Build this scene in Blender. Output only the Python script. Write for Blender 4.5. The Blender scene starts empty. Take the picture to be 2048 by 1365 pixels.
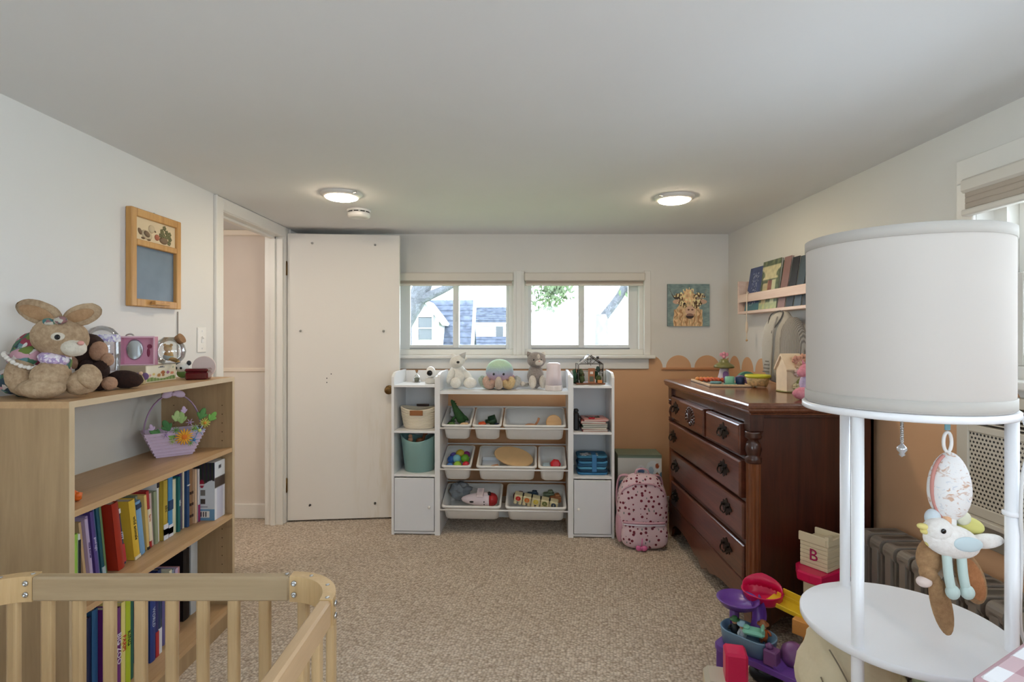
import bpy, bmesh, math, random
from mathutils import Vector, Matrix, Euler, noise

SC = bpy.context.scene
C = SC.collection
PI = math.pi
rad = math.radians
random.seed(7)

# ------------------------------------------------------------------ camera, sky, exposure
# camera 1.32 m above the carpet, level, looking along +Y; X to the right, Z up
cam = bpy.data.cameras.new('camera')
cam.sensor_width = 36.0
cam.lens = 36.0 * 1080.0 / 2048.0
cam.shift_y = -12.5 / 2048.0
cam.shift_x = -1.0 / 2048.0
cam.clip_start = 0.02
cam.clip_end = 300
camo = bpy.data.objects.new('camera', cam)
camo.location = (0, 0, 1.32)
camo.rotation_euler = (PI / 2, 0, 0)
C.objects.link(camo)
SC.camera = camo

w = bpy.data.worlds.new('overcast_sky')
SC.world = w
w.use_nodes = True
bgn = w.node_tree.nodes['Background']
bgn.inputs['Color'].default_value = (0.78, 0.885, 1.0, 1)
bgn.inputs['Strength'].default_value = 7.0

sun = bpy.data.lights.new('sun', 'SUN')
sun.energy = 0.6
sun.angle = rad(4)
sun.color = (1, 0.96, 0.9)
suno = bpy.data.objects.new('sun', sun)
suno.rotation_euler = (rad(38), 0, rad(-20))
C.objects.link(suno)

vs = SC.view_settings
vs.view_transform = 'Standard'
vs.look = 'None'
vs.gamma = 1.0
vs.use_curve_mapping = False
vs.exposure = 0.84
SC.display_settings.display_device = 'sRGB'
cy = SC.cycles
cy.max_bounces = 8
cy.diffuse_bounces = 4
cy.glossy_bounces = 3
cy.transmission_bounces = 8
cy.transparent_max_bounces = 12
cy.caustics_reflective = False
cy.caustics_refractive = False
cy.sample_clamp_indirect = 6.0
cy.use_adaptive_sampling = True
cy.adaptive_threshold = 0.06
cy.adaptive_min_samples = 16


# ------------------------------------------------------------------ mesh builder
def rotm(rx=0, ry=0, rz=0):
    return Euler((rad(rx), rad(ry), rad(rz))).to_matrix().to_4x4()


def T(x=0, y=0, z=0):
    return Matrix.Translation((x, y, z))


class MB:
    def __init__(s):
        s.v = []; s.f = []; s.m = []; s.s = []

    def add(s, vs_, fs_, mi=0, sm=False, M=None):
        o = len(s.v)
        if M is not None:
            vs_ = [M @ Vector(p) for p in vs_]
        s.v += [tuple(p) for p in vs_]
        for f in fs_:
            s.f.append([i + o for i in f]); s.m.append(mi); s.s.append(sm)
        return s

    def box(s, c, d, b=0.0, M=None, mi=0):
        hx, hy, hz = d[0] / 2, d[1] / 2, d[2] / 2
        b = min(b, hx * .98, hy * .98, hz * .98)
        cx, cy_, cz = c
        if b <= 0:
            vs_ = [(cx + i * hx, cy_ + j * hy, cz + k * hz) for i in (-1, 1) for j in (-1, 1) for k in (-1, 1)]
            fs_ = [(0, 1, 3, 2), (4, 6, 7, 5), (0, 4, 5, 1), (2, 3, 7, 6), (0, 2, 6, 4), (1, 5, 7, 3)]
            return s.add(vs_, fs_, mi, False, M)
        vs_ = []; idx = {}
        for i in (-1, 1):
            for j in (-1, 1):
                for k in (-1, 1):
                    for a in range(3):
                        h = [hx - b, hy - b, hz - b]; h[a] += b
                        idx[i, j, k, a] = len(vs_)
                        vs_.append((cx + i * h[0], cy_ + j * h[1], cz + k * h[2]))
        fs_ = []
        for a in range(3):
            o1, o2 = [q for q in range(3) if q != a]
            for sg in (-1, 1):
                q = []
                for p1, p2 in ((-1, -1), (1, -1), (1, 1), (-1, 1)):
                    t = [0, 0, 0]; t[a] = sg; t[o1] = p1; t[o2] = p2
                    q.append(idx[t[0], t[1], t[2], a])
                fs_.append(q)
        for a in range(3):
            o1, o2 = [q for q in range(3) if q != a]
            for p1 in (-1, 1):
                for p2 in (-1, 1):
                    t = [0, 0, 0]; t[o1] = p1; t[o2] = p2
                    t0 = list(t); t0[a] = -1; t1 = list(t); t1[a] = 1
                    fs_.append((idx[t0[0], t0[1], t0[2], o1], idx[t1[0], t1[1], t1[2], o1],
                                idx[t1[0], t1[1], t1[2], o2], idx[t0[0], t0[1], t0[2], o2]))
        for i in (-1, 1):
            for j in (-1, 1):
                for k in (-1, 1):
                    fs_.append((idx[i, j, k, 0], idx[i, j, k, 1], idx[i, j, k, 2]))
        return s.add(vs_, fs_, mi, False, M)

    def b2(s, lo, hi, b=0.0, M=None, mi=0):
        return s.box([(lo[i] + hi[i]) / 2 for i in range(3)], [abs(hi[i] - lo[i]) for i in range(3)], b, M, mi)

    def loft(s, rings, caps=(True, True), closed=True, sm=True, mi=0, M=None):
        n = len(rings[0]); vs_ = [p for r in rings for p in r]; fs_ = []
        for i in range(len(rings) - 1):
            for j in range(n if closed else n - 1):
                k = (j + 1) % n
                fs_.append((i * n + j, i * n + k, (i + 1) * n + k, (i + 1) * n + j))
        s.add(vs_, fs_, mi, sm, M)
        if caps[0]: s.add(rings[0], [list(range(n))[::-1]], mi, False, M)
        if caps[1]: s.add(rings[-1], [list(range(n))], mi, False, M)
        return s

    def lathe(s, prof, seg=24, M=None, mi=0, sm=True, caps=(True, True)):
        rings = [[(max(r, 1e-5) * math.cos(2 * PI * j / seg), max(r, 1e-5) * math.sin(2 * PI * j / seg), z) for j in range(seg)] for r, z in prof]
        return s.loft(rings, caps, True, sm, mi, M)

    def cyl(s, p0, p1, r0, r1=None, seg=14, mi=0, caps=True):
        return s.tube([p0, p1], [r0, r0 if r1 is None else r1], seg, False, mi, caps)

    def tube(s, pts, r, seg=8, closed=False, mi=0, caps=True, M=None, flat=1.0):
        pts = [Vector(p) for p in pts]; n = len(pts)
        rs = r if isinstance(r, (list, tuple)) else [r] * n
        tg = []
        for i in range(n):
            a = pts[(i - 1) % n] if (closed or i > 0) else pts[0]
            b = pts[(i + 1) % n] if (closed or i < n - 1) else pts[-1]
            t = (b - a)
            tg.append(t.normalized() if t.length > 1e-9 else Vector((0, 0, 1)))
        up = Vector((0, 0, 1)) if abs(tg[0].z) < .9 else Vector((1, 0, 0))
        nrm = (up - tg[0] * up.dot(tg[0])).normalized()
        rings = []
        for i in range(n):
            if i > 0:
                nrm = nrm - tg[i] * nrm.dot(tg[i])
                nrm = nrm.normalized() if nrm.length > 1e-6 else Vector((1, 0, 0))
            bn = tg[i].cross(nrm)
            rings.append([pts[i] + (nrm * math.cos(2 * PI * j / seg) * flat + bn * math.sin(2 * PI * j / seg)) * rs[i] for j in range(seg)])
        if closed:
            rings.append(rings[0]); return s.loft(rings, (False, False), True, True, mi, M)
        return s.loft(rings, (caps, caps), True, True, mi, M)

    def ell(s, c, r, M=None, seg=20, rings=12, mi=0, jit=0.0, fn=None, sd=0, p=1.0):
        """ellipsoid; fn maps a unit-sphere point to another one, jit roughens it"""
        if not isinstance(r, (list, tuple)): r = (r, r, r)
        R = []
        for i in range(rings + 1):
            th = PI * i / rings
            row = []
            for j in range(seg):
                ph = 2 * PI * j / seg
                q = Vector((math.sin(th) * math.cos(ph), math.sin(th) * math.sin(ph), math.cos(th)))
                if p != 1.0:
                    q = Vector([math.copysign(abs(a) ** p, a) for a in q])
                if fn: q = Vector(fn(q))
                if jit:
                    q = q * (1 + jit * noise.noise(q * 4 + Vector((sd, sd * 1.7, 3.1))) + jit * .6 * noise.noise(q * 11 + Vector((sd, 2, 7))))
                q = Vector((q.x * r[0], q.y * r[1], q.z * r[2]))
                row.append(q)
            R.append(row)
        L = Matrix.Translation(c) @ (M or Matrix.Identity(4))
        return s.loft(R, (False, False), True, True, mi, L)

    def prism(s, poly, h, M=None, mi=0, sm=False, bev=0.0):
        n = len(poly)
        if bev > 0:
            cx = sum(p[0] for p in poly) / n; cy_ = sum(p[1] for p in poly) / n
            def ins(d):
                out = []
                for p in poly:
                    v = Vector((p[0] - cx, p[1] - cy_)); l = v.length or 1
                    v = v * max(0, (l - d) / l); out.append((cx + v.x, cy_ + v.y))
                return out
            a = ins(bev)
            rings = [[(x, y, 0) for x, y in a], [(x, y, bev) for x, y in poly], [(x, y, h - bev) for x, y in poly], [(x, y, h) for x, y in a]]
        else:
            rings = [[(x, y, 0) for x, y in poly], [(x, y, h) for x, y in poly]]
        return s.loft(rings, (True, True), True, sm, mi, M)

    def grid(s, fn, nu, nv, mi=0, sm=True, M=None):
        vs_ = [fn(i / nu, j / nv) for i in range(nu + 1) for j in range(nv + 1)]
        fs_ = [(i * (nv + 1) + j, i * (nv + 1) + j + 1, (i + 1) * (nv + 1) + j + 1, (i + 1) * (nv + 1) + j) for i in range(nu) for j in range(nv)]
        return s.add(vs_, fs_, mi, sm, M)


def rrect(wd, hg, r, n=4, cx=0, cy_=0):
    """rounded rectangle outline, counter-clockwise"""
    out = []
    for sx, sy, a0 in ((1, 1, 0), (-1, 1, 90), (-1, -1, 180), (1, -1, 270)):
        for k in range(n + 1):
            a = rad(a0 + 90 * k / n)
            out.append((cx + sx * (wd / 2 - r) + r * math.cos(a), cy_ + sy * (hg / 2 - r) + r * math.sin(a)))
    return out


def arc(cx, cy_, r, a0, a1, n):
    return [(cx + r * math.cos(rad(a0 + (a1 - a0) * k / n)), cy_ + r * math.sin(rad(a0 + (a1 - a0) * k / n))) for k in range(n + 1)]


def mesh(name, mb, mats):
    me = bpy.data.meshes.new(name)
    me.from_pydata(mb.v, [], mb.f)
    for m_ in (mats if isinstance(mats, (list, tuple)) else [mats]):
        me.materials.append(m_)
    me.polygons.foreach_set('material_index', mb.m)
    me.polygons.foreach_set('use_smooth', mb.s)
    bm = bmesh.new(); bm.from_mesh(me)
    bmesh.ops.remove_doubles(bm, verts=bm.verts, dist=1e-6)
    bmesh.ops.recalc_face_normals(bm, faces=bm.faces)
    bm.to_mesh(me); bm.free()
    me.update()
    return me


def obj(name, mb, mats, parent=None, M=None, label=None):
    o = bpy.data.objects.new(name, mesh(name, mb, mats) if isinstance(mb, MB) else mb)
    C.objects.link(o)
    if parent is not None: o.parent = parent
    if M is not None: o.matrix_local = M
    if label: o['label'] = label
    return o


def thing(name, label, cat, M=None, group=None, kind=None):
    o = bpy.data.objects.new(name, None); C.objects.link(o)
    o.empty_display_size = .05
    if M is not None: o.matrix_local = M
    return tag(o, label, cat, group, kind)


def tag(o, label, cat, group=None, kind=None):
    o['label'] = label; o['category'] = cat
    if group: o['group'] = group
    if kind: o['kind'] = kind
    return o


def struct(name, mb, m_, label, cat, M=None):
    return tag(obj(name, mb, m_, None, M), label, cat, None, 'structure')


def text_mb(txt, size, ext=0.0004, M=None, mb=None, mi=0):
    cu = bpy.data.curves.new('lettering', 'FONT'); cu.body = txt; cu.size = size; cu.extrude = ext
    cu.align_x = 'CENTER'; cu.align_y = 'CENTER'; cu.resolution_u = 2
    to = bpy.data.objects.new('lettering_source', cu); C.objects.link(to)
    dg = bpy.context.evaluated_depsgraph_get()
    me = bpy.data.meshes.new_from_object(to.evaluated_get(dg))
    mb = mb or MB()
    mb.add([v.co.copy() for v in me.vertices], [list(p.vertices) for p in me.polygons], mi, False, M)
    bpy.data.objects.remove(to); bpy.data.curves.remove(cu); bpy.data.meshes.remove(me)
    return mb


def spline(pts, n=8):
    P = [Vector(p) for p in pts]; out = []
    for i in range(len(P) - 1):
        p0 = P[max(i - 1, 0)]; p1 = P[i]; p2 = P[i + 1]; p3 = P[min(i + 2, len(P) - 1)]
        for k in range(n):
            t = k / n
            out.append(.5 * ((2 * p1) + (p2 - p0) * t + (2 * p0 - 5 * p1 + 4 * p2 - p3) * t * t + (3 * p1 - p0 - 3 * p2 + p3) * t ** 3))
    out.append(P[-1]); return out


# ------------------------------------------------------------------ materials
def lin(c):
    return tuple(((x / 255) / 12.92 if x <= 10 else ((x / 255 + .055) / 1.055) ** 2.4) for x in c[:3]) + (1,)


class NT:
    def __init__(s, name):
        s.m = bpy.data.materials.new(name); s.m.use_nodes = True
        s.t = s.m.node_tree; s.b = s.t.nodes['Principled BSDF']; s.out = s.t.nodes['Material Output']

    def n(s, typ, ins=None, **kw):
        nd = s.t.nodes.new(typ)
        for k, v in kw.items(): setattr(nd, k, v)
        for k, v in (ins or {}).items(): s.set(nd, k, v)
        return nd

    def set(s, nd, k, v):
        sock = nd.inputs[k]
        if isinstance(v, bpy.types.NodeSocket): s.t.links.new(v, sock)
        else: sock.default_value = v

    def math(s, op, a, b=0.0, c=0.0):
        nd = s.n('ShaderNodeMath', operation=op)
        s.set(nd, 0, a); s.set(nd, 1, b); s.set(nd, 2, c)
        return nd.outputs[0]

    def mix(s, fac, a, b):
        nd = s.n('ShaderNodeMix', data_type='RGBA')
        s.set(nd, 0, fac); s.set(nd, 6, a); s.set(nd, 7, b)
        return nd.outputs[2]

    def ramp(s, fac, stops, interp='LINEAR'):
        nd = s.n('ShaderNodeValToRGB'); cr = nd.color_ramp; cr.interpolation = interp
        while len(cr.elements) < len(stops): cr.elements.new(.5)
        for e, (p, c) in zip(cr.elements, stops):
            e.position = p; e.color = c
        s.set(nd, 0, fac)
        return nd.outputs[0]

    def co(s, scale=(1, 1, 1), loc=(0, 0, 0), rot=(0, 0, 0)):
        tc = s.n('ShaderNodeTexCoord')
        mp = s.n('ShaderNodeMapping', {'Scale': scale, 'Location': loc, 'Rotation': rot})
        s.t.links.new(tc.outputs['Object'], mp.inputs['Vector'])
        return mp.outputs[0]

    def noise(s, co, scale, detail=3, rough=.5, dist=0.0):
        return s.n('ShaderNodeTexNoise', {'Vector': co, 'Scale': scale, 'Detail': detail, 'Roughness': rough, 'Distortion': dist}).outputs[0]

    def bump(s, h, strength, dist):
        b = s.n('ShaderNodeBump', {'Height': h, 'Strength': strength, 'Distance': dist})
        s.t.links.new(b.outputs[0], s.b.inputs['Normal'])

    def P(s, **kw):
        for k, v in kw.items():
            s.set(s.b, k.replace('_', ' '), v)
        return s


MC = {}


def mat(name, c, rough=.55, metal=0.0, var=0.0, vs_=6.0, bump=None, sheen=0.0, coat=0.0, sub=0.0, spec=.5, emit=0.0):
    if name in MC: return MC[name]
    t = NT(name); col = lin(c)
    t.P(Base_Color=col, Roughness=rough, Metallic=metal)
    t.b.inputs['Specular IOR Level'].default_value = spec
    if var:
        nz = t.noise(t.co(), vs_, 4)
        lo = tuple(x * (1 - var) for x in col[:3]) + (1,); hi = tuple(min(1, x * (1 + var)) for x in col[:3]) + (1,)
        t.P(Base_Color=t.ramp(nz, [(.3, lo), (.7, hi)]))
    if bump:
        t.bump(t.noise(t.co(), bump[0], 3), bump[1], bump[2] if len(bump) > 2 else .004)
    if sheen:
        t.b.inputs['Sheen Weight'].default_value = sheen; t.b.inputs['Sheen Roughness'].default_value = .5
    if coat:
        t.b.inputs['Coat Weight'].default_value = coat; t.b.inputs['Coat Roughness'].default_value = .12
    if sub:
        t.b.inputs['Subsurface Weight'].default_value = sub; t.b.inputs['Subsurface Radius'].default_value = (.01, .01, .01)
    if emit:
        t.b.inputs['Emission Color'].default_value = col; t.b.inputs['Emission Strength'].default_value = emit
    MC[name] = t.m
    return t.m


def wood(name, c1, c2, axis='z', rough=.45, scale=1.0, coat=0.0, knots=0.0):
    if name in MC: return MC[name]
    t = NT(name)
    st = {'x': (.6, 9, 9), 'y': (9, .6, 9), 'z': (9, 9, .6)}[axis]
    co = t.co([q * scale for q in st])
    n1 = t.noise(co, 2.2, 6, .62, .9)
    n2 = t.noise(t.co([q * scale * 5 for q in st]), 3.0, 4, .6)
    f = t.math('ADD', t.math('MULTIPLY', n1, .75), t.math('MULTIPLY', n2, .3))
    t.P(Base_Color=t.ramp(f, [(.36, lin(c1)), (.66, lin(c2))]), Roughness=rough)
    t.bump(n2, .12, .002)
    if coat:
        t.b.inputs['Coat Weight'].default_value = coat; t.b.inputs['Coat Roughness'].default_value = .15
    MC[name] = t.m
    return t.m


def plush(name, c, c2=None, scale=60.0, bump=.8):
    """short pile fabric"""
    if name in MC: return MC[name]
    t = NT(name)
    co = t.co()
    n1 = t.noise(co, scale, 5, .7); n2 = t.noise(co, 9, 3)
    a = lin(c); b = lin(c2 or [x * .8 for x in c])
    t.P(Base_Color=t.ramp(t.math('ADD', t.math('MULTIPLY', n1, .6), t.math('MULTIPLY', n2, .45)), [(.38, b), (.66, a)]), Roughness=.95)
    t.b.inputs['Sheen Weight'].default_value = .35; t.b.inputs['Sheen Roughness'].default_value = .6
    t.b.inputs['Sheen Tint'].default_value = a
    t.bump(n1, bump, .006)
    MC[name] = t.m
    return t.m


def floral(name, cols, scale=40.0, dist=.6):
    """printed cloth: small patches of several colours"""
    if name in MC: return MC[name]
    t = NT(name)
    co = t.co()
    nz = t.n('ShaderNodeTexNoise', {'Vector': co, 'Scale': scale * .6, 'Detail': 2.0})
    v = t.n('ShaderNodeVectorMath', operation='MULTIPLY_ADD')
    t.set(v, 0, nz.outputs[1]); v.inputs[1].default_value = (dist / scale * 2,) * 3; t.set(v, 2, co)
    vo = t.n('ShaderNodeTexVoronoi', {'Vector': v.outputs[0], 'Scale': scale})
    sep = t.n('ShaderNodeSeparateColor'); t.set(sep, 0, vo.outputs['Color'])
    k = len(cols)
    t.P(Base_Color=t.ramp(sep.outputs[0], [(i / k, lin(c)) for i, c in enumerate(cols)], 'CONSTANT'), Roughness=.85)
    t.bump(t.noise(co, 30, 3), .3, .01)
    MC[name] = t.m
    return t.m


def glass(name, tint=(255, 255, 255), rough=0.0, thin=.12, alpha=.12):
    """thin clear pane: mostly transparent with a faint gloss"""
    if name in MC: return MC[name]
    t = NT(name)
    tr = t.n('ShaderNodeBsdfTransparent', {'Color': lin(tint)})
    gl = t.n('ShaderNodeBsdfGlossy', {'Color': (1, 1, 1, 1), 'Roughness': .03})
    fr = t.n('ShaderNodeFresnel', {'IOR': 1.45})
    mx = t.n('ShaderNodeMixShader')
    t.set(mx, 0, t.math('MINIMUM', t.math('ADD', t.math('MULTIPLY', fr.outputs[0], .55 + alpha * .5), (alpha - .12) * .2), .9))
    t.set(mx, 1, tr.outputs[0]); t.set(mx, 2, gl.outputs[0])
    t.t.links.new(mx.outputs[0], t.out.inputs[0])
    MC[name] = t.m
    return t.m


def painted(name, wd, hg, nx, ny, fn, parent=None, M=None, rough=.6, thick=0.0):
    """a flat printed face: a fine grid lying in local XZ (facing -Y), each cell one colour fn(u,v), v up"""
    key = 'print_%d' % int(rough * 100)
    if key not in MC:
        t = NT(key); at = t.n('ShaderNodeAttribute', attribute_name='print')
        t.P(Base_Color=at.outputs['Color'], Roughness=rough); MC[key] = t.m
    vs_ = [((i / nx - .5) * wd, 0, (j / ny) * hg) for i in range(nx + 1) for j in range(ny + 1)]
    fs_ = [(i * (ny + 1) + j, (i + 1) * (ny + 1) + j, (i + 1) * (ny + 1) + j + 1, i * (ny + 1) + j + 1) for i in range(nx) for j in range(ny)]
    me = bpy.data.meshes.new(name); me.from_pydata(vs_, [], fs_); me.materials.append(MC[key])
    ca = me.color_attributes.new('print', 'FLOAT_COLOR', 'POINT')
    buf = []
    for i in range(nx + 1):
        for j in range(ny + 1):
            buf += list(lin(fn(i / nx, j / ny)))
    ca.data.foreach_set('color', buf)
    return obj(name, me, None, parent, M)


WHITE = mat('wall_paint_white', (232, 230, 226), .85, bump=(180, .06, .002), var=.02, vs_=1.2)
CEILP = mat('ceiling_paint', (232, 232, 232), .9, var=.03, vs_=.9, bump=(90, .05, .002))
TRIM = mat('trim_gloss_white', (236, 233, 226), .35, var=.015, vs_=3)
DOORW = mat('door_paint_cream', (236, 230, 215), .4, var=.035, vs_=1.6)
HALL = mat('hall_paint_peach', (222, 209, 197), .8, var=.02)
LAM = mat('white_laminate', (236, 236, 236), .35, var=.01, vs_=4)
PLAST = mat('white_plastic', (238, 236, 232), .32, sub=.0)
METAL = mat('brushed_steel', (190, 190, 190), .3, 1.0)
BRASS = mat('aged_brass', (120, 96, 62), .42, 1.0)
BLACK = mat('black_plastic', (22, 22, 24), .4)
LAMPW = mat('lamp_white_lacquer', (243, 243, 245), .3)

# ------------------------------------------------------------------ the room shell
XL, XR, YB, YF, ZC = -1.60, 1.62, 4.05, -1.90, 2.075


def carpet():
    t = NT('loop_pile_carpet')
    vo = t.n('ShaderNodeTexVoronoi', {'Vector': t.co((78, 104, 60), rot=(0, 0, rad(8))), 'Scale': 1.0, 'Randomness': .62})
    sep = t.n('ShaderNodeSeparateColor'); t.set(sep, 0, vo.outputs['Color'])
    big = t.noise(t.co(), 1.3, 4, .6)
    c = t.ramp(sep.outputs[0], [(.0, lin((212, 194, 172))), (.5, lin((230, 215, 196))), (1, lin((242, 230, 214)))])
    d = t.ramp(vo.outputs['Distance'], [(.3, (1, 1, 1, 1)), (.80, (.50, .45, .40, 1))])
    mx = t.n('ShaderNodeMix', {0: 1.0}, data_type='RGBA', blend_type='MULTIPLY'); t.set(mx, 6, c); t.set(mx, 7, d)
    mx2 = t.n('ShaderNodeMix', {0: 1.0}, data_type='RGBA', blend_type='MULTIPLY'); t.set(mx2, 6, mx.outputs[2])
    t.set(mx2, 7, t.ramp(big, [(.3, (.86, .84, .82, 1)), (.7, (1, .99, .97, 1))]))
    t.P(Base_Color=mx2.outputs[2], Roughness=.95)
    t.b.inputs['Sheen Weight'].default_value = .15
    t.bump(t.math('SUBTRACT', 1.0, vo.outputs['Distance']), 1.0, .006)
    return t.m


def scallop_paint(name, axis, x0, base=1.072, pitch=.2135, r=.094):
    """white wall with tan paint below a row of half-round scallops"""
    t = NT(name)
    tc = t.n('ShaderNodeTexCoord'); sp = t.n('ShaderNodeSeparateXYZ'); t.set(sp, 0, tc.outputs['Object'])
    a = sp.outputs[axis]; z = sp.outputs[2]
    u = t.math('MULTIPLY', t.math('SUBTRACT', t.math('FRACT', t.math('DIVIDE', t.math('SUBTRACT', a, x0), pitch)), .5), pitch)
    dz = t.math('SUBTRACT', z, base)
    r2 = t.math('ADD', t.math('MULTIPLY', u, u), t.math('MULTIPLY', dz, dz))
    m = t.math('MAXIMUM', t.math('LESS_THAN', r2, r * r), t.math('LESS_THAN', dz, 0.0))
    nz = t.noise(t.co(), 1.2, 3)
    wc = t.ramp(nz, [(.3, lin((228, 225, 218))), (.7, lin((234, 231, 225)))])
    tn = t.ramp(nz, [(.3, lin((222, 174, 132))), (.7, lin((228, 181, 140)))])
    t.P(Base_Color=t.mix(m, wc, tn), Roughness=.8)
    t.bump(t.noise(t.co(), 180, 2), .06, .002)
    return t.m


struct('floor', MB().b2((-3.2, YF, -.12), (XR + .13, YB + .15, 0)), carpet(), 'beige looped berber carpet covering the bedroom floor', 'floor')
struct('ceiling', MB().b2((-3.2, YF - .1, ZC), (XR + .13, YB + .15, ZC + .2)), CEILP, 'low plain white painted ceiling above the whole bedroom', 'ceiling')
m = MB()
m.b2((XL - .11, YF, 0), (XL, -1.7, ZC)); m.b2((XL - .11, -.15, 0), (XL, 2.97, ZC)); m.b2((XL - .11, -1.7, 0), (XL, -.15, .8)); m.b2((XL - .11, -1.7, 1.92), (XL, -.15, ZC)); m.b2((XL - .11, 3.77, 0), (XL, YB, ZC)); m.b2((XL - .11, 2.97, 2.02), (XL, 3.77, ZC))
struct('wall_left', m, WHITE, 'plain off-white wall behind the bookcase with the open doorway', 'wall')
m = MB()
m.b2((XL - .11, YB, 0), (XR + .13, YB + .15, 1.165)); m.b2((XL - .11, YB, 1.785), (XR + .13, YB + .15, ZC))
m.b2((XL - .11, YB, 1.165), (-.90, YB + .15, 1.785)); m.b2((.99, YB, 1.165), (XR + .13, YB + .15, 1.785)); m.b2((.012, YB, 1.165), (.082, YB + .15, 1.785))
struct('wall_back', m, scallop_paint('scallop_paint_back', 0, 1.1385), 'white back wall with tan scalloped paint below the two windows', 'wall')
m = MB()
m.b2((XR, YF, 0), (XR + .13, YB, 1.17)); m.b2((XR, YF, 1.86), (XR + .13, YB, ZC)); m.b2((XR, .45, 1.17), (XR + .13, .75, 1.86)); m.b2((XR, YF, 1.17), (XR + .13, -1.6, 1.86)); m.b2((XR, 1.885, 1.17), (XR + .13, YB, 1.86))
struct('wall_right', m, scallop_paint('scallop_paint_right', 1, 4.05 - .2135 * 20 - .005), 'white side wall with tan scalloped paint behind the brown dresser', 'wall')
m = MB()
m.b2((XL - .11, YF - .1, 0), (XR + .13, YF, .9)); m.b2((XL - .11, YF - .1, 1.9), (XR + .13, YF, ZC)); m.b2((XL - .11, YF - .1, .9), (.5, YF, 1.9)); m.b2((1.33, YF - .1, .9), (XR + .13, YF, 1.9))
struct('wall_rear', m, WHITE, 'white wall with an added window behind the viewer', 'wall')
# hallway seen through the doorway
struct('wall_hall', MB().b2((-3.2, 3.9, 0), (XL - .11, 4.05, ZC)), HALL, 'peach painted hallway wall seen through the open doorway', 'wall')
struct('wall_hall_side', MB().b2((-3.3, 1.3, 0), (-3.2, 4.05, ZC)), HALL, 'hallway side wall beyond the open doorway', 'wall')
struct('wall_hall_front', MB().b2((-3.2, 1.2, 0), (XL - .11, 1.3, ZC)), HALL, 'near end wall of the hallway beyond the doorway', 'wall')
struct('trim_1', MB().b2((-3.2, 3.878, 1.052), (XL - .11, 3.9, 1.082), .006), mat('hall_rail_paint', (238, 226, 210), .4), 'pale chair rail along the hallway wall', 'trim')
struct('wall_hall_wainscot', MB().b2((-3.2, 3.888, .1), (XL - .11, 3.9, 1.052)), mat('wainscot_paint', (230, 222, 212), .6), 'pale wainscot panel under the hallway chair rail', 'wall')
struct('baseboard_hall', MB().b2((-3.2, 3.872, 0), (XL - .11, 3.9, .105), .004), TRIM, 'white baseboard at the foot of the hallway wall', 'baseboard')
struct('trim_2', MB().b2((-3.2, 3.875, 2.035), (XL - .11, 3.9, ZC), .006), mat('hall_rail_paint', (238, 226, 210), .4), 'narrow pale moulding at the top of the hallway wall', 'trim')

# doorway casing
tr = thing('trim_door_casing', 'white door casing and jambs around the open doorway', 'trim', None, None, 'structure')


def casing(y0, y1, z0, z1):
    mb = MB().b2((XL, y0, z0), (XL + .012, y1, z1), .003)
    if z1 - z0 > 1:
        yy = y0 if y0 < 3 else y1
        mb.b2((XL, yy - .006, z0), (XL + .018, yy + .01, z1), .003)
    return mb


obj('casing_upright', casing(2.895, 2.97, 0, ZC - .002), TRIM, tr)
obj('casing_upright', casing(3.77, 3.845, 0, ZC - .002), TRIM, tr)
obj('casing_head', casing(2.97, 3.77, 2.005, ZC - .002), TRIM, tr)
obj('jamb', MB().b2((XL - .12, 2.955, 0), (XL + .002, 2.972, 2.02)), TRIM, tr)
obj('jamb', MB().b2((XL - .12, 3.75, 0), (XL + .002, 3.772, 2.02)).b2((XL - .075, 3.735, 0), (XL - .045, 3.75, 2.01)), TRIM, tr)
obj('head_jamb', MB().b2((XL - .12, 2.972, 2.0), (XL + .002, 3.75, 2.02)).b2((XL - .075, 2.972, 1.985), (XL - .045, 3.75, 2.0)), TRIM, tr)

# the open door, hinged at the far jamb and swung back towards the window
DM = T(-1.585, 3.815, .012) @ rotm(0, 0, 5.6)
dr = thing('door_1', 'tall cream flush door standing open against the back wall', 'door', DM, None, 'structure')


def door_paint():
    """cream paint with faint drip-shaped wear low on the latch side"""
    t = NT('door_paint_worn')
    co = t.co((6, 6, .8))
    st = t.noise(co, 3.0, 4, .6)
    sp = t.n('ShaderNodeSeparateXYZ'); tc = t.n('ShaderNodeTexCoord'); t.set(sp, 0, tc.outputs['Object'])
    mx = t.n('ShaderNodeMapRange', {1: .4, 2: .62}); t.set(mx, 0, sp.outputs[0])
    mz = t.n('ShaderNodeMapRange', {1: 1.1, 2: .5}); t.set(mz, 0, sp.outputs[2])
    f = t.math('MULTIPLY', t.math('MULTIPLY', mx.outputs[0], mz.outputs[0]), t.ramp(st, [(.5, (0, 0, 0, 1)), (.75, (1, 1, 1, 1))]))
    c = t.mix(f, lin((236, 232, 225)), lin((222, 214, 198)))
    t.P(Base_Color=c, Roughness=.42)
    t.bump(t.noise(t.co((1, 1, .3)), 40, 2), .03, .002)
    return t.m


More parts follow.
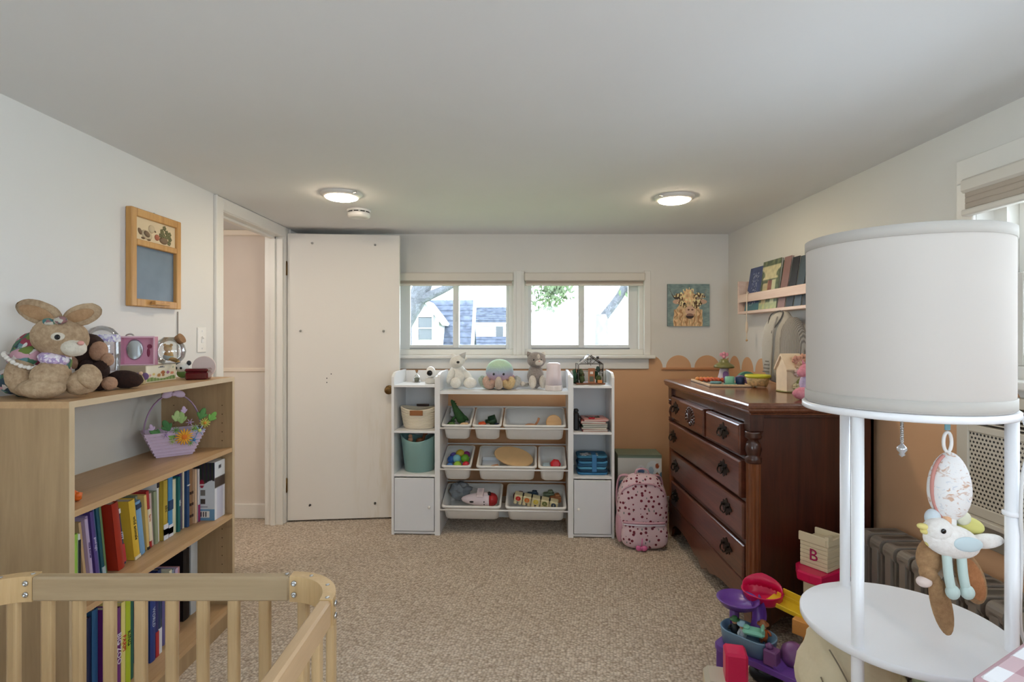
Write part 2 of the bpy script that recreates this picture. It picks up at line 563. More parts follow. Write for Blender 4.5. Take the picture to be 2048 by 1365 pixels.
obj('door_slab', MB().b2((0, -.018, 0), (.778, .018, 2.022), .002), door_paint(), dr)
for z in (.25, 1.775):
    obj('hinge', MB().b2((-.018, -.021, z - .045), (.002, -.010, z + .045), .001).cyl((-.004, -.024, z - .05), (-.004, -.024, z + .05), .006, seg=8), BRASS, dr)
for x, z in ((.17, 1.955), (.605, 1.95), (.09, 1.335), (.665, 1.335), (.155, .105), (.605, .105)):
    obj('hook', MB().lathe([(.008, 0), (.008, .002), (.003, .003), (.003, .014), (.0055, .016), (.005, .019), (0, .020)], 10, T(x, -.018, z) @ rotm(90)), METAL if z > 1 else BLACK, dr)
for x, z in ((.30, 1.03), (.27, 1.0), (.27, .97)):
    obj('screw_hole', MB().lathe([(.004, 0), (.004, .0008)], 8, T(x, -.018, z) @ rotm(90)), BLACK, dr)
obj('door_knob', MB().lathe([(.032, 0), (.032, .004), (.026, .007), (.012, .010), (.011, .030), (.022, .036), (.028, .045), (.028, .056), (.021, .064), (.006, .067), (0, .067)], 20, T(.705, -.018, .915) @ rotm(90)), BRASS, dr)
obj('door_knob', MB().lathe([(.032, 0), (.032, .004), (.012, .010), (.011, .030), (.026, .045), (.024, .060), (0, .064)], 16, T(.705, .018, .915) @ rotm(-90)), BRASS, dr)

# baseboards of the room
struct('baseboard_back', MB().b2((XL, YB - .014, 0), (XR, YB, .11), .003), TRIM, 'white baseboard along the back wall behind the toy shelf', 'baseboard')
struct('baseboard_left', MB().b2((XL, YF, 0), (XL + .004, 2.89, .1), .001), TRIM, 'white baseboard along the wall behind the bookcase', 'baseboard')
struct('trim_3', MB().b2((1.115, YB - .016, 1.056), (XR, YB, 1.074), .005), mat('tan_rail', (206, 148, 104), .5), 'thin tan painted rail under the scallops of the back wall', 'trim')

# ------------------------------------------------------------------ windows
PANE = glass('window_glass', (252, 254, 255))
VINYL = mat('window_vinyl', (226, 226, 224), .4)


def slider(name, x0, x1, z0, z1, xs, label):
    """two-sash sliding window set in the back wall; xs = (left pane l, r, right pane l, r)"""
    t = thing(name, label, 'window', T(0, YB, 0), None, 'structure')
    fr = MB()
    fr.b2((x0, .02, z0), (x1, .11, z0 + .045), .003).b2((x0, .02, z1 - .04), (x1, .11, z1), .003)
    fr.b2((x0, .021, z0 + .045), (x0 + .035, .11, z1 - .04), .003).b2((x1 - .035, .021, z0 + .045), (x1, .11, z1 - .04), .003)
    obj('frame', fr, TRIM, t)
    for k, (a, b) in enumerate(((xs[0], xs[1]), (xs[2], xs[3]))):
        y = .045 if k == 0 else .075
        lo, hi = 1.243, 1.70
        s_ = MB()
        bl, br = (a - x0 - .03, .045) if k == 0 else (.02, x1 - .03 - b)
        s_.b2((a - bl, y, lo - .04), (a, y + .025, hi + .05), .003).b2((b, y, lo - .04), (b + br, y + .025, hi + .05), .003)
        s_.b2((a, y, lo - .04), (b, y + .025, lo), .003).b2((a, y, hi), (b, y + .025, hi + .05), .003)
        so = obj('sash', s_, VINYL, t)
        obj('pane', MB().b2((a, y + .01, lo), (b, y + .014, hi)), PANE, so)
        if k == 0:
            obj('latch', MB().b2((b + .012, y - .012, 1.42), (b + .026, y, 1.48), .003), VINYL, so)
    obj('track', MB().b2((xs[0], .024, 1.2095), (xs[3], .040, 1.222)), mat('aluminium_track', (150, 152, 155), .5), t)
    return t


slider('window_1', -.885, .012, 1.165, 1.785, (-.775, -.452, -.405, -.05), 'sliding window beside the open door looking onto a dormer roof')
slider('window_2', .082, .99, 1.165, 1.785, (.145, .50, .548, .885), 'sliding window above the toy shelf looking onto a leafy branch')
tw = thing('trim_window_casing', 'white sill, apron and casing around the two back windows', 'trim', None, None, 'structure')
obj('window_sill', MB().b2((-.93, YB - .055, 1.142), (1.062, YB + .02, 1.166), .005), TRIM, tw)
obj('apron', MB().b2((-.90, YB - .014, 1.064), (1.02, YB, 1.142), .003), TRIM, tw)
obj('mullion', MB().b2((.006, YB - .012, 1.166), (.09, YB + .01, 1.80), .003).b2((.028, YB - .017, 1.166), (.068, YB - .012, 1.80), .002), TRIM, tw)
obj('side_casing', MB().b2((.985, YB - .012, 1.166), (1.035, YB + .01, 1.80), .003), TRIM, tw)
obj('side_casing', MB().b2((-.94, YB - .012, 1.166), (-.885, YB + .01, 1.80), .003), TRIM, tw)
BLIND = mat('blind_cassette', (222, 215, 203), .5)
BLINDF = mat('blind_fabric', (186, 172, 156), .9, bump=(400, .3, .002))
for x0, x1, lb in ((-.875, .006, 'cream roller blind rolled up over the window beside the door'), (.09, .985, 'cream roller blind rolled up over the window above the toy shelf')):
    t = thing('roller_blind', lb, 'blind', T(0, YB, 0), 'rolled up blinds')
    obj('cassette', MB().b2((x0, -.05, 1.722), (x1, .018, 1.782), .006), BLIND, t)
    obj('fabric', MB().b2((x0 + .01, -.018, 1.70), (x1 - .01, -.014, 1.725)), BLINDF, t)
    obj('bottom_rail', MB().b2((x0 + .006, -.024, 1.685), (x1 - .006, -.008, 1.703), .004), BLIND, t)

# side window on the right wall (double hung with muntins)
wm = T(XR, 0, 0) @ rotm(0, 0, -90)   # local x runs towards the viewer, local y outwards
t = thing('window_3', 'white double-hung window with muntins beside the lamp', 'window', wm, None, 'structure')
fr = MB()
fr.b2((-1.885, .06, 1.17), (-1.835, .125, 1.86)).b2((-.80, .06, 1.17), (-.75, .125, 1.86)).b2((-1.885, .06, 1.17), (-.75, .125, 1.215)).b2((-1.885, .06, 1.81), (-.75, .125, 1.86))
obj('frame', fr, TRIM, t)
for z0, z1, y in ((1.215, 1.53, .075), (1.50, 1.81, .1)):
    s_ = MB()
    s_.b2((-1.835, y, z0), (-1.79, y + .025, z1), .003).b2((-.845, y, z0), (-.80, y + .025, z1), .003)
    s_.b2((-1.79, y, z0), (-.845, y + .025, z0 + .04), .003).b2((-1.79, y, z1 - .035), (-.845, y + .025, z1), .003)
    so = obj('sash', s_, TRIM, t)
    obj('pane', MB().b2((-1.79, y + .01, z0 + .04), (-.845, y + .014, z1 - .035)), PANE, so)
    for x in (-1.555, -1.32, -1.08):
        obj('muntin', MB().b2((x - .01, y + .002, z0 + .04), (x + .01, y + .022, z1 - .035)), TRIM, so)
    obj('muntin', MB().b2((-1.79, y + .003, (z0 + z1) / 2 - .01), (-.845, y + .021, (z0 + z1) / 2 + .01)), TRIM, so)
tc_ = thing('trim_side_window', 'white casing and stool around the side window by the lamp', 'trim', wm, None, 'structure')
obj('casing', MB().b2((-1.955, -.014, 1.172), (-1.885, .0, 1.86), .003), TRIM, tc_)
obj('casing', MB().b2((-.75, -.014, 1.172), (-.68, .0, 1.86), .003), TRIM, tc_)
obj('head_casing', MB().b2((-1.955, -.014, 1.86), (-.68, .0, 1.945), .003), TRIM, tc_)
obj('stool', MB().b2((-1.975, -.05, 1.146), (-.66, .06, 1.172), .004), TRIM, tc_)
t = thing('roller_blind', 'cream pleated blind drawn up at the top of the side window', 'blind', wm, 'rolled up blinds')
obj('cassette', MB().b2((-1.90, -.05, 1.815), (-.735, -.0145, 1.865), .008), BLIND, t)
for k in range(3):
    obj('pleat', MB().b2((-1.89, -.040, 1.757 + k * .02), (-.745, -.018, 1.780 + k * .02), .004), BLINDF, t)
obj('bottom_rail', MB().b2((-1.90, -.046, 1.735), (-.735, -.0145, 1.758), .005), BLIND, t)

# unseen windows behind the viewer, added to let in daylight
t = thing('added_window_rear', 'added white framed window in the wall behind the viewer', 'window', T(0, YF, 0), None, 'structure')
fr = MB()
for x in (.5, 1.27):
    fr.b2((x, -.08, .9), (x + .06, -.02, 1.9), .004)
fr.b2((.5, -.08, .9), (1.33, -.02, .95), .004).b2((.5, -.08, 1.85), (1.33, -.02, 1.9), .004)
obj('frame', fr, TRIM, t)
for x0, x1 in ((.56, 1.27),):
    obj('pane', MB().b2((x0, -.055, .95), (x1, -.05, 1.85)), PANE, t)
t = thing('added_window_side', 'added long white framed side window behind the viewer', 'window', wm, None, 'structure')  # added unseen window, brings daylight from the right
fr = MB()
for x in (-.45, .22, .89, 1.55):
    fr.b2((x, .06, 1.17), (x + .05, .12, 1.86), .004)
fr.b2((-.45, .06, 1.17), (1.6, .12, 1.215), .004).b2((-.45, .06, 1.815), (1.6, .12, 1.86), .004)
obj('frame', fr, TRIM, t)
for x0, x1 in ((-.40, .22), (.27, .89), (.94, 1.55)):
    obj('pane', MB().b2((x0, .09, 1.215), (x1, .094, 1.815)), PANE, t)

t = thing('added_window_left', 'added white framed window in the bookcase-side wall behind the viewer', 'window', T(XL, 0, 0) @ rotm(0, 0, 90), None, 'structure')  # added unseen window, lights the right wall and the lamp shade
fr = MB()
for x in (-1.7, -.95, -.2):
    fr.b2((x, .04, .8), (x + .05, .1, 1.92), .004)
fr.b2((-1.7, .04, .8), (-.15, .1, .85), .004).b2((-1.7, .04, 1.87), (-.15, .1, 1.92), .004)
obj('frame', fr, TRIM, t)
for x0, x1 in ((-1.65, -.95), (-.90, -.2)):
    obj('pane', MB().b2((x0, .07, .85), (x1, .074, 1.87)), PANE, t)


def portal(name, M, sx, sy):
    l = bpy.data.lights.new(name, 'AREA'); l.shape = 'RECTANGLE'; l.size = sx; l.size_y = sy
    l.cycles.is_portal = True
    o = bpy.data.objects.new(name, l); o.matrix_local = M; C.objects.link(o)


# sky portals in the window openings (they guide sampling, they emit nothing)
portal('portal_back', T(.05, YB + .14, 1.475) @ rotm(-90), 1.9, .62)
portal('portal_side', T(XR + .129, 1.32, 1.515) @ rotm(0, 90, 0), .69, 1.13)
portal('portal_side_rear', T(XR + .129, -.575, 1.515) @ rotm(0, 90, 0), .69, 2.05)
portal('portal_rear', T(.915, YF - .09, 1.4) @ rotm(90), .83, 1.0)
portal('portal_left', T(XL - .109, -.925, 1.36) @ rotm(0, -90, 0), 1.12, 1.55)

# ------------------------------------------------------------------ ceiling fittings
LENS = mat('lit_lens', (255, 232, 200), .5, emit=42.0)
for x, y, rz, lb in ((-.915, 2.89, -38, 'lit round ceiling light nearer the doorway'), (.885, 2.955, 218, 'lit round ceiling light above the brown dresser')):
    t = thing('ceiling_light', lb, 'ceiling light', T(x, y, ZC) @ rotm(0, 0, rz), 'round ceiling lights')
    obj('trim_ring', MB().lathe([(.108, 0), (.108, -.006), (.100, -.014), (.086, -.020), (.083, -.020), (.083, -.004)], 40, caps=(False, False)), mat('fitting_white', (232, 228, 220), .4), t)
    obj('lens', MB().lathe([(.084, -.012), (.082, -.024), (.070, -.029), (.04, -.032), (0, -.033)], 40), LENS, t)
    obj('switch_tab', MB().box((.112, 0, -.010), (.04, .007, .006), .002), METAL, t)
t = thing('smoke_detector', 'round off-white smoke detector on the ceiling near the doorway light', 'smoke detector', T(-.93, 3.27, ZC))
obj('base_plate', MB().lathe([(.07, 0), (.07, -.010), (.066, -.012)], 32), PLAST, t)
obj('housing', MB().lathe([(.060, -.012), (.060, -.018), (.068, -.020), (.068, -.036), (.060, -.046), (.035, -.049), (.033, -.046), (0, -.047)], 32), PLAST, t)
for k in range(10):
    a = 2 * PI * k / 10
    obj('vent_slot', MB().box((0, 0, 0), (.026, .004, .006), 0, T(.0605 * math.sin(a), -.0605 * math.cos(a), -.015) @ rotm(0, 0, math.degrees(a))), BLACK, t)
# hallway lamp, out of sight beyond the doorway
t = thing('hall_ceiling_lamp', 'warm ceiling lamp in the hallway beyond the doorway', 'ceiling light', T(-2.3, 2.6, ZC))
obj('glass_bowl', MB().lathe([(.12, 0), (.12, -.02), (.10, -.05), (.06, -.075), (0, -.085)], 24), mat('hall_lamp_glass', (255, 240, 222), .5, emit=4.0), t)
l = bpy.data.lights.new('hall_lamp_light', 'POINT'); l.energy = 8; l.color = (1, .92, .84); l.shadow_soft_size = .1
lo = bpy.data.objects.new('hall_lamp_light', l); lo.location = (0, 0, -.16); lo.parent = t; C.objects.link(lo)

# ------------------------------------------------------------------ outside the windows
struct('ground', MB().b2((-60, 5.5, -3.2), (60, 120, -3.0)), mat('outdoor_grass', (150, 165, 120), .9, var=.2, vs_=.4), 'pale lawn far below outside the back windows', 'ground')
SHING = NT('grey_shingles')
_c = SHING.co((2.2, 2.2, 3.6)); _b = SHING.n('ShaderNodeTexBrick', {'Vector': SHING.co((1, 1, 1)), 'Scale': 1.0})
SHING.P(Base_Color=SHING.ramp(SHING.noise(_c, 2.0, 3), [(.35, lin((56, 60, 70))), (.7, lin((80, 86, 98)))]), Roughness=.95)
SHING.b.inputs['Specular IOR Level'].default_value = .05
SHING = SHING.m
SIDE = mat('white_siding', (150, 150, 154), .7)
HG = T(-4.0, 20, 0)


def shingle_roof(parent, x0, x1, yb, zb, yt, zt, n, name='roof'):
    """a roof slope of overlapping courses"""
    r_ = obj(name, MB().loft([[(x0, yb, zb), (x1, yb, zb), (x1, yt, zt), (x0, yt, zt)], [(x0, yb, zb - .1), (x1, yb, zb - .1), (x1, yt, zt - .1), (x0, yt, zt - .1)]], sm=False), SHING, parent)
    for k in range(n):
        f0, f1 = k / n, (k + 1.06) / n
        ya, za = yb + (yt - yb) * f0, zb + (zt - zb) * f0
        yc, zc = yb + (yt - yb) * f1, zb + (zt - zb) * f1
        obj('shingle_course', MB().loft([[(x0, ya, za + .005), (x1, ya, za + .005), (x1, yc, zc), (x0, yc, zc)], [(x0, ya, za + .055), (x1, ya, za + .055), (x1, yc, zc + .012), (x0, yc, zc + .012)]], sm=False), SHING, r_)


t = thing('dormer_house', 'pale grey-roofed house with a white gabled dormer outside', 'house', T(0, 20, 0))
obj('wall', MB().b2((-7.5, .3, -3.0), (-1.62, 6, -.3)), SIDE, t)
shingle_roof(t, -7.6, -1.6, .1, -.35, 2.4, 2.72, 14)
shingle_roof(t, -7.6, -1.6, 4.9, -.35, 2.5, 2.72, 6, 'rear_roof')
obj('rake_board', MB().loft([[(-1.62, .0, -.4), (-1.5, .0, -.4), (-1.5, 2.4, 2.78), (-1.62, 2.4, 2.78)], [(-1.62, .1, -.55), (-1.5, .1, -.55), (-1.5, 2.5, 2.6), (-1.62, 2.5, 2.6)]], sm=False), SIDE, t)
d = obj('dormer', MB().prism([(-.50, -1.4), (.50, -1.4), (.50, .95), (0, 1.60), (-.50, .95)], 1.8, T(-3.20, -.15, .90) @ rotm(90) @ Matrix.Scale(-1, 4, (0, 0, 1))), SIDE, t)
obj('dormer_window', MB().b2((-3.45, -.20, 1.15), (-2.95, -.14, 1.96), .01), mat('window_grey', (60, 64, 68), .5), d)
obj('sash_bar', MB().b2((-3.45, -.24, 1.54), (-2.95, -.2, 1.58)).b2((-3.51, -.24, 1.08), (-3.45, -.16, 1.97)).b2((-2.95, -.24, 1.08), (-2.89, -.16, 1.97)).b2((-3.51, -.24, 1.97), (-2.89, -.16, 2.04)), SIDE, d)
for sg in (-1, 1):
    obj('eave', MB().loft([[(-3.20, -.3, 2.60), (-3.20 + sg * .68, -.3, 1.74), (-3.20 + sg * .64, -.3, 1.66), (-3.20, -.3, 2.49)], [(-3.20, 1.9, 2.60), (-3.20 + sg * .68, 1.9, 1.74), (-3.20 + sg * .64, 1.9, 1.66), (-3.20, 1.9, 2.49)]], sm=False), SIDE, d)
t = thing('low_house', 'lower white-sided house with grey roof seen behind the dormer house', 'house', T(0, 28, 0))
obj('wall', MB().b2((-2.0, .2, -3), (.7, 3, 1.9)), SIDE, t)
shingle_roof(t, -2.1, .75, 0, 2.05, 1.2, 2.80, 8)
for k in range(12):
    obj('siding_board', MB().b2((-2.0, .17, .1 + k * .15), (.7, .21, .235 + k * .15)), SIDE, t)
obj('window', MB().b2((-.85, .1, 1.2), (-.5, .18, 1.75), .01), mat('window_grey', (0, 0, 0)), t)
shingle_roof(t, -2.1, .75, -1.2, .55, .1, 1.2, 4, 'porch_roof')
BARK = mat('tree_bark', (68, 70, 74), .95, var=.3, vs_=14, bump=(30, .8, .05))
LEAF = mat('tree_leaf', (62, 78, 44), .7, var=.3, vs_=4)
t = thing('street_tree', 'large tree with leaning trunk and branch outside the window beside the door', 'tree', T(-2.1, 11, -3))
obj('trunk', MB().tube(spline([(-1.2, 0, 0), (-1.0, 0, 2.4), (-.62, 0, 3.7), (-.12, 0, 4.6), (.28, 0, 5.35), (.8, 0, 7)], 6), [.26 - .003 * i for i in range(31)], 12), BARK, t)
obj('branch', MB().tube(spline([(.10, 0, 4.98), (.45, -.1, 5.12), (.95, -.2, 5.35), (2.0, -.3, 6.0)], 5), [.12 - .005 * i for i in range(16)], 10), BARK, t)


def leaf_cloud(n, boxes, sz, seed, tilt=1.0):
    rnd = random.Random(seed); mb = MB()
    for _ in range(n):
        c, r_ = rnd.choice(boxes)
        p = Vector([c[i] + r_[i] * (rnd.random() + rnd.random() - 1) for i in range(3)])
        M = T(*p) @ rotm(rnd.uniform(0, 360), rnd.uniform(0, 360), rnd.uniform(0, 360))
        l_ = sz * rnd.uniform(.7, 1.3)
        mb.add([(-l_, 0, 0), (0, -l_ * .45, .1 * l_), (l_, 0, 0), (0, l_ * .45, .1 * l_)], [(0, 1, 2, 3)], 0, False, M)
    return mb


o = obj('foliage', leaf_cloud(900, [((1.6, 0, 6.9), (2.4, 1.2, .6)), ((.2, 0, 8), (3, 2, 1.2))], .09, 3), LEAF, t); o['kind'] = 'stuff'
t = thing('overhanging_tree', 'tree whose leafy branches hang over the window above the toy shelf', 'tree', T(1.6, 10, -3))
obj('trunk', MB().tube(spline([(-.02, 0, 0), (0, 0, 2.0), (.03, 0, 3.5), (.06, 0, 4.7)], 5), [.2 - .006 * i for i in range(16)], 10), mat('pale_bark', (96, 94, 94), .9, var=.2), t)
obj('branch', MB().tube(spline([(.06, 0, 4.6), (.5, 0, 5.4), (-.4, 0, 6), (-1.2, 0, 5.7)], 5), [.09 - .004 * i for i in range(16)], 8), BARK, t)
o = obj('foliage', leaf_cloud(700, [((-.95, 0, 5.0), (.34, .4, .30)), ((-.75, 0, 5.15), (.3, .4, .2)), ((.75, 0, 5.12), (.42, .4, .14)), ((0, 0, 5.9), (2, 1, .5))], .06, 5), LEAF, t); o['kind'] = 'stuff'

# ------------------------------------------------------------------ bookcase along the left wall
BIRCH = wood('birch_ply_upright', (164, 135, 98), (182, 153, 114), 'z', .42)
BIRCHY = wood('birch_ply_shelf', (186, 148, 106), (204, 168, 124), 'y', .42)
BIRCHE = mat('birch_edge', (202, 178, 142), .5, var=.05, vs_=12)
BACKP = mat('pale_back_panel', (214, 212, 202), .6, var=.03)
BF, BB, BY0, BY1, BH = -1.27, -1.594, 1.546, 2.464, 1.128
t = thing('bookcase', 'pale birch bookcase with three shelves standing against the left wall', 'bookcase')
for a, b in ((BY0, BY0 + .018), (BY1 - .018, BY1)):
    p = obj('side_panel', MB().b2((BB, a, 0), (BF, b, BH - .019)), BIRCH, t)
    obj('front_edge', MB().b2((BF, a, 0), (BF + .002, b, BH - .019)), BIRCHE, p)
    if a > 2:
        for x in (BF - .045, BB + .06):
            for k in range(22):
                if abs(.16 + k * .04 - .5) > .03 and abs(.16 + k * .04 - .8) > .03:
                    obj('peg_hole', MB().lathe([(.0028, 0), (.0028, .0006)], 6, T(x, a, .16 + k * .04) @ rotm(90)), mat('peg_hole_dark', (96, 72, 48), .9), p)
p = obj('top_board', MB().b2((BB, BY0, BH - .019), (BF, BY1, BH)), BIRCHY, t)
obj('front_edge', MB().b2((BF, BY0, BH - .019), (BF + .002, BY1, BH)), BIRCHE, p)
SH = (.809, .508, .098)
for z in SH:
    p = obj('shelf', MB().b2((BB, BY0 + .018, z - .019), (BF - .002, BY1 - .018, z)), BIRCHY, t)
    obj('front_edge', MB().b2((BF - .002, BY0 + .018, z - .019), (BF, BY1 - .018, z)), BIRCHY, p)
obj('back_panel', MB().b2((BB - .003, BY0 + .018, .03), (BB + .003, BY1 - .018, BH - .019)), BACKP, t)
obj('plinth', MB().b2((BF - .03, BY0 + .018, 0), (BF - .015, BY1 - .018, SH[2] - .019)), BIRCH, t)


# ------------------------------------------------------------------ books
PAGES = mat('book_pages', (226, 220, 206), .9, bump=(500, .2, .001))


def book(label, y, th, h, dep, front, z, col, tilt=0.0, rz=0.0, col2=None, band=None, txt=None, tcol=(240, 240, 235), group='books', txt_size=None, pages=PAGES, cover_spot=None):
    """upright book: spine on the +X side at x=front, thickness along +Y from y, leaning by tilt degrees towards the viewer"""
    dep = min(dep, front + 1.589)
    y += .088 if z > .3 else .08
    M = T(front, y, z + .001) @ rotm(0, 0, rz) @ rotm(tilt, 0, 0)
    b = thing('book', label, 'book', M, group)
    cm = mat('cover_%d_%d_%d' % tuple(col), col, .45, var=.06, vs_=9)
    c_ = .0022
    cv = MB()
    cv.b2((-dep, 0, 0), (0, c_, h), .0008).b2((-dep, th - c_, 0), (0, th, h), .0008)
    n = 5
    ring = [(0 + .003 * math.sin(PI * k / n), th * k / n) for k in range(n + 1)] + [(-.002, th), (-.002, 0)]
    cv.prism(ring, h)
    co_ = obj('cover', cv, cm, b)
    obj('pages', MB().b2((-dep + .004, c_, .004), (-.002, th - c_, h - .004)), pages, b)
    if band:
        for z0, z1, bc in band:
            obj('spine_band', MB().b2((.0005, .0004, h * z0), (.0036, th - .0004, h * z1)), mat('cover_%d_%d_%d' % tuple(bc), bc, .45, var=.06, vs_=9), co_)
    if txt:
        s_ = txt_size or min(th * .8, .03)
        obj('spine_title', text_mb(txt, s_, .0006, T(.0040, th / 2, h * .52) @ rotm(90, 0, 90) @ rotm(0, 0, -90)), mat('ink_%d_%d_%d' % tuple(tcol), tcol, .6), co_)
    if cover_spot:
        u0, u1, z0, z1, sc = cover_spot
        obj('cover_print', MB().b2((-dep * (1 - u0), -.0006, h * z0), (-dep * (1 - u1), .0001, h * z1)), mat('cover_%d_%d_%d' % tuple(sc), sc, .45, var=.06, vs_=9), co_)
    return b


G2, G3 = 'books on the middle shelf of the bookcase', 'books on the lowest shelf of the bookcase'
Z2, Z3 = SH[1], SH[2]
book('tall dark navy book at the near end of the middle shelf', 1.568, .022, .235, .17, -1.385, Z2, (34, 40, 62), 0, 0, None, [(.92, 1, (120, 150, 190))], group=G2)
book('short lime green book next to the bookcase side', 1.590, .026, .185, .15, -1.372, Z2, (160, 205, 80), 0, group=G2)
book('thin white paperback beside the lime green book', 1.617, .008, .18, .14, -1.372, Z2, (236, 236, 232), 0, group=G2, band=[(.1, .9, (40, 40, 44))])
book('thin tan picture book leaning behind the white paperback', 1.652, .010, .215, .16, -1.378, Z2, (212, 178, 132), 7, group=G2)
book('pale lilac book with a white spine edge', 1.6645, .011, .222, .16, -1.368, Z2, (196, 176, 206), 7, group=G2, txt='little stories', tcol=(90, 70, 130), txt_size=.011)
book('lavender book leaning next to the pale lilac one', 1.6775, .010, .226, .16, -1.376, Z2, (166, 146, 190), 7, group=G2)
book('narrow maroon book leaning among purple ones', 1.689, .008, .215, .15, -1.386, Z2, (112, 26, 44), 7, group=G2)
book('deep purple book with pale lettering', 1.698, .014, .234, .16, -1.376, Z2, (92, 74, 140), 7, group=G2, txt='good night', tcol=(220, 210, 235), txt_size=.011)
book('slate blue book leaning beside the deep purple one', 1.714, .012, .236, .16, -1.384, Z2, (92, 108, 156), 7, group=G2)
book('dark teal book with a pale base', 1.728, .014, .238, .16, -1.380, Z2, (32, 88, 104), 7, group=G2, band=[(.0, .12, (180, 200, 205))])
book('thin olive green book against the big red one', 1.744, .010, .242, .165, -1.382, Z2, (112, 140, 92), 7, group=G2)
book('big brick red board book with a grey label', 1.765, .030, .240, .215, -1.352, Z2, (166, 44, 22), 8, group=G2, cover_spot=(.40, .80, .68, .86, (168, 160, 146)))
book('dark blue book with red and white spine lettering', 1.812, .017, .205, .15, -1.372, Z2, (30, 48, 92), 9, group=G2, band=[(.04, .36, (196, 60, 64)), (.92, 1, (230, 226, 220))], txt='CITY', tcol=(230, 230, 240), txt_size=.014)
book('tall cream book behind the yellow one', 1.835, .012, .252, .18, -1.398, Z2, (226, 224, 208), 8, group=G2)
book('thick yellow picture book with black lettering', 1.852, .030, .222, .19, -1.358, Z2, (226, 186, 62), 8, group=G2, txt='wild animals', tcol=(50, 44, 24), txt_size=.018, band=[(0, .05, (226, 216, 190))])
book('powder blue board book leaning on the yellow one', 1.895, .026, .205, .16, -1.366, Z2, (124, 168, 206), 8, group=G2, band=[(.86, .95, (40, 56, 84))])
book('thin grey-green book leaning beyond the blue one', 1.926, .012, .215, .18, -1.392, Z2, (140, 146, 116), 6, group=G2)
book('orange-cream book with red top and black foot', 1.944, .014, .212, .15, -1.375, Z2, (232, 196, 120), 5, group=G2, band=[(.0, .05, (30, 26, 24))])
book('red book with a cream title panel', 1.961, .016, .222, .15, -1.378, Z2, (176, 52, 50), 5, group=G2, band=[(.12, .68, (236, 222, 190))], txt='farm', tcol=(180, 60, 40), txt_size=.015)
book('pale pink book with a grey foot', 1.980, .016, .205, .16, -1.385, Z2, (204, 178, 172), 4, group=G2)
book('sage green hardback standing beside the pink one', 1.999, .018, .206, .165, -1.380, Z2, (150, 160, 128), 3, group=G2)
book('white book with dark top on the middle shelf', 2.022, .012, .236, .17, -1.388, Z2, (232, 230, 226), 1, group=G2, band=[(.9, 1, (60, 52, 60))])
book('mustard yellow book with a white checked foot', 2.037, .026, .235, .16, -1.374, Z2, (196, 168, 62), 0, group=G2, band=[(.0, .26, (226, 226, 232)), (.08, .18, (60, 66, 110))], txt='abc', tcol=(90, 70, 30), txt_size=.02)
book('bright blue book with navy and white foot', 2.070, .028, .242, .16, -1.376, Z2, (70, 140, 190), 0, group=G2, band=[(.0, .2, (230, 230, 236)), (.05, .15, (170, 130, 150)), (.44, .6, (30, 62, 104))])
book('cream book with a pale green edge', 2.104, .022, .222, .19, -1.380, Z2, (222, 220, 186), 0, group=G2)
book('teal green hardback with white title', 2.129, .018, .225, .16, -1.374, Z2, (26, 106, 104), 0, group=G2, txt='tales', tcol=(220, 236, 232), txt_size=.014)
book('dark violet book beside the teal hardback', 2.150, .018, .262, .19, -1.382, Z2, (74, 56, 104), 0, group=G2)
book('thin cream paperback between violet and navy books', 2.171, .010, .258, .18, -1.380, Z2, (226, 214, 190), 0, group=G2)
book('navy blue hardback with a white line', 2.184, .018, .262, .18, -1.370, Z2, (46, 78, 122), 0, group=G2, band=[(.66, .68, (230, 230, 230))])
book('tall brown book with dark dots', 2.206, .022, .272, .20, -1.372, Z2, (150, 112, 78), 0, group=G2, band=[(.12, .16, (70, 40, 26)), (.3, .34, (70, 40, 26)), (.48, .52, (70, 40, 26))])
book('thin peach booklet beside the dotted brown book', 2.232, .014, .232, .17, -1.364, Z2, (226, 192, 158), 0, group=G2)
book('magenta-footed booklet next to the boxed set', 2.250, .012, .228, .17, -1.362, Z2, (228, 218, 216), 0, group=G2, band=[(.0, .32, (160, 40, 100))])
# boxed set with printed face
bx = thing('boxed_set', 'white box with black top, red round seal and barcode', 'box', T(-1.405, 2.357, Z2 + .001))


def box_face(u, v):
    if (u - .47) ** 2 * .55 + (v - .63) ** 2 < .0052:
        return (236, 210, 210) if abs(v - .615) < .008 and abs(u - .47) < .09 else (150, 22, 52)
    if v > .66 + .03 * math.sin(u * 9): return (28 + 30 * abs(math.sin(u * 23 + v * 7)), 30 + 28 * abs(math.sin(u * 19)), 34 + 26 * abs(math.sin(u * 21)))
    if v < .19:
        if .18 < u < .78 and .05 < v < .16:
            return (34, 34, 38) if (.26 < u < .7 and .065 < v < .145 and int(u * 90) % 3 != 0) else (240, 238, 232)
        return (112, 158, 194)
    if .40 < u < .62 and (.43 < v < .53 or .28 < v < .37): return (120, 116, 110) if v > .4 else (70, 60, 52)
    if .3 < u < .72 and abs(v - .235) < .006: return (90, 96, 110)
    return (216, 222, 228)


obj('carton', MB().b2((0, 0, 0), (.105, .082, .252), .001), mat('carton_white', (232, 232, 230), .4), bx)
painted('front_print', .105, .252, 40, 90, box_face, bx, T(.0525, -.0006, 0), .35)


def box_side(u, v):
    if v > .72: return (230, 232, 234) if not (.35 < u < .65 and .86 < v < .93) else (60, 62, 70)
    if v > .55: return (74, 62, 56)
    return (206, 206, 222) if .2 < u < .8 else (230, 230, 236)


painted('side_print', .082, .252, 12, 50, box_side, bx, T(.1056, .041, 0) @ rotm(0, 0, 90), .35)

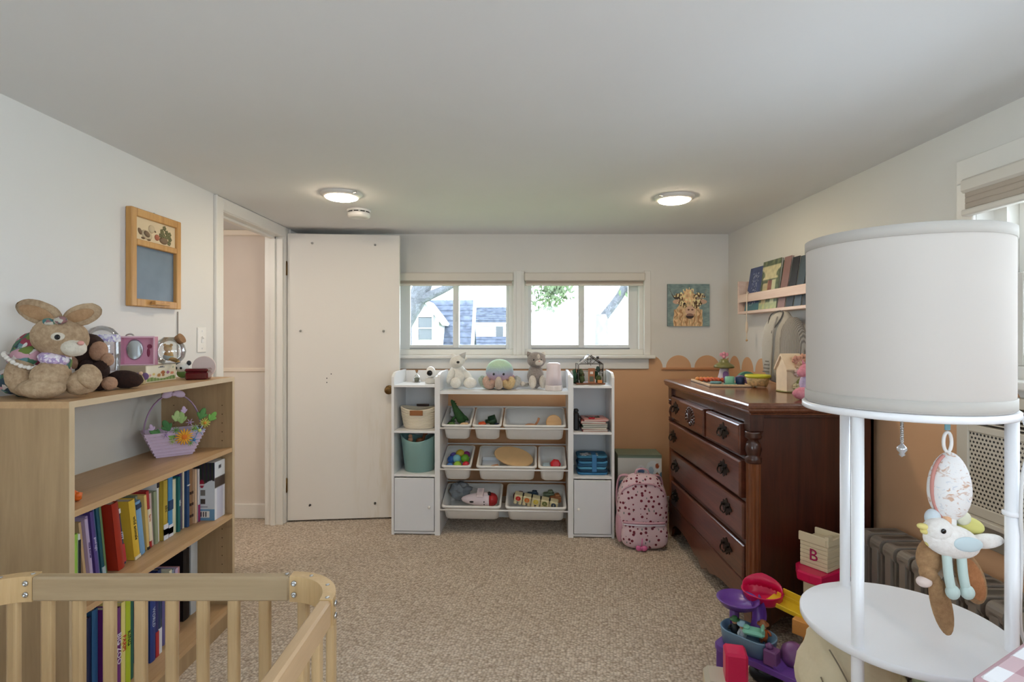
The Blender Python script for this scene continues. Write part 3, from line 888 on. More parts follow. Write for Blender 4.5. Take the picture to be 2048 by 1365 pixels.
# lowest shelf
book('black-backed tall book at the near end of the lowest shelf', 1.580, .03, .245, .19, -1.38, Z3, (24, 26, 30), 0, group=G3, band=[(.0, .62, (58, 76, 80))])
book('grey atlas with white edge on the lowest shelf', 1.612, .026, .205, .2, -1.36, Z3, (96, 104, 108), 0, group=G3)
book('dark teal workbook on the lowest shelf', 1.641, .016, .235, .2, -1.372, Z3, (24, 78, 84), 0, group=G3)
book('thin red-spined book on the lowest shelf', 1.660, .012, .262, .2, -1.39, Z3, (176, 30, 62), 0, group=G3)
book('pale green picture book on the lowest shelf', 1.675, .014, .275, .21, -1.40, Z3, (176, 202, 170), 0, group=G3)
book('navy book with white stripes on the lowest shelf', 1.692, .022, .285, .21, -1.40, Z3, (28, 44, 84), 0, group=G3)
book('mid blue picture book on the lowest shelf', 1.717, .026, .30, .22, -1.40, Z3, (54, 104, 150), 0, group=G3)
book('purple board book with big white letters', 1.748, .026, .288, .19, -1.345, Z3, (108, 40, 116), 0, group=G3, txt='BIG ZOO', tcol=(238, 228, 240), txt_size=.026)
book('white-edged yellow board book with red letters', 1.776, .020, .298, .19, -1.345, Z3, (232, 218, 130), 0, group=G3, txt='FARM', tcol=(196, 60, 36), txt_size=.022)
book('lime green board book with dark letters', 1.798, .024, .306, .19, -1.345, Z3, (178, 196, 44), 0, group=G3, txt='KING', tcol=(60, 70, 30), txt_size=.022)
book('large dark green hardback behind the board books', 1.826, .020, .335, .24, -1.352, Z3, (30, 96, 80), 0, group=G3)
book('tall pale grey hardback beside the green one', 1.85, .022, .348, .25, -1.40, Z3, (176, 182, 184), 0, group=G3)
book('tall cream hardback in the middle of the lowest shelf', 1.876, .022, .352, .25, -1.41, Z3, (206, 200, 190), 0, group=G3)
book('tall brown-edged hardback in the middle of the lowest shelf', 1.90, .018, .358, .25, -1.41, Z3, (148, 112, 74), 0, group=G3)
book('royal blue hardback with silver lettering', 1.924, .030, .315, .2, -1.345, Z3, (40, 62, 132), 0, group=G3, txt='WORLD', tcol=(190, 196, 216), txt_size=.02)
book('indigo book with a red foot', 1.957, .018, .318, .2, -1.348, Z3, (44, 46, 104), 0, group=G3, band=[(.0, .3, (182, 44, 52))])
book('dark blue book with a white foot', 1.978, .020, .322, .2, -1.352, Z3, (36, 58, 98), 0, group=G3, band=[(.0, .3, (222, 222, 228))])
book('green and yellow book beyond the blue ones', 2.004, .026, .28, .2, -1.372, Z3, (150, 170, 80), 0, group=G3, band=[(.4, .75, (34, 52, 92))])
book('violet and grey book beyond the blue ones', 2.034, .018, .275, .19, -1.372, Z3, (104, 96, 150), 0, group=G3)
book('thin olive book on the far half of the lowest shelf', 2.058, .012, .272, .19, -1.375, Z3, (120, 128, 96), 0, group=G3)
book('white and green book on the far half of the lowest shelf', 2.074, .018, .278, .19, -1.37, Z3, (226, 220, 190), 0, group=G3, band=[(.45, .75, (40, 96, 66))])
book('grey-blue book on the far half of the lowest shelf', 2.096, .02, .27, .19, -1.375, Z3, (140, 152, 170), 0, group=G3)
book('lilac and white book on the far half of the lowest shelf', 2.12, .018, .266, .18, -1.375, Z3, (190, 170, 200), 0, group=G3)
book('rose pink book on the far half of the lowest shelf', 2.142, .014, .262, .18, -1.378, Z3, (206, 150, 150), 0, group=G3)
# upright pair at the far end of the lowest shelf
book('black photo album standing at the far end of the lowest shelf', 2.215, .045, .30, .22, -1.40, Z3, (22, 20, 24), 0, group=G3)
book('tall grey-white binder beside the black album', 2.27, .05, .33, .22, -1.40, Z3, (196, 200, 202), 0, group=G3)

o = obj('orange_toy', MB().ell((0, 0, .018), (.02, .018, .018), jit=.25, sd=4).ell((.018, .004, .014), (.012, .012, .013), jit=.3, sd=2).ell((-.014, -.006, .012), (.012, .01, .012), jit=.3), mat('orange_rubber', (226, 108, 34), .4), None, T(-1.355, 1.655, SH[0]))
tag(o, 'small knobbly orange toy at the near end of the upper shelf', 'toy')

# ------------------------------------------------------------------ lavender basket with paper flowers
LAV = mat('lavender_plastic', (208, 186, 208), .5, bump=(60, .15, .002))
LAVD = mat('lavender_dark', (182, 154, 186), .55)
t = thing('easter_basket', 'lavender basket with arched handle and paper flowers on the upper shelf', 'basket', T(-1.447, 2.302, SH[0] + .001) @ rotm(0, 0, 40) @ Matrix.Scale(1.05, 4))


def rect_ring(a, b, z):
    return [(-a, -b, z), (a, -b, z), (a, b, z), (-a, b, z)]


bd = MB().loft([rect_ring(.062, .042, 0), rect_ring(.098, .062, .085), rect_ring(.105, .066, .100), rect_ring(.098, .060, .100), rect_ring(.058, .038, .006)], (True, True), sm=False)
b_ = obj('basket_body', bd, LAV, t)
for k in range(7):
    zz = .012 + k * .013; q = zz / .085
    obj('weave_band', MB().loft([rect_ring(.062 + .036 * q + .002, .042 + .02 * q + .002, zz - .003), rect_ring(.062 + .036 * q + .0035, .042 + .02 * q + .0035, zz), rect_ring(.062 + .036 * q + .002, .042 + .02 * q + .002, zz + .003)], (False, False), sm=False), LAV, b_)
hp = [(.100 * math.cos(rad(a)), 0, .085 + .16 * math.sin(rad(a))) for a in range(0, 181, 10)]
h_ = obj('handle', MB().tube(hp, .013, 8, flat=.22), LAVD, t)
obj('bow', MB().ell((.02, -.012, .245), (.022, .006, .014), rotm(0, 20, 0)).ell((-.02, -.012, .245), (.022, .006, .014), rotm(0, -20, 0)).ell((0, -.014, .245), .008), LAV, h_)
FL = [(-.012, -.069, .064, .014, (190, 206, 140), (150, 170, 90), 8), (.000, -.069, .108, .016, (120, 170, 90), (90, 140, 60), 8), (.066, -.066, .108, .018, (170, 196, 120), (120, 160, 80), 9), (.05, -.069, .050, .013, (160, 190, 110), (100, 150, 70), 8), (.028, -.070, .078, .034, (240, 180, 60), (232, 128, 40), 16), (.082, -.066, .098, .024, (150, 176, 206), (200, 206, 120), 6), (.062, -.068, .062, .020, (140, 178, 210), (70, 120, 170), 6), (-.032, -.068, .092, .018, (214, 190, 222), (180, 150, 200), 6), (.05, -.055, .132, .016, (206, 180, 214), (160, 130, 176), 6), (.104, -.05, .124, .022, (206, 210, 96), (214, 150, 60), 12)]
for i, (x, y, z, r_, c1, c2, n) in enumerate(FL):
    fm = MB()
    for k in range(n):
        a = 360 * k / n
        fm.ell((0, 0, 0), (r_ * .5, r_ * .16, r_ * .1), T(x, y - .004 * (k % 2), z) @ rotm(0, a, 0) @ T(r_ * .5, 0, 0), 8, 5)
    f_ = obj('flower', fm, mat('petal_%d' % i, c1, .7), t)
    obj('flower_heart', MB().ell((x, y - .008, z), (r_ * .3, r_ * .2, r_ * .3), None, 10, 6), mat('heart_%d' % i, c2, .8), f_)
for i, (x, z, rz, l_, c) in enumerate(((-.02, .125, 25, .05, (62, 118, 62)), (-.05, .11, 55, .045, (74, 128, 70)), (.02, .15, 0, .05, (150, 180, 110)), (.0, .16, -8, .045, (170, 196, 130)), (.085, .16, -20, .05, (84, 136, 70)), (.118, .15, -35, .045, (120, 176, 80)), (.0, .095, 60, .035, (120, 168, 70)), (.055, .11, -60, .035, (60, 110, 60)), (.03, .19, 5, .03, (206, 182, 214)), (-.075, .13, 18, .03, (206, 182, 214)))):
    obj('leaf', MB().ell((0, 0, l_ * .5), (l_ * .25, .002, l_ * .5), None, 8, 6).ell((l_ * .22, 0, l_ * .35), (l_ * .12, .002, l_ * .25), rotm(0, 35, 0), 8, 5).ell((-l_ * .22, 0, l_ * .35), (l_ * .12, .002, l_ * .25), rotm(0, -35, 0), 8, 5), mat('leafc_%d' % i, c, .7), t, T(x, -.062, z - .02) @ rotm(0, -rz, 0))

# ------------------------------------------------------------------ on top of the bookcase
ZT = BH + .001
RB = plush('rabbit_fur', (200, 174, 142), (152, 124, 94), 70)
RBW = plush('rabbit_muzzle', (236, 228, 212), (206, 198, 180), 80)
DRESS = floral('rabbit_dress', [(70, 110, 84), (206, 196, 190), (150, 60, 80), (46, 66, 80), (196, 150, 160), (96, 136, 140), (224, 220, 214), (110, 130, 60)], 46)
t = thing('plush_rabbit', 'large tan plush rabbit in a flowered dress sitting on the bookcase', 'plush toy', T(-1.42, 1.665, ZT + .002) @ Matrix.Scale(1.0, 4))
# local: x right in the picture, -y towards the viewer; it looks to the right
obj('body', MB().ell((-.06, .03, .105), (.084, .062, .100), jit=.05), DRESS, t)
obj('sleeve', MB().ell((-.058, -.022, .118), (.050, .042, .036), rotm(0, -20, 0), jit=.1, sd=6), DRESS, t)
obj('skirt', MB().ell((-.088, .012, .050), (.068, .075, .050), jit=.12, sd=3), DRESS, t)
hd = obj('head', MB().ell((.030, -.006, .180), (.078, .062, .062), rotm(0, 10, 0), 28, 18, jit=.025), RB, t)
obj('muzzle', MB().ell((.088, -.026, .150), (.032, .034, .026), rotm(0, 20, 0), jit=.05), RBW, hd)
obj('nose', MB().ell((.118, -.036, .164), (.008, .009, .007)), mat('pink_nose', (222, 160, 150), .6), hd)
obj('eye_patch', MB().ell((.066, -.0555, .183), (.018, .009, .013), rotm(0, 0, 25)), RBW, hd)
obj('eye', MB().ell((.069, -.0625, .182), (.0085, .005, .0080)), mat('black_eye', (10, 10, 12), .12), hd)


def ear(cx, cz, rx, rz_, ang, name='ear'):
    e = obj(name, MB().ell((0, 0, 0), (rx, .018, rz_), T(cx, .0, cz) @ rotm(0, ang, 0), 22, 14, jit=.04, fn=lambda q: (q.x, q.y + (.5 * (1 - q.z * q.z) if q.y < 0 else 0), q.z)), RB, t)
    obj('inner_ear', MB().ell((0, 0, 0), (rx * .74, .006, rz_ * .55), T(cx, -.010, cz - .002) @ rotm(0, ang, 0), 18, 10), plush('rabbit_inner', (186, 150, 112), (160, 122, 86), 60), e)


ear(-.040, .258, .076, .036, 18)
ear(.092, .250, .064, .033, -16)
for x, z, ry in ((.030, .226, 18), (.064, .232, -10)):
    obj('bow_loop', MB().ell((x, -.045, z), (.019, .012, .012), rotm(0, ry, 0), jit=.12), floral('bow_cloth', [(110, 140, 120), (196, 190, 176), (150, 110, 110), (70, 120, 120)], 90), hd)
obj('arm', MB().ell((-.050, -.050, .064), (.040, .036, .056), rotm(0, -10, 0), jit=.07, sd=1), RB, t)
cuff = MB()
for k in range(30):
    a = 2 * PI * k / 30
    cuff.ell((-.046 + .046 * math.cos(a), -.046 + .040 * math.sin(a), .112 + .006 * math.sin(2 * a) - .018 * math.cos(a)), (.007, .007, .005 + .002 * (k % 2)), None, 8, 5)
obj('lace_cuff', cuff, mat('lace_white', (226, 220, 210), .9), t)
obj('leg', MB().ell((.030, -.040, .060), (.050, .050, .050), rotm(0, 10, 0), jit=.08, sd=2), RB, t)
f_ = obj('foot', MB().ell((.022, -.062, .030), (.066, .045, .030), None, jit=.06, sd=5), RB, t)
obj('leg', MB().ell((.095, .0, .044), (.050, .040, .038), rotm(0, -28, 0), jit=.08, sd=7), RB, t)
obj('foot', MB().ell((.128, -.014, .062), (.026, .034, .038), rotm(0, -20, 0), jit=.08, sd=8), RB, t)
obj('collar', MB().ell((.030, -.030, .116), (.040, .036, .022), rotm(0, 12, 0), jit=.08), floral('collar_print', [(226, 214, 226), (196, 170, 206), (240, 236, 240), (170, 150, 190)], 120), t)

MK = plush('monkey_fur', (62, 36, 26), (34, 18, 14), 80)
MKT = plush('monkey_tan', (190, 152, 124), (158, 120, 96), 80)
t = thing('plush_monkey', 'dark brown plush monkey with tan muzzle slumped beside the rabbit', 'plush toy', T(-1.445, 1.875, ZT))
obj('body', MB().ell((-.028, .02, .068), (.05, .046, .068), jit=.06), MK, t)
hd = obj('head', MB().ell((-.030, .0, .142), (.052, .046, .054), jit=.05), MK, t)
obj('muzzle', MB().ell((.018, -.014, .135), (.026, .028, .034), rotm(0, 10, 0), jit=.05), MKT, hd)
obj('eye', MB().ell((-.004, -.041, .158), .005), mat('black_eye', (0, 0, 0)), hd)
obj('ear', MB().ell((-.052, -.036, .098), (.016, .010, .024), rotm(0, -15, 0)), MKT, hd)
obj('arm', MB().tube(spline([(-.02, -.02, .09), (.01, -.035, .075), (.036, -.02, .085), (.045, -.012, .1)], 5), [.02, .02, .019, .019, .019, .019, .018, .018, .018, .018, .018, .018, .017, .017, .016, .015]), MK, t)
obj('hand', MB().ell((.047, -.012, .104), (.020, .018, .024), jit=.08), MKT, t)
obj('leg', MB().ell((.060, .055, .032), (.062, .032, .032), rotm(0, 4, 0), jit=.05, sd=3), MK, t)
obj('leg', MB().ell((.016, -.018, .026), (.052, .030, .026), rotm(0, 6, 0), jit=.05, sd=4), MK, t)
obj('foot', MB().ell((.062, -.022, .024), (.022, .026, .023), jit=.06), MKT, t)
obj('tail', MB().tube(spline([(-.06, .04, .02), (-.09, .02, .018), (-.1, -.02, .014)], 5), .012), MK, t)

CLEAR = glass('clear_plastic', (250, 252, 254), alpha=.35)
t = thing('domed_jar', 'clear plastic dome jar with flower print and white foot behind the monkey', 'jar', T(-1.532, 2.015, ZT))
obj('foot', MB().lathe([(.045, 0), (.045, .008), (.034, .016), (.034, .04), (.052, .052), (.054, .056)], 24), mat('jar_foot', (226, 226, 232), .3), t)
obj('dome', MB().lathe([(.055, .056), (.057, .09), (.057, .16), (.050, .195), (.034, .215), (.012, .224), (0, .225)], 28, caps=(False, True)), CLEAR, t)
obj('printed_band', MB().lathe([(.0575, .165), (.0575, .182), (.054, .192)], 28, caps=(False, False)), floral('jar_print', [(226, 226, 232), (200, 196, 220), (170, 160, 206), (236, 236, 238)], 110), t)
obj('handle', MB().tube([(.055, -.02, .12), (.05, -.06, .125), (.02, -.075, .14)], .003), CLEAR, t)

# picture box with open pink case standing on it
t = thing('keepsake_box', 'small cream wooden box with a painted meadow scene on its front', 'box', T(-1.447, 2.13, ZT))
obj('box_body', MB().b2((-.108, 0, 0), (0, .19, .068), .0015), mat('keepsake_wood', (196, 178, 150), .6, var=.08, vs_=20), t)


def meadow(u, v):
    if u < .03 or u > .97 or v < .06 or v > .94: return (222, 212, 184)
    if v < .22 + .06 * math.sin(u * 9): return (150, 172, 110) if math.sin(u * 60) > -.3 else (116, 146, 84)
    for cx, cy_, r_, c in ((.12, .42, .05, (222, 170, 160)), (.25, .46, .05, (226, 200, 120)), (.42, .38, .06, (206, 150, 90)), (.55, .52, .07, (190, 120, 70)), (.56, .36, .05, (196, 140, 90)), (.72, .5, .055, (176, 110, 150)), (.86, .44, .06, (214, 140, 110)), (.9, .8, .03, (160, 180, 150)), (.5, .86, .12, (70, 72, 76))):
        rr = ((u - cx) / 1.0) ** 2 + ((v - cy_) * (.9 if r_ < .1 else 6)) ** 2 * .5
        if rr < r_ ** 2: return c
    return (236, 228, 202)


painted('painted_front', .19, .068, 60, 26, meadow, t, T(.0006, .095, 0) @ rotm(0, 0, 90), .5)
PK = mat('pink_case', (228, 164, 188), .45)
t = thing('pink_mirror_case', 'small pink case standing open with an oval mirror inside', 'case', T(-1.506, 2.166, ZT + .0685) @ rotm(0, 0, 14))
cs = MB()
cs.b2((-.062, .03, 0), (.062, .036, .115)).b2((-.062, 0, 0), (-.056, .03, .115)).b2((.056, 0, 0), (.062, .03, .115)).b2((-.056, 0, 0), (.056, .03, .006)).b2((-.056, 0, .109), (.056, .03, .115))
obj('shell', cs, PK, t)
obj('edge_trim', MB().b2((-.063, -.002, .112), (.063, .0, .117)).b2((-.063, -.002, -.0), (.063, .0, .004)).b2((-.063, -.002, 0), (-.059, .0, .116)).b2((.059, -.002, 0), (.063, .0, .116)), mat('case_trim', (238, 200, 212), .5), t)
mr = obj('mirror_rim', MB().lathe([(.036, 0), (.036, .006), (.033, .007)], 28, T(-.018, .030, .062) @ rotm(90) @ Matrix.Diagonal((.82, 1.15, 1, 1))), mat('rim_silver', (206, 206, 212), .3, .8), t)
obj('mirror', MB().lathe([(.033, 0.006), (.033, .0075)], 28, T(-.018, .030, .062) @ rotm(90) @ Matrix.Diagonal((.82, 1.15, 1, 1))), mat('mirror_glass', (214, 220, 222), .06, 1.0), mr)
obj('printed_doll', MB().ell((.034, .029, .075), (.009, .0015, .009)).ell((.030, .029, .05), (.006, .0015, .018)), mat('case_print', (150, 60, 90), .6), t)
obj('handle', MB().tube([(.014 * math.cos(rad(a)) - .03, .012, .1155 + .010 * math.sin(rad(a))) for a in range(0, 181, 15)], .003, 6), METAL, t)
t = thing('globe_bottle', 'round clear glass bottle with a cork and a teddy inside', 'bottle', T(-1.436, 2.262, ZT + .0688))
obj('globe', MB().lathe([(.022, 0), (.040, .008), (.055, .028), (.060, .052), (.054, .078), (.040, .098), (.026, .108), (.022, .112)], 30, M=rotm(0, 0, 0), caps=(True, False)), glass('bottle_glass', (250, 253, 253), alpha=.5), t)
obj('cork', MB().lathe([(.019, 0), (.022, .02)], 16, T(.036, 0, .100) @ rotm(0, 62, 0) @ T(0, 0, -.002)), mat('cork', (150, 112, 76), .9, var=.2, vs_=60), t)
tb = obj('teddy', MB().ell((-.006, -.002, .066), (.016, .014, .015)).ell((-.019, -.002, .079), .006).ell((.008, -.002, .079), .006).ell((-.002, -.004, .035), (.018, .016, .022)).ell((.022, -.008, .018), (.026, .010, .009), rotm(0, 18, 0)), mat('teddy_tan', (196, 156, 98), .8, bump=(90, .5)), t)
obj('overalls', MB().ell((-.004, -.004, .030), (.020, .0175, .016)), mat('overalls_blue', (160, 182, 186), .8), tb)
t = thing('panda_figurine', 'tiny white and green panda figurine between glass bottle and red box', 'figurine', T(-1.455, 2.385, ZT))
obj('body', MB().ell((0, 0, .022), (.026, .022, .022)), mat('figurine_green', (110, 150, 78), .6), t)
hd = obj('head', MB().ell((0, -.002, .045), (.030, .026, .024)), mat('figurine_white', (228, 228, 222), .4), t)
for sx in (-1, 1):
    obj('eye', MB().ell((sx * .010 - .004, -.025, .045), (.006, .004, .006)), BLACK, hd)
    obj('ear', MB().ell((sx * .024 + .002, 0, .066), (.010, .008, .011)), mat('figurine_dark', (52, 60, 66), .5), hd)
t = thing('lacquer_box', 'small dark red lacquered box at the far end of the bookcase', 'box', T(-1.352, 2.325, ZT) @ rotm(0, 0, 16))
LQ = mat('dark_red_lacquer', (92, 18, 26), .18, coat=.6)
obj('box_body', MB().box((0, 0, .016), (.088, .07, .032), .005), LQ, t)
obj('lid', MB().box((0, 0, .040), (.090, .072, .014), .005), LQ, t)
o = obj('pale_disc', MB().lathe([(.046, 0), (.048, .003), (.048, .008), (.046, .011)], 36, rotm(90)), mat('pale_pink_disc', (224, 204, 196), .6), None, T(-1.372, 2.405, ZT + .0475) @ rotm(-4, 0, 16))
tag(o, 'pale pink round disc standing on edge behind the red lacquered box', 'disc')
t = thing('fairy_figurine', 'tiny lilac and yellow fairy figurine in front of the painted box', 'figurine', T(-1.435, 2.085, ZT))
obj('dress', MB().lathe([(.016, 0), (.012, .02), (.004, .036)], 12), mat('fairy_yellow', (206, 188, 140), .6), t)
obj('head', MB().ell((0, 0, .042), .007), mat('fairy_skin', (226, 190, 160), .6), t)
for sx in (-1, 1):
    obj('wing', MB().ell((sx * .014, .005, .030), (.014, .002, .014), rotm(0, sx * 25, 0)), mat('fairy_wing', (140, 112, 160), .5), t)

# ------------------------------------------------------------------ on the left wall
PINE = wood('pine_frame', (186, 134, 72), (214, 164, 98), 'z', .5)
t = thing('chalkboard', 'small wood framed chalkboard with duck relief hanging on the wall', 'chalkboard', T(XL + .001, 2.229, 1.44) @ rotm(0, 0, 90))
# local x along the wall (away from the viewer), local -y into the room
W_, H_, D_ = .333, .413, .028
for x0, x1, z0, z1 in ((0, .032, 0, H_), (W_ - .032, W_, 0, H_), (.032, W_ - .032, 0, .032), (.032, W_ - .032, H_ - .034, H_), (.032, W_ - .032, .258, .284)):
    obj('frame_rail', MB().b2((x0, -D_, z0), (x1, 0, z1), .003), PINE, t)
obj('slate', MB().b2((.030, -.010, .030), (W_ - .030, -.006, .260)), mat('chalk_slate', (118, 134, 150), .55, var=.12, vs_=7), t)
tl = obj('relief_panel', MB().b2((.030, -.018, .282), (W_ - .030, -.012, H_ - .032)), mat('relief_cream', (226, 204, 168), .6, var=.04), t)
RD = mat('relief_brown', (128, 104, 78), .6); RG = mat('relief_olive', (128, 124, 84), .6); RC = mat('relief_pale', (206, 186, 152), .6)
for nm, c, r_, ry, mm in (('duck_body', (.105, -.018, .312), (.036, .007, .020), 10, RC), ('duck_head', (.135, -.018, .342), (.020, .007, .018), 0, RC), ('duck_wing', (.098, -.024, .314), (.020, .006, .012), 20, RD), ('duck_tail', (.062, -.018, .320), (.016, .006, .010), 50, RD), ('duck_foot', (.082, -.018, .295), (.012, .005, .005), 0, RD), ('duck_foot', (.118, -.018, .293), (.012, .005, .005), 0, RD), ('beak', (.158, -.018, .336), (.008, .004, .004), 20, RD), ('basket', (.172, -.018, .312), (.016, .007, .014), 0, mat('relief_red', (176, 104, 76), .6)), ('plant', (.218, -.018, .305), (.030, .006, .016), 0, RD)):
    obj(nm, MB().ell(c, r_, rotm(0, ry, 0), 12, 8), mm, tl)
fm = MB()
for k, (x, z) in enumerate(((.205, .345), (.222, .362), (.238, .345), (.215, .330), (.245, .328), (.258, .340), (.262, .318), (.228, .318), (.198, .326), (.255, .300))):
    for a in range(5):
        fm.ell((x + .007 * math.cos(a * 1.257), -.019, z + .007 * math.sin(a * 1.257)), (.005, .004, .005), None, 6, 5)
obj('blossoms', fm, RG, tl)
obj('chalk_ledge', MB().b2((.115, -.05, .010), (.215, -.028, .018), .002).b2((.115, -.05, .018), (.125, -.03, .028), .002), PINE, t)
obj('hanger', MB().ell((.165, -.01, H_ + .003), (.006, .004, .005)), METAL, t)
o = obj('wall_wire', MB().tube([(XL + .004, 2.575, 1.43), (XL + .004, 2.575, 1.30), (XL + .004, 2.578, 1.15)], .0022, 6), mat('wire_grey', (120, 112, 104), .6))
tag(o, 'thin grey wire running down the wall below the chalkboard', 'wire')
t = thing('light_switch', 'white toggle light switch beside the door casing', 'switch', T(XL, 2.774, 1.294) @ rotm(0, 0, 90))
obj('plate', MB().box((0, -.003, 0), (.076, .006, .13), .003), mat('switch_plate', (238, 234, 226), .22, coat=.5), t)
obj('toggle_bezel', MB().box((0, -.007, .0), (.016, .004, .03), .001), PLAST, t)
obj('toggle', MB().box((0, -.012, .006), (.009, .016, .011), .002, rotm(-25)), PLAST, t)
for z in (-.045, .045):
    obj('plate_screw', MB().lathe([(.0035, 0), (.003, .001)], 8, T(0, -.006, z) @ rotm(90)), METAL, t)

# ------------------------------------------------------------------ crib at lower left
CRB = wood('crib_beech', (176, 146, 104), (194, 164, 122), 'z', .35, coat=.15)
CRBX = wood('crib_beech_rail', (160, 137, 105), (178, 155, 122), 'x', .35, coat=.15)
CRBY = wood('crib_beech_side', (178, 146, 108), (196, 164, 126), 'y', .35, coat=.15)
t = thing('baby_crib', 'light beech crib with rounded corners and slatted sides in the foreground', 'crib')
X0, X1, Y0c, Y1c, RZ0, RZ1, TH, CR = -1.10, -.335, -.28, 1.125, .776, .826, .024, .12


def crib_corner(cx, cy_, a0, name='corner_rail'):
    out = arc(cx, cy_, CR, a0, a0 + 90, 12); inn = arc(cx, cy_, CR - TH, a0 + 90, a0, 12)
    c_ = obj(name, MB().prism(out + inn, RZ1 - RZ0 + .002, T(0, 0, RZ0 - .001)), wood('crib_bent_ply', (188, 154, 106), (206, 174, 128), 'z', .35), t)
    return c_


k1 = crib_corner(X1 - CR, Y1c - CR, 0); k2 = crib_corner(X0 + CR, Y1c - CR, 90); k3 = crib_corner(X0 + CR, Y0c + CR, 180); k4 = crib_corner(X1 - CR, Y0c + CR, 270)
obj('end_rail', MB().b2((X0 + CR + .0, Y1c - TH - .003, RZ0), (X1 - CR, Y1c - .003, RZ1), .004), CRBX, t)
obj('end_rail', MB().b2((X0 + CR, Y0c + .003, RZ0), (X1 - CR, Y0c + TH, RZ1), .004), CRBX, t)
obj('side_rail', MB().b2((X1 - TH - .002, Y0c + CR, RZ0), (X1 - .002, Y1c - CR, RZ1), .004), CRBY, t)
obj('side_rail', MB().b2((X0 + .002, Y0c + CR, RZ0), (X0 + TH, Y1c - CR, RZ1), .004), CRBY, t)


def slat(x, y, name='slat'):
    obj(name, MB().prism(rrect(.024, .016, .006, 3), RZ0 + .004 - .26, T(x, y, .26)), CRB, t)


n = 8
for k in range(8):
    slat(-.9545 + .0637 * k, Y1c - TH / 2 - .003)
for k in range(17):
    y = Y1c - .085 - k * .075
    if y > Y0c + .05:
        obj('slat', MB().prism(rrect(.016, .024, .006, 3), RZ0 + .004 - .26, T(X1 - TH / 2 - .002, y, .26)), CRB, t)
        obj('slat', MB().prism(rrect(.016, .024, .006, 3), RZ0 + .004 - .26, T(X0 + TH / 2 + .002, y, .26)), CRB, t)
for k in range(7):
    slat(X0 + CR + .045 + k * .07, Y0c + TH / 2)
slat(X1 - CR + .026, Y1c - CR + .105)
slat(X0 + CR - .04, Y1c - CR + .100)
rb = MB()
rb.b2((X0 + CR, Y1c - TH - .003, .22), (X1 - CR, Y1c - .003, .27), .004).b2((X0 + CR, Y0c + .003, .22), (X1 - CR, Y0c + TH, .27), .004).b2((X1 - TH, Y0c + CR, .22), (X1 - .002, Y1c - CR, .27), .004).b2((X0 + .002, Y0c + CR, .22), (X0 + TH, Y1c - CR, .27), .004)
obj('bottom_rail', rb, CRBX, t)
for cx, cy_, a0 in ((X1 - CR, Y1c - CR, 0), (X0 + CR, Y1c - CR, 90), (X0 + CR, Y0c + CR, 180), (X1 - CR, Y0c + CR, 270)):
    obj('bottom_corner', MB().prism(arc(cx, cy_, CR, a0, a0 + 90, 10) + arc(cx, cy_, CR - TH, a0 + 90, a0, 10), .05, T(0, 0, .22)), CRBX, t)
    lx, ly = cx + CR * .62 * math.cos(rad(a0 + 45)), cy_ + CR * .62 * math.sin(rad(a0 + 45))
    obj('leg', MB().cyl((lx, ly, 0), (lx, ly, .25), .022, .028), CRB, t)
obj('mattress_base', MB().b2((X0 + .04, Y0c + .05, .232), (X1 - .04, Y1c - .05, .26)), CRBX, t)
SCR = mat('bolt_silver', (196, 198, 200), .25, 1.0)
for kk, xs_ in ((k2, (X0 + CR - .012,)), (k1, (X1 - CR + .010,))):
    for x in xs_:
        for z in (RZ0 + .014, RZ1 - .013):
            obj('bolt', MB().lathe([(.0058, 0), (.0058, .002), (.004, .0035), (.0022, .0035), (.0022, .0015), (0, .0015)], 14, T(x, Y1c - TH - .001, z) @ rotm(90)), SCR, kk)
for y in (Y1c - CR - .006,):
    for z in (RZ0 + .014, RZ1 - .013):
        obj('bolt', MB().lathe([(.0058, 0), (.0058, .002), (.004, .0035), (0, .0035)], 14, T(X1, y + .02, z) @ rotm(0, 90, 0)), SCR, k1)
for cx, cy_, a0, kk in ((X1 - CR, Y1c - CR, 0, k1), (X0 + CR, Y1c - CR, 90, k2)):
    for a in (4, 33, 66, 95):
        q = rad(a0 + a); r_ = CR - TH / 2
        obj('top_screw', MB().lathe([(.0042, 0), (.0035, .0015), (.001, .0018)], 10, T(cx + r_ * math.cos(q), cy_ + r_ * math.sin(q), RZ1 + .001)), SCR, kk)
o = obj('crib_mattress', MB().b2((X0 + .045, Y0c + .06, .261), (X1 - .045, Y1c - .06, .36), .02), mat('crib_sheet', (232, 226, 216), .9, bump=(40, .2)))
tag(o, 'cream sheeted mattress lying inside the beech crib', 'mattress')

# ------------------------------------------------------------------ white toy storage unit under the windows
UM = T(-.799, 3.564, 0) @ rotm(0, 0, -2.75)
t = thing('toy_storage_unit', 'white toy organizer with end cupboards and three rows of bins', 'storage unit', UM)
UD, UW = .33, 1.46
CA, CB = .305, 1.162


def side(x, z1, zf, nm='side_panel'):
    pts = [(0, 0), (UD, 0), (UD, z1)] + [(.12 - .12 * k / 6 + .0, z1 - (z1 - zf) * (1 - math.cos(PI / 2 * k / 6))) for k in range(7)]
    pts = [(0, .0), (UD, .0), (UD, z1), (.10, z1), (.05, z1 - .004), (.015, zf + .012), (0, zf)]
    obj(nm, MB().prism(pts, .017, T(x, 0, 0) @ Matrix(((0, 0, 1, 0), (1, 0, 0, 0), (0, 1, 0, 0), (0, 0, 0, 1)))), LAM, t)


side(0, 1.072, 1.040); side(CA - .017, 1.05, 1.03); side(CA, 1.07, 1.045); side(CB, 1.072, 1.045); side(CB + .017, 1.05, 1.03); side(UW - .017, 1.072, 1.040)


def board(x0, x1, z1, nm='shelf', th=.015, y0=.004):
    obj(nm, MB().b2((x0, y0, z1 - th), (x1, UD - .012, z1), .001), LAM, t)


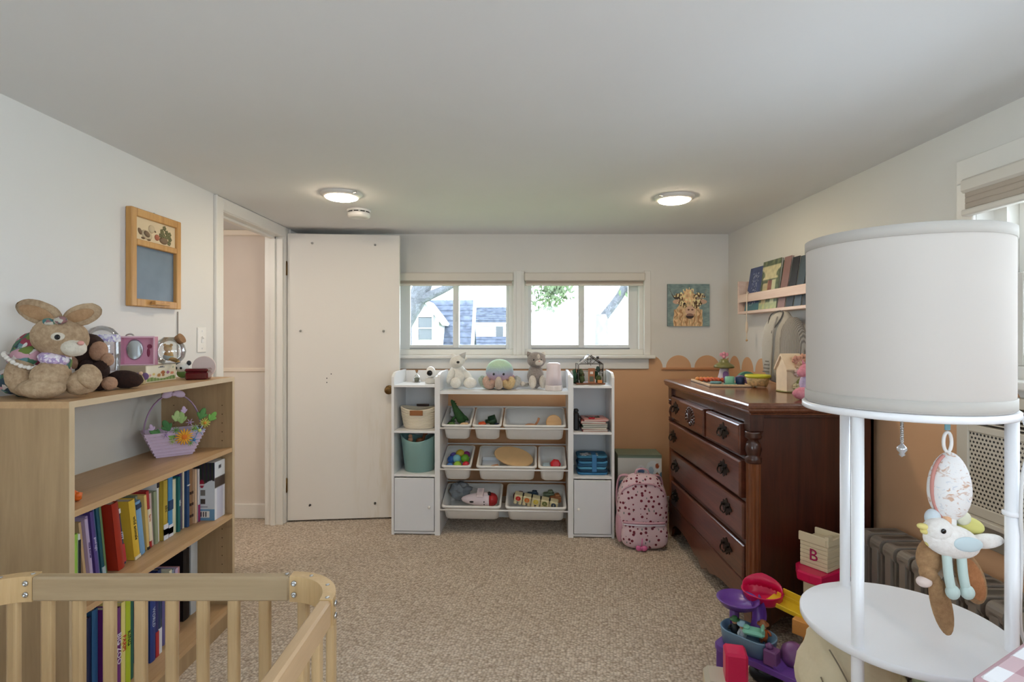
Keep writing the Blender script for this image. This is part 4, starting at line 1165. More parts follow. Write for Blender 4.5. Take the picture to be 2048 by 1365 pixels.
for a, b in ((.017, CA - .017), (CB + .034, UW - .017)):
    board(a, b, .988); board(a, b, .686); board(a, b, .398); board(a, b, .022)
    obj('back_panel', MB().b2((a, UD - .012, 0), (b, UD - .006, 1.066)), LAM, t)
board(CA + .017, CB, .951, 'top_shelf', .022)
obj('back_upstand', MB().b2((CA + .017, UD - .012, .951), (CB, UD - .004, 1.064)), LAM, t)
ROWS = ((.722, .808), (.452, .545), (.186, .280))
for zf, zb in ROWS:
    obj('front_rod', MB().cyl((CA + .017, -.002, zf - .016), (CB, -.002, zf - .016), .0055, seg=10), LAM, t)
    obj('rear_rod', MB().cyl((CA + .017, .296, zb - .0), (CB, .296, zb - .0), .0055, seg=10), LAM, t)
obj('rear_brace', MB().b2((CA + .017, UD - .014, .02), (CB, UD - .004, .12)), LAM, t)
for x0, x1, kx in ((.021, CA - .021, CA - .05), (CB + .038, UW - .021, CB + .066)):
    d_ = obj('cupboard_door', MB().b2((x0, -.004, .028), (x1, .008, .376), .0012), mat('cupboard_door_white', (228, 230, 234), .35), t)
    obj('knob', MB().lathe([(.004, 0), (.004, .008), (.009, .012), (.010, .017), (.006, .021), (0, .022)], 14, T(kx, -.004, .19) @ rotm(90)), PLAST, d_)

BINM = mat('bin_plastic', (234, 232, 228), .35)
TILT = 18.6
BLN = .274


def bin_frame(row, lx):
    return UM @ T(lx, .008, ROWS[row][0]) @ rotm(TILT, 0, 0)


def storage_bin(row, x0, x1, label):
    wd = x1 - x0 - .006
    b = thing('storage_bin', label, 'bin', bin_frame(row, (x0 + x1) / 2), 'white tilted toy bins')

    def rg(wd_, y0, y1, z, r_=.022):
        return [(x, y, z) for x, y in rrect(wd_, y1 - y0, r_, 4, 0, (y0 + y1) / 2)]
    ins = .02
    outer = [rg(wd - 2 * ins - .02, ins + .014, BLN - ins - .014, -.118, .025), rg(wd - 2 * ins, ins + .004, BLN - ins - .004, -.108, .028), rg(wd - .022, .012, BLN - .012, -.006)]
    inner = [rg(wd - .026, .014, BLN - .014, -.002), rg(wd - 2 * ins - .004, ins + .006, BLN - ins - .006, -.104, .026), rg(wd - 2 * ins - .024, ins + .016, BLN - ins - .016, -.114, .025)]
    obj('tub', MB().loft(outer + inner, (True, True)), BINM, b)
    obj('rim', MB().loft([rg(wd - .022, .012, BLN - .012, -.010), rg(wd, 0, BLN, -.010), rg(wd, 0, BLN, -.001), rg(wd - .006, .003, BLN - .003, .003), rg(wd - .024, .013, BLN - .013, .002)], (False, False)), BINM, b)
    return b


storage_bin(0, .325, .530, 'small white bin at the door end of the top row')
storage_bin(0, .530, .730, 'small white bin in the middle of the top row')
storage_bin(0, .732, 1.152, 'wide white bin in the top row')
storage_bin(1, .325, .530, 'small white bin of coloured balls in the middle row')
storage_bin(1, .556, .962, 'wide white bin in the middle row')
storage_bin(1, .964, 1.156, 'small white bin at the dresser end of the middle row')
storage_bin(2, .325, .726, 'wide white bin at the door end of the bottom row')
storage_bin(2, .748, 1.156, 'wide white bin at the dresser end of the bottom row')


def inbin(row, lx, y, z, rot=None):
    """placement inside a tilted bin: y from the front rim backwards, z above the rim plane"""
    return bin_frame(row, lx) @ T(0, y + .02, z + .042) @ (rot or Matrix.Identity(4))


# top row contents
GRN = mat('croc_green', (44, 84, 40), .7, var=.25, vs_=40, bump=(60, .6))
t = thing('toy_crocodile', 'dark green toy crocodile standing on its nose in the top bin', 'toy', inbin(0, .432, .11, -.108, Matrix.Scale(.88, 4)))
tl_ = spline([(.02, .0, .03), (.012, .0, .06), (-.004, 0, .09), (-.022, 0, .13), (-.042, 0, .185), (-.055, 0, .215)], 4)
obj('body', MB().tube(tl_, [.026, .032, .036, .038, .038, .037, .036, .035, .034, .032, .030, .028, .025, .022, .020, .018, .016, .014, .012, .009, .006], 12), GRN, t)
obj('head', MB().ell((.030, -.03, .022), (.026, .045, .02), rotm(-20)), GRN, t)
for x, z, a in ((-.045, .062, 40), (.05, .07, -40), (-.06, .03, 70)):
    obj('leg', MB().ell((x, -.01, z), (.012, .014, .032), rotm(0, a, 0), 12, 8), GRN, t)
spk = MB()
for i in range(2, 20, 2):
    p = tl_[i]; spk.lathe([(.007, 0), (0, .014)], 6, T(p.x + .028 - i * .0008, p.y, p.z) @ rotm(0, 80, 0))
obj('spines', spk, GRN, t)
o = obj('leaf_toy', MB().ell((0, 0, .022), (.026, .026, .022), jit=.3, sd=3), mat('leaf_toy_green', (86, 120, 62), .7), None, inbin(0, .382, .062, -.104)); tag(o, 'lumpy leaf green toy beside the crocodile', 'toy')
o = obj('cream_toy', MB().ell((0, 0, .02), (.028, .022, .02), jit=.2, sd=6).ell((.02, 0, .03), (.014, .012, .012)), mat('cream_toy', (222, 190, 150), .7), None, inbin(0, .472, .026, -.086)); tag(o, 'cream and peach toy at the front of the crocodile bin', 'toy')
o = obj('plastic_bag', MB().ell((0, 0, .055), (.024, .04, .05), jit=.35, sd=9), mat('crinkled_plastic', (206, 208, 210), .25, bump=(25, .8, .02)), None, inbin(0, .386, .172, -.095)); tag(o, 'crinkled clear plastic bag in the crocodile bin', 'bag')
o = obj('orange_block', MB().box((0, 0, .02), (.045, .04, .04), .006), mat('toy_orange', (206, 84, 44), .5), None, inbin(0, .592, .06, -.10, rotm(0, 0, 25))); tag(o, 'small orange toy block in the top row bin', 'toy block')
o = obj('green_cup', MB().lathe([(.03, 0), (.036, .05), (.034, .05), (.028, .004)], 4, rotm(0, 0, 45)), mat('toy_dark_green', (38, 74, 46), .5), None, inbin(0, .668, .1, -.085, rotm(15, -20, 0))); tag(o, 'dark green square cup in the top row bin', 'toy')
o = obj('green_car', MB().box((0, 0, .016), (.06, .036, .02), .006).box((.004, 0, .032), (.03, .03, .016), .006), mat('toy_dark_green', (0, 0, 0)), None, inbin(0, .632, .145, -.11, rotm(0, 0, 12))); tag(o, 'dark green toy car at the back of the small bin', 'toy')
o = obj('navy_block', MB().box((0, 0, .018), (.03, .034, .036), .004), mat('toy_navy', (30, 44, 74), .5), None, inbin(0, .690, .045, -.098, rotm(0, 0, -10))); tag(o, 'small navy toy block in the top row bin', 'toy block')
WOODT = wood('toy_wood', (206, 160, 108), (226, 186, 136), 'x', .5)
o = obj('wooden_ring', MB().lathe([(.048, 0), (.052, .006), (.052, .014), (.048, .02)], 28, rotm(70)), WOODT, None, inbin(0, 1.07, .07, -.06, rotm(0, 0, 5))); tag(o, 'round wooden disc standing in the wide top bin', 'toy')
o = obj('wooden_spoon', MB().ell((0, 0, .012), (.04, .026, .011)).tube([(.03, 0, .012), (.05, .01, .04), (.058, .015, .062)], [.008, .007, .009]), wood('toy_wood_red', (176, 120, 84), (200, 144, 104), 'x', .5), None, inbin(0, .915, .05, -.088)); tag(o, 'small wooden spoon lying in the wide top bin', 'spoon')

# middle row contents
for i, (dx, y, z, r_, c, lb) in enumerate(((-.052, .10, -.062, .026, (44, 92, 170), 'dark blue ball in the ball bin'), (-.012, .095, -.052, .028, (128, 190, 206), 'pale aqua ball in the ball bin'), (.0, .042, -.068, .025, (150, 196, 52), 'lime green ball at the front of the ball bin'), (.044, .095, -.050, .029, (96, 160, 40), 'grass green ball in the ball bin'), (.002, .165, -.058, .031, (214, 190, 60), 'yellow ball at the back of the ball bin'), (.055, .050, -.072, .024, (196, 30, 52), 'red ball in the ball bin'), (-.052, .040, -.076, .023, (70, 120, 190), 'mid blue ball at the front of the ball bin'), (.045, .165, -.064, .025, (140, 40, 110), 'plum ball at the back of the ball bin'), (-.045, .165, -.076, .026, (90, 80, 170), 'violet ball at the back of the ball bin'))):
    b = thing('play_ball', lb, 'ball', inbin(1, .428 + dx, y, z), 'balls in the small bin')
    obj('ball', MB().ell((0, 0, 0), r_, None, 20, 14), mat('ball_%d' % i, c, .25), b)
    obj('moulded_ring', MB().lathe([(r_ * .99, -.0015), (r_ * 1.02, 0), (r_ * .99, .0015)], 24, rotm(30 * i, 20, 0), caps=(False, False)), mat('ball_%d' % i, c), b)
o = obj('wooden_board', MB().prism([(.135 * math.cos(a * PI / 16), .075 * math.sin(a * PI / 16)) for a in range(32)], .012, None, bev=.003), mat('board_wood', (222, 182, 130), .5, var=.06, vs_=14), None, inbin(1, .80, .135, -.06, rotm(24, 12, -4))); tag(o, 'oval pale wooden board lying in the wide middle bin', 'board')
o = obj('wooden_block', MB().box((0, 0, .014), (.05, .04, .028), .004), wood('toy_wood_red', (0, 0, 0), (0, 0, 0)), None, inbin(1, .68, .05, -.104, rotm(0, 0, 20))); tag(o, 'small brown wooden block in the wide middle bin', 'toy block')
o = obj('clear_tray', MB().box((0, 0, .006), (.12, .06, .012), .003).box((0, .028, .02), (.12, .004, .03), .001), mat('frosted_tray', (210, 216, 222), .2), None, inbin(1, .645, .125, -.108)); tag(o, 'frosted plastic tray in the wide middle bin', 'tray')
o = obj('red_shaker', MB().lathe([(.022, -.028), (.034, -.02), (.037, 0), (.034, .02), (.022, .028)], 7, rotm(60)), mat('toy_red', (204, 24, 40), .35), None, inbin(1, 1.082, .062, -.068, rotm(0, 0, 10))); tag(o, 'shiny red many-sided shaker in the small middle bin', 'toy')
o = obj('pale_blue_box', MB().box((0, 0, .022), (.052, .04, .044), .006), mat('toy_pale_blue', (168, 190, 200), .5), None, inbin(1, 1.022, .062, -.108)); tag(o, 'pale blue toy box next to the red shaker', 'toy')

# bottom row contents
t = thing('cloth_sack', 'crumpled grey cloth sack in the bottom bin by the door', 'sack', inbin(2, .43, .165, -.104))


def sackp(q):
    w_ = 1 + .12 * math.sin(7 * q.x + 3 * q.z) + .1 * math.sin(9 * q.z + 4 * q.y)
    return (q.x * w_, q.y * w_, q.z * (1 + .08 * math.sin(8 * q.x)))


obj('cloth', MB().ell((0, 0, .058), (.072, .055, .066), rotm(0, 0, 10), 40, 26, fn=sackp, jit=.1), mat('grey_cloth', (126, 132, 138), .7, bump=(18, .8, .02)), t)
obj('tied_neck', MB().ell((.03, -.02, .118), (.026, .02, .016), None, 16, 10, jit=.3), mat('grey_cloth', (0, 0, 0)), t)
t = thing('toy_aeroplane', 'white toy aeroplane with a red nose in the bottom bin', 'toy', inbin(2, .588, .085, -.10, Matrix.Scale(.94, 4)))
prof = [(.002, -.15), (.016, -.14), (.030, -.11), (.042, -.06), (.050, 0), (.050, .05), (.048, .055)]
obj('fuselage', MB().lathe(prof, 24, T(-.0, 0, .05) @ rotm(0, 90, 0)), mat('toy_white_pink', (232, 216, 220), .35), t)
obj('nose_cone', MB().lathe([(.0485, .055), (.047, .075), (.040, .095), (.026, .108), (.008, .113), (0, .114)], 24, T(0, 0, .05) @ rotm(0, 90, 0)), mat('toy_nose_red', (168, 32, 36), .35), t)
obj('wing', MB().box((-.01, 0, .106), (.05, .10, .010), .004), mat('toy_white_pink', (0, 0, 0)), t)
obj('window', MB().ell((-.07, -.041, .055), (.016, .004, .008)).ell((.02, -.05, .062), (.005, .003, .005)).ell((.02, -.0495, .04), (.004, .003, .004)), BLACK, t)
obj('pilot', MB().lathe([(.010, 0), (.010, .012)], 12, T(.055, -.01, .096)).ell((.055, -.01, .112), (.012, .012, .006)), BLACK, t)
t = thing('number_train', 'cream wooden train of letter cars in the bottom bin', 'toy train', inbin(2, .955, .09, -.104, rotm(0, 8, -6)))
for k, (ch, c) in enumerate((('1', (206, 40, 40)), ('2', (226, 120, 50)), ('3', (226, 200, 80)), ('A', (110, 120, 60)), ('5', (40, 60, 84)))):
    cr = obj('train_car', MB().box((-.128 + k * .06, 0, .046), (.056, .05, .052), .005).ell((-.128 + k * .06 - .016, -.028, .016), (.012, .004, .012), None, 10, 6).ell((-.128 + k * .06 + .016, -.028, .016), (.012, .004, .012), None, 10, 6), mat('train_cream', (226, 212, 168), .6), t)
    obj('badge', MB().lathe([(.017, 0), (.017, .002)], 20, T(-.128 + k * .06, -.025, .048) @ rotm(90)), mat('badge_%d' % k, c, .5), cr)
    obj('letter', text_mb(ch, .022, .0006, T(-.128 + k * .06, -.0275, .048) @ rotm(90)), mat('train_cream', (0, 0, 0)), cr)
    if k: obj('coupling', MB().box((-.158 + k * .06, 0, .06), (.008, .03, .03), .002), BLACK, cr)
for i, (lx, y, c, lb) in enumerate(((.835, .16, (98, 40, 56), 'dark plum toy engine behind the letter train'), (.93, .175, (40, 66, 84), 'dark blue toy truck behind the letter train'), (1.04, .18, (110, 124, 96), 'sage toy wagon behind the letter train'), (1.085, .115, (176, 112, 66), 'brown wooden toy wagon by the letter train'))):
    o = obj('toy_vehicle', MB().box((0, 0, .026), (.075, .036, .034), .006).box((.012, 0, .05), (.034, .032, .022), .006).cyl((-.024, -.02, .012), (-.024, .02, .012), .012, seg=12).cyl((.024, -.02, .012), (.024, .02, .012), .012, seg=12), mat('vehicle_%d' % i, c, .5), None, inbin(2, lx, y + (.025 if i == 3 else .0), -.104, rotm(0, 0, 8 * i - 10))); tag(o, lb, 'toy vehicle')

# cubby contents
t = thing('rope_basket', 'cream cotton rope basket with a brown leather handle', 'basket', UM @ T(.158, .135, .687))


def oval(a, b, z, n=32):
    return [(a * math.cos(2 * PI * k / n), b * math.sin(2 * PI * k / n), z) for k in range(n)]


ROPE = mat('cotton_rope', (236, 224, 202), .9, bump=(120, .4))
NC = 13
for k in range(NC):
    q = k / (NC - 1); a = .098 + .026 * q ** .6; b = .075 + .022 * q ** .6
    z = .006 + .0098 * k
    dip = [(x, y, zz + (.020 * (x / a) ** 2 if k > NC - 4 else .020 * (x / a) ** 2 * q)) for x, y, zz in oval(a, b, z)]
    obj('rope_coil', MB().tube(dip, .0062, 6, True), ROPE, t)
obj('base', MB().prism([(x, y) for x, y, _ in oval(.098, .075, 0)], .008), ROPE, t)
for sy in (-1, 1):
    obj('leather_handle', MB().box((0, sy * .103, .112 + (.018 if sy > 0 else 0)), (.088, .004, .034), .0015), mat('handle_leather' if sy < 0 else 'handle_dark', (150, 96, 52) if sy < 0 else (74, 48, 38), .5), t)
t = thing('teal_bucket', 'teal plastic bucket full of toys in the lower cubby', 'bucket', UM @ T(.155, .145, .399))
TEAL = mat('teal_plastic', (150, 190, 186), .35)
bk = [[(x, y, z) for x, y, z in oval(.100, .100, 0)], oval(.101, .101, .01)]
N = 36


def brim(r_, ry, z0):
    return [(r_ * math.cos(2 * PI * k / N), ry * math.sin(2 * PI * k / N), z0 + .022 * math.cos(2 * 2 * PI * k / N)) for k in range(N)]


bk = [brim(.098, .098, 0), brim(.127, .120, .222), brim(.131, .123, .228), brim(.127, .119, .230), brim(.122, .115, .222), brim(.095, .095, .012)]
bk[0] = [(x, y, 0) for x, y, _ in bk[0]]; bk[-1] = [(x, y, .012) for x, y, _ in bk[-1]]
obj('tub', MB().loft(bk), TEAL, t)
o = obj('toy_horse', MB().ell((0, 0, 0), (.03, .02, .022)).tube([(.02, 0, .01), (.03, 0, .04)], [.012, .01]).ell((.036, 0, .046), (.018, .009, .010)).cyl((-.02, 0, 0), (-.022, 0, -.07), .007).cyl((.02, 0, 0), (.022, 0, -.07), .007), mat('horse_brown', (120, 70, 40), .5), None, UM @ T(.172, .095, .603) @ rotm(0, 0, 30)); tag(o, 'small brown toy horse sticking out of the teal bucket', 'toy')
o = obj('toy_heap_base', MB().lathe([(.085, 0), (.092, .06), (.098, .10), (.090, .115), (.05, .12), (0, .12)], 20), mat('toy_mix', (110, 96, 78), .7, var=.4, vs_=30), None, UM @ T(.155, .145, .413)); tag(o, 'jumble of small brown toys filling the teal bucket', 'toys', None, 'stuff')
o = obj('peach_figure', MB().ell((0, 0, .02), (.018, .014, .02)).ell((0, 0, .046), .014), mat('peach_plastic', (214, 160, 124), .5), None, UM @ T(.10, .11, .585)); tag(o, 'peach toy figure at the rim of the teal bucket', 'toy')

t = thing('black_tripod_case', 'black upright case in the upper cubby beside the cards', 'case', UM @ T(1.218, .10, .687))
obj('body', MB().box((0, 0, .06), (.036, .09, .12), .008), BLACK, t)
obj('cap', MB().box((.002, 0, .128), (.03, .05, .02), .006).cyl((.012, -.03, .1), (.03, -.03, .085), .007), BLACK, t)
for i, (z, th, dx, rz, c, lb) in enumerate(((0, .014, 0, 3, (150, 64, 66), 'dark red folder at the bottom of the cubby stack'), (.0145, .012, .002, -2, (206, 190, 170), 'cream folder second from the bottom of the cubby stack'), (.027, .014, -.002, 4, (40, 82, 66), 'dark green book in the cubby stack'), (.0415, .010, .003, 0, (204, 196, 176), 'pale card book above the green one'), (.052, .016, 0, -4, (176, 88, 78), 'brick red booklet in the cubby stack'), (.0685, .010, .004, 6, (232, 166, 158), 'pink booklet on top of the cubby stack'))):
    b = thing('stacked_book', lb, 'book', UM @ T(1.335 + dx, .125, .687 + z) @ rotm(0, 0, rz), 'stack of booklets in the cubby')
    obj('cover', MB().b2((-.082, -.1, 0), (.082, .09, .0018)).b2((-.082, -.1, th - .0018), (.082, .09, th - .0002)).b2((-.082, -.1, 0), (-.079, .09, th - .0002)), mat('stackc_%d' % i, c, .5), b)
    obj('pages', MB().b2((-.079, -.097, .0018), (.079, .087, th - .0018)), PAGES, b)
o = obj('eyeglasses_toy', MB().tube([(.018 * math.cos(a * PI / 8) - .02, .014 * math.sin(a * PI / 8), .004) for a in range(16)], .0022, 6, True).tube([(.018 * math.cos(a * PI / 8) + .02, .014 * math.sin(a * PI / 8), .004) for a in range(16)], .0022, 6, True).tube([(-.038, 0, .004), (-.045, .06, .004)], .002, 6).tube([(.038, 0, .004), (.045, .06, .004)], .002, 6), mat('frames_green', (60, 80, 62), .4), None, UM @ T(1.34, .10, .7662) @ rotm(0, 0, 15)); tag(o, 'thin green toy spectacles on top of the pink booklet', 'spectacles')
o = obj('red_bow', MB().ell((-.010, 0, .006), (.012, .008, .006)).ell((.010, 0, .006), (.012, .008, .006)), mat('bow_red', (170, 24, 44), .7), None, UM @ T(1.318, .045, .7662)); tag(o, 'small red bow on top of the pink booklet', 'bow')
CLB = [(62, 130, 178), (28, 66, 96), (96, 168, 204), (34, 84, 122), (74, 142, 186), (24, 58, 84), (58, 118, 150)]
t = thing('cloth_book_set', 'bundle of blue cloth books held by a blue strap', 'cloth books', UM @ T(1.325, .125, .399))
z = 0
for k in range(7):
    th = .016 + .004 * (k % 2)
    rr = rrect(.20 - .006 * (k % 3), .17, .03, 4)
    obj('cloth_book', MB().loft([[(x * .96, y * .96, z) for x, y in rr], [(x, y, z + th * .3) for x, y in rr], [(x, y, z + th * .7) for x, y in rr], [(x * .96, y * .96, z + th - .0005) for x, y in rr]]), mat('clothbook_%d' % k, CLB[k], .85, bump=(70, .4)), t, T(.004 * math.sin(k * 2), 0, 0))
    z += th
obj('printed_cover', MB().prism(rrect(.12, .08, .02, 4), .003, T(-.02, -.03, z)), floral('cloth_print', [(24, 26, 30), (220, 220, 224), (60, 64, 70), (236, 236, 236), (96, 150, 176)], 60), t)
obj('strap', MB().box((.01, -.09, z * .6), (.03, .006, z * .85), .002).box((.01, -.03, z + .004), (.03, .12, .005), .002), mat('strap_blue', (64, 126, 178), .7), t)

# ------------------------------------------------------------------ on top of the toy storage unit
ZL, ZM = .989, .952
t = thing('corked_bottle', 'tiny glass bottle with cork and dried bits inside', 'bottle', UM @ T(.118, .225, ZL))
obj('glass', MB().lathe([(.02, 0), (.026, .004), (.026, .03), (.020, .044), (.009, .054), (.009, .070), (.011, .073)], 20, caps=(True, False)), glass('bottle_glass', (250, 253, 253)), t)
obj('contents', MB().lathe([(.018, .002), (.023, .006), (.022, .026), (.010, .032), (0, .033)], 14), mat('dried_bits', (96, 98, 74), .9, var=.5, vs_=160), t)
obj('cork', MB().lathe([(.0085, .064), (.0105, .084)], 12), mat('cork', (0, 0, 0)), t)
t = thing('baby_monitor', 'white baby monitor camera with a round black lens', 'camera', UM @ T(.232, .15, ZL) @ rotm(0, 0, 4))
obj('base', MB().lathe([(.036, 0), (.038, .004), (.036, .030), (.028, .036)], 28), mat('monitor_grey', (214, 212, 206), .4), t)
hd = obj('head', MB().ell((0, 0, .072), (.034, .032, .042), None, 24, 16), PLAST, t)
obj('lens', MB().lathe([(.019, 0), (.019, .006), (.015, .009), (.0, .010)], 24, T(-.004, -.026, .070) @ rotm(90)), mat('lens_black', (10, 10, 12), .1), hd)

PW = plush('polar_fur', (250, 248, 242), (230, 226, 216), 90, .6)
t = thing('plush_polar_bear', 'white plush polar bear sitting on the toy organizer', 'plush toy', UM @ T(.418, .165, ZM + .004) @ rotm(0, 0, -6) @ Matrix.Scale(1.08, 4))
obj('body', MB().ell((-.012, .02, .072), (.062, .055, .074), rotm(0, 12, 0), jit=.04), PW, t)
hd = obj('head', MB().ell((-.004, -.006, .168), (.050, .044, .040), rotm(0, -18, 0), jit=.03), PW, t)
obj('snout', MB().ell((.014, -.044, .160), (.026, .026, .020), jit=.03), PW, hd)
obj('nose', MB().ell((.017, -.068, .166), (.010, .006, .008)), BLACK, hd)
obj('ear', MB().ell((.046, .004, .186), (.014, .010, .014)), PW, hd)
obj('ear', MB().ell((-.03, .01, .200), (.014, .010, .014)), PW, hd)
obj('party_hat', MB().lathe([(.024, 0), (0, .04)], 14, T(.026, .0, .198) @ rotm(0, 40, 0)), mat('hat_grey', (206, 204, 198), .8), hd)
obj('arm', MB().ell((-.040, -.035, .072), (.022, .024, .048), rotm(0, 22, 0), jit=.04), PW, t)
obj('arm', MB().ell((.062, .005, .075), (.022, .022, .056), rotm(0, -38, 0), jit=.04), PW, t)
obj('leg', MB().ell((-.002, -.052, .036), (.033, .045, .035), rotm(0, 0, 8), jit=.04), PW, t)
obj('leg', MB().ell((.086, -.032, .034), (.042, .038, .034), rotm(0, 0, 35), jit=.04), PW, t)

RAIN = NT('rainbow_fur')
_tc = RAIN.n('ShaderNodeTexCoord'); _sp = RAIN.n('ShaderNodeSeparateXYZ'); RAIN.set(_sp, 0, _tc.outputs['Object'])
_f = RAIN.math('ADD', RAIN.math('MULTIPLY', _sp.outputs[2], 4.4), RAIN.math('MULTIPLY', RAIN.noise(RAIN.co(), 60, 4), .1))
RAIN.P(Base_Color=RAIN.ramp(_f, [(.0, lin((222, 204, 140))), (.16, lin((230, 176, 150))), (.32, lin((220, 184, 198))), (.48, lin((192, 182, 210))), (.62, lin((176, 196, 212))), (.8, lin((192, 224, 196))), (1, lin((208, 232, 206)))]), Roughness=.95)
RAIN.bump(RAIN.noise(RAIN.co(), 90, 4), .7, .006); RAIN = RAIN.m
t = thing('plush_octopus', 'rainbow pastel plush octopus with curled arms', 'plush toy', UM @ T(.705, .145, ZM + .006) @ Matrix.Scale(.92, 4))
hd = obj('head', MB().ell((0, .0, .122), (.102, .092, .092), None, 32, 20, jit=.02), RAIN, t)
for sx in (-1, 1):
    obj('eye', MB().ell((sx * .036, -.0885, .108), (.008, .005, .009)), BLACK, hd)
OCT = [(222, 206, 190), (230, 200, 150), (206, 206, 200), (226, 176, 176), (200, 196, 214), (220, 214, 160), (190, 206, 190), (226, 190, 170)]
for k in range(8):
    a = rad(-90 + 45 * k); cs_, sn = math.cos(a), math.sin(a)
    pts = spline([(cs_ * .05, sn * .05, .05), (cs_ * .085, sn * .08, .026), (cs_ * .118, sn * .10, .030), (cs_ * .135, sn * .112, .058), (cs_ * .128, sn * .106, .072)], 4)
    obj('tentacle', MB().tube(pts, [.030] * 6 + [.029, .028, .028, .027, .026, .025, .025, .024, .023, .022, .018], 10).ell(pts[-1], .020, None, 10, 8), plush('octo_%d' % k, OCT[k], None, 90, .6), t)

CG = plush('cat_grey', (172, 162, 156), (136, 126, 120), 90, .6); CW = plush('cat_white', (236, 228, 216), (210, 198, 184), 90, .6)
t = thing('plush_cat', 'grey and white plush cat sitting beside the night light', 'plush toy', UM @ T(.950, .185, ZM + .004) @ rotm(0, 0, 10) @ Matrix.Scale(.98, 4))
obj('body', MB().ell((0, .01, .082), (.058, .052, .085), None, 20, 14, jit=.04), CG, t)
hd = obj('head', MB().ell((.004, -.004, .196), (.066, .054, .056), None, 24, 16, jit=.03), CG, t)
for sx in (-1, 1):
    obj('ear', MB().lathe([(.02, 0), (.017, .016), (0, .034)], 10, T(.004 + sx * .046, 0, .226) @ rotm(0, sx * 28, 0) @ Matrix.Diagonal((1, .6, 1, 1))), CG if sx < 0 else CW, hd)
    obj('eye', MB().ell((.004 + sx * .026, -.052, .198), (.005, .004, .006)), BLACK, hd)
obj('muzzle', MB().ell((.014, -.044, .180), (.030, .022, .022), jit=.03), CW, hd)
obj('blaze', MB().ell((.010, -.046, .212), (.012, .012, .028), rotm(20)), CW, hd)
obj('nose', MB().ell((.014, -.066, .188), (.006, .004, .004)), mat('pink_nose', (0, 0, 0)), hd)
for sx in (-1, 1):
    obj('leg', MB().ell((.006 + sx * .036, -.050, .046), (.026, .030, .046), rotm(-15), jit=.04), CW, t)
obj('tail', MB().tube(spline([(-.05, .04, .02), (-.085, .02, .025), (-.095, -.01, .03)], 5), .016).ell((-.095, -.01, .03), .018), CW, t)
t = thing('night_light', 'white tapered night light with a pinkish body', 'night light', UM @ T(1.070, .075, ZM))
obj('body', MB().lathe([(.056, 0), (.058, .004), (.056, .030), (.0555, .034)], 32), mat('night_base', (236, 226, 222), .4), t)
obj('shade', MB().lathe([(.0555, .034), (.050, .10), (.045, .165), (.041, .178), (.030, .183), (0, .184)], 32), mat('night_shade', (240, 226, 230), .35), t)

t = thing('miniature_greenhouse', 'miniature glass greenhouse with brown door and tiny plants', 'miniature house', UM @ T(1.312, .155, ZL) @ rotm(0, 0, 5))
BRZ = mat('dark_frame', (66, 58, 50), .45, .4)
gw, gd, gh, gr = .082, .062, .125, .195
obj('base', MB().box((0, 0, .005), (.19, .15, .01), .002), wood('mini_wood', (110, 66, 40), (134, 84, 54), 'x', .6), t)
fm = MB()
for sx in (-1, 1):
    for sy in (-1, 1):
        fm.box((sx * gw, sy * gd, .01 + gh / 2), (.004, .004, gh))
    fm.box((sx * gw, 0, gh + .01), (.004, gd * 2, .004)).box((sx * gw, 0, .07), (.003, gd * 2, .003))
for sy in (-1, 1):
    fm.box((0, sy * gd, gh + .01), (gw * 2, .004, .004)).box((0, sy * gd, .088), (gw * 2, .003, .003))
    for sx in (-1, 1):
        fm.cyl((sx * gw, sy * gd, gh + .01), (0, sy * gd, gr), .0025, seg=6)
        fm.cyl((sx * gw * .5, sy * gd, (gh + gr + .01) / 2), (sx * gw * .12, sy * gd, gh + .012), .0015, seg=5)
    fm.box((0, sy * gd, (gh + gr) / 2), (.003, .003, gr - gh)).box((0, sy * gd, gh + .042), (gw * .95, .002, .002))
fm.box((0, 0, gr), (.005, gd * 2, .005))
obj('frame', fm, BRZ, t)
rp = mat('roof_silver', (190, 188, 184), .25)
for sx in (-1, 1):
    obj('roof_pane', MB().loft([[(sx * gw * 1.02, -gd, gh + .012), (sx * gw * 1.02, gd, gh + .012), (0, gd, gr + .002), (0, -gd, gr + .002)], [(sx * gw * 1.02, -gd, gh + .010), (sx * gw * 1.02, gd, gh + .010), (0, gd, gr), (0, -gd, gr)]], sm=False), glass('mini_glass', (225, 228, 226), alpha=.8), t)
    obj('wall_pane', MB().b2((sx * gw - .0005, -gd, .01), (sx * gw + .0005, gd, gh + .01)), glass('mini_glass', (225, 228, 226)), t)
obj('bargeboard', MB().loft([[(-gw * 1.05, -gd - .004, gh + .006), (0, -gd - .004, gr - .004), (0, -gd - .004, gr + .008), (-gw * 1.05, -gd - .004, gh + .016)], [(-gw * 1.05, -gd - .002, gh + .006), (0, -gd - .002, gr - .004), (0, -gd - .002, gr + .008), (-gw * 1.05, -gd - .002, gh + .016)]], sm=False), rp, t)
d_ = obj('door', MB().b2((-.018, -gd - .004, .01), (.026, -gd - .001, .108)), wood('mini_door', (150, 92, 58), (176, 116, 78), 'z', .6), t)
obj('door_sign', MB().b2((-.006, -gd - .006, .070), (.014, -gd - .004, .086)), mat('sign_paper', (232, 222, 212), .7), d_)
obj('door_glass', MB().b2((-.010, -gd - .0055, .02), (.018, -gd - .004, .054)), mat('mini_dark', (84, 86, 62), .3), d_)
obj('chimney', MB().box((.058, 0, .175), (.016, .016, .02), .002), BRZ, t)
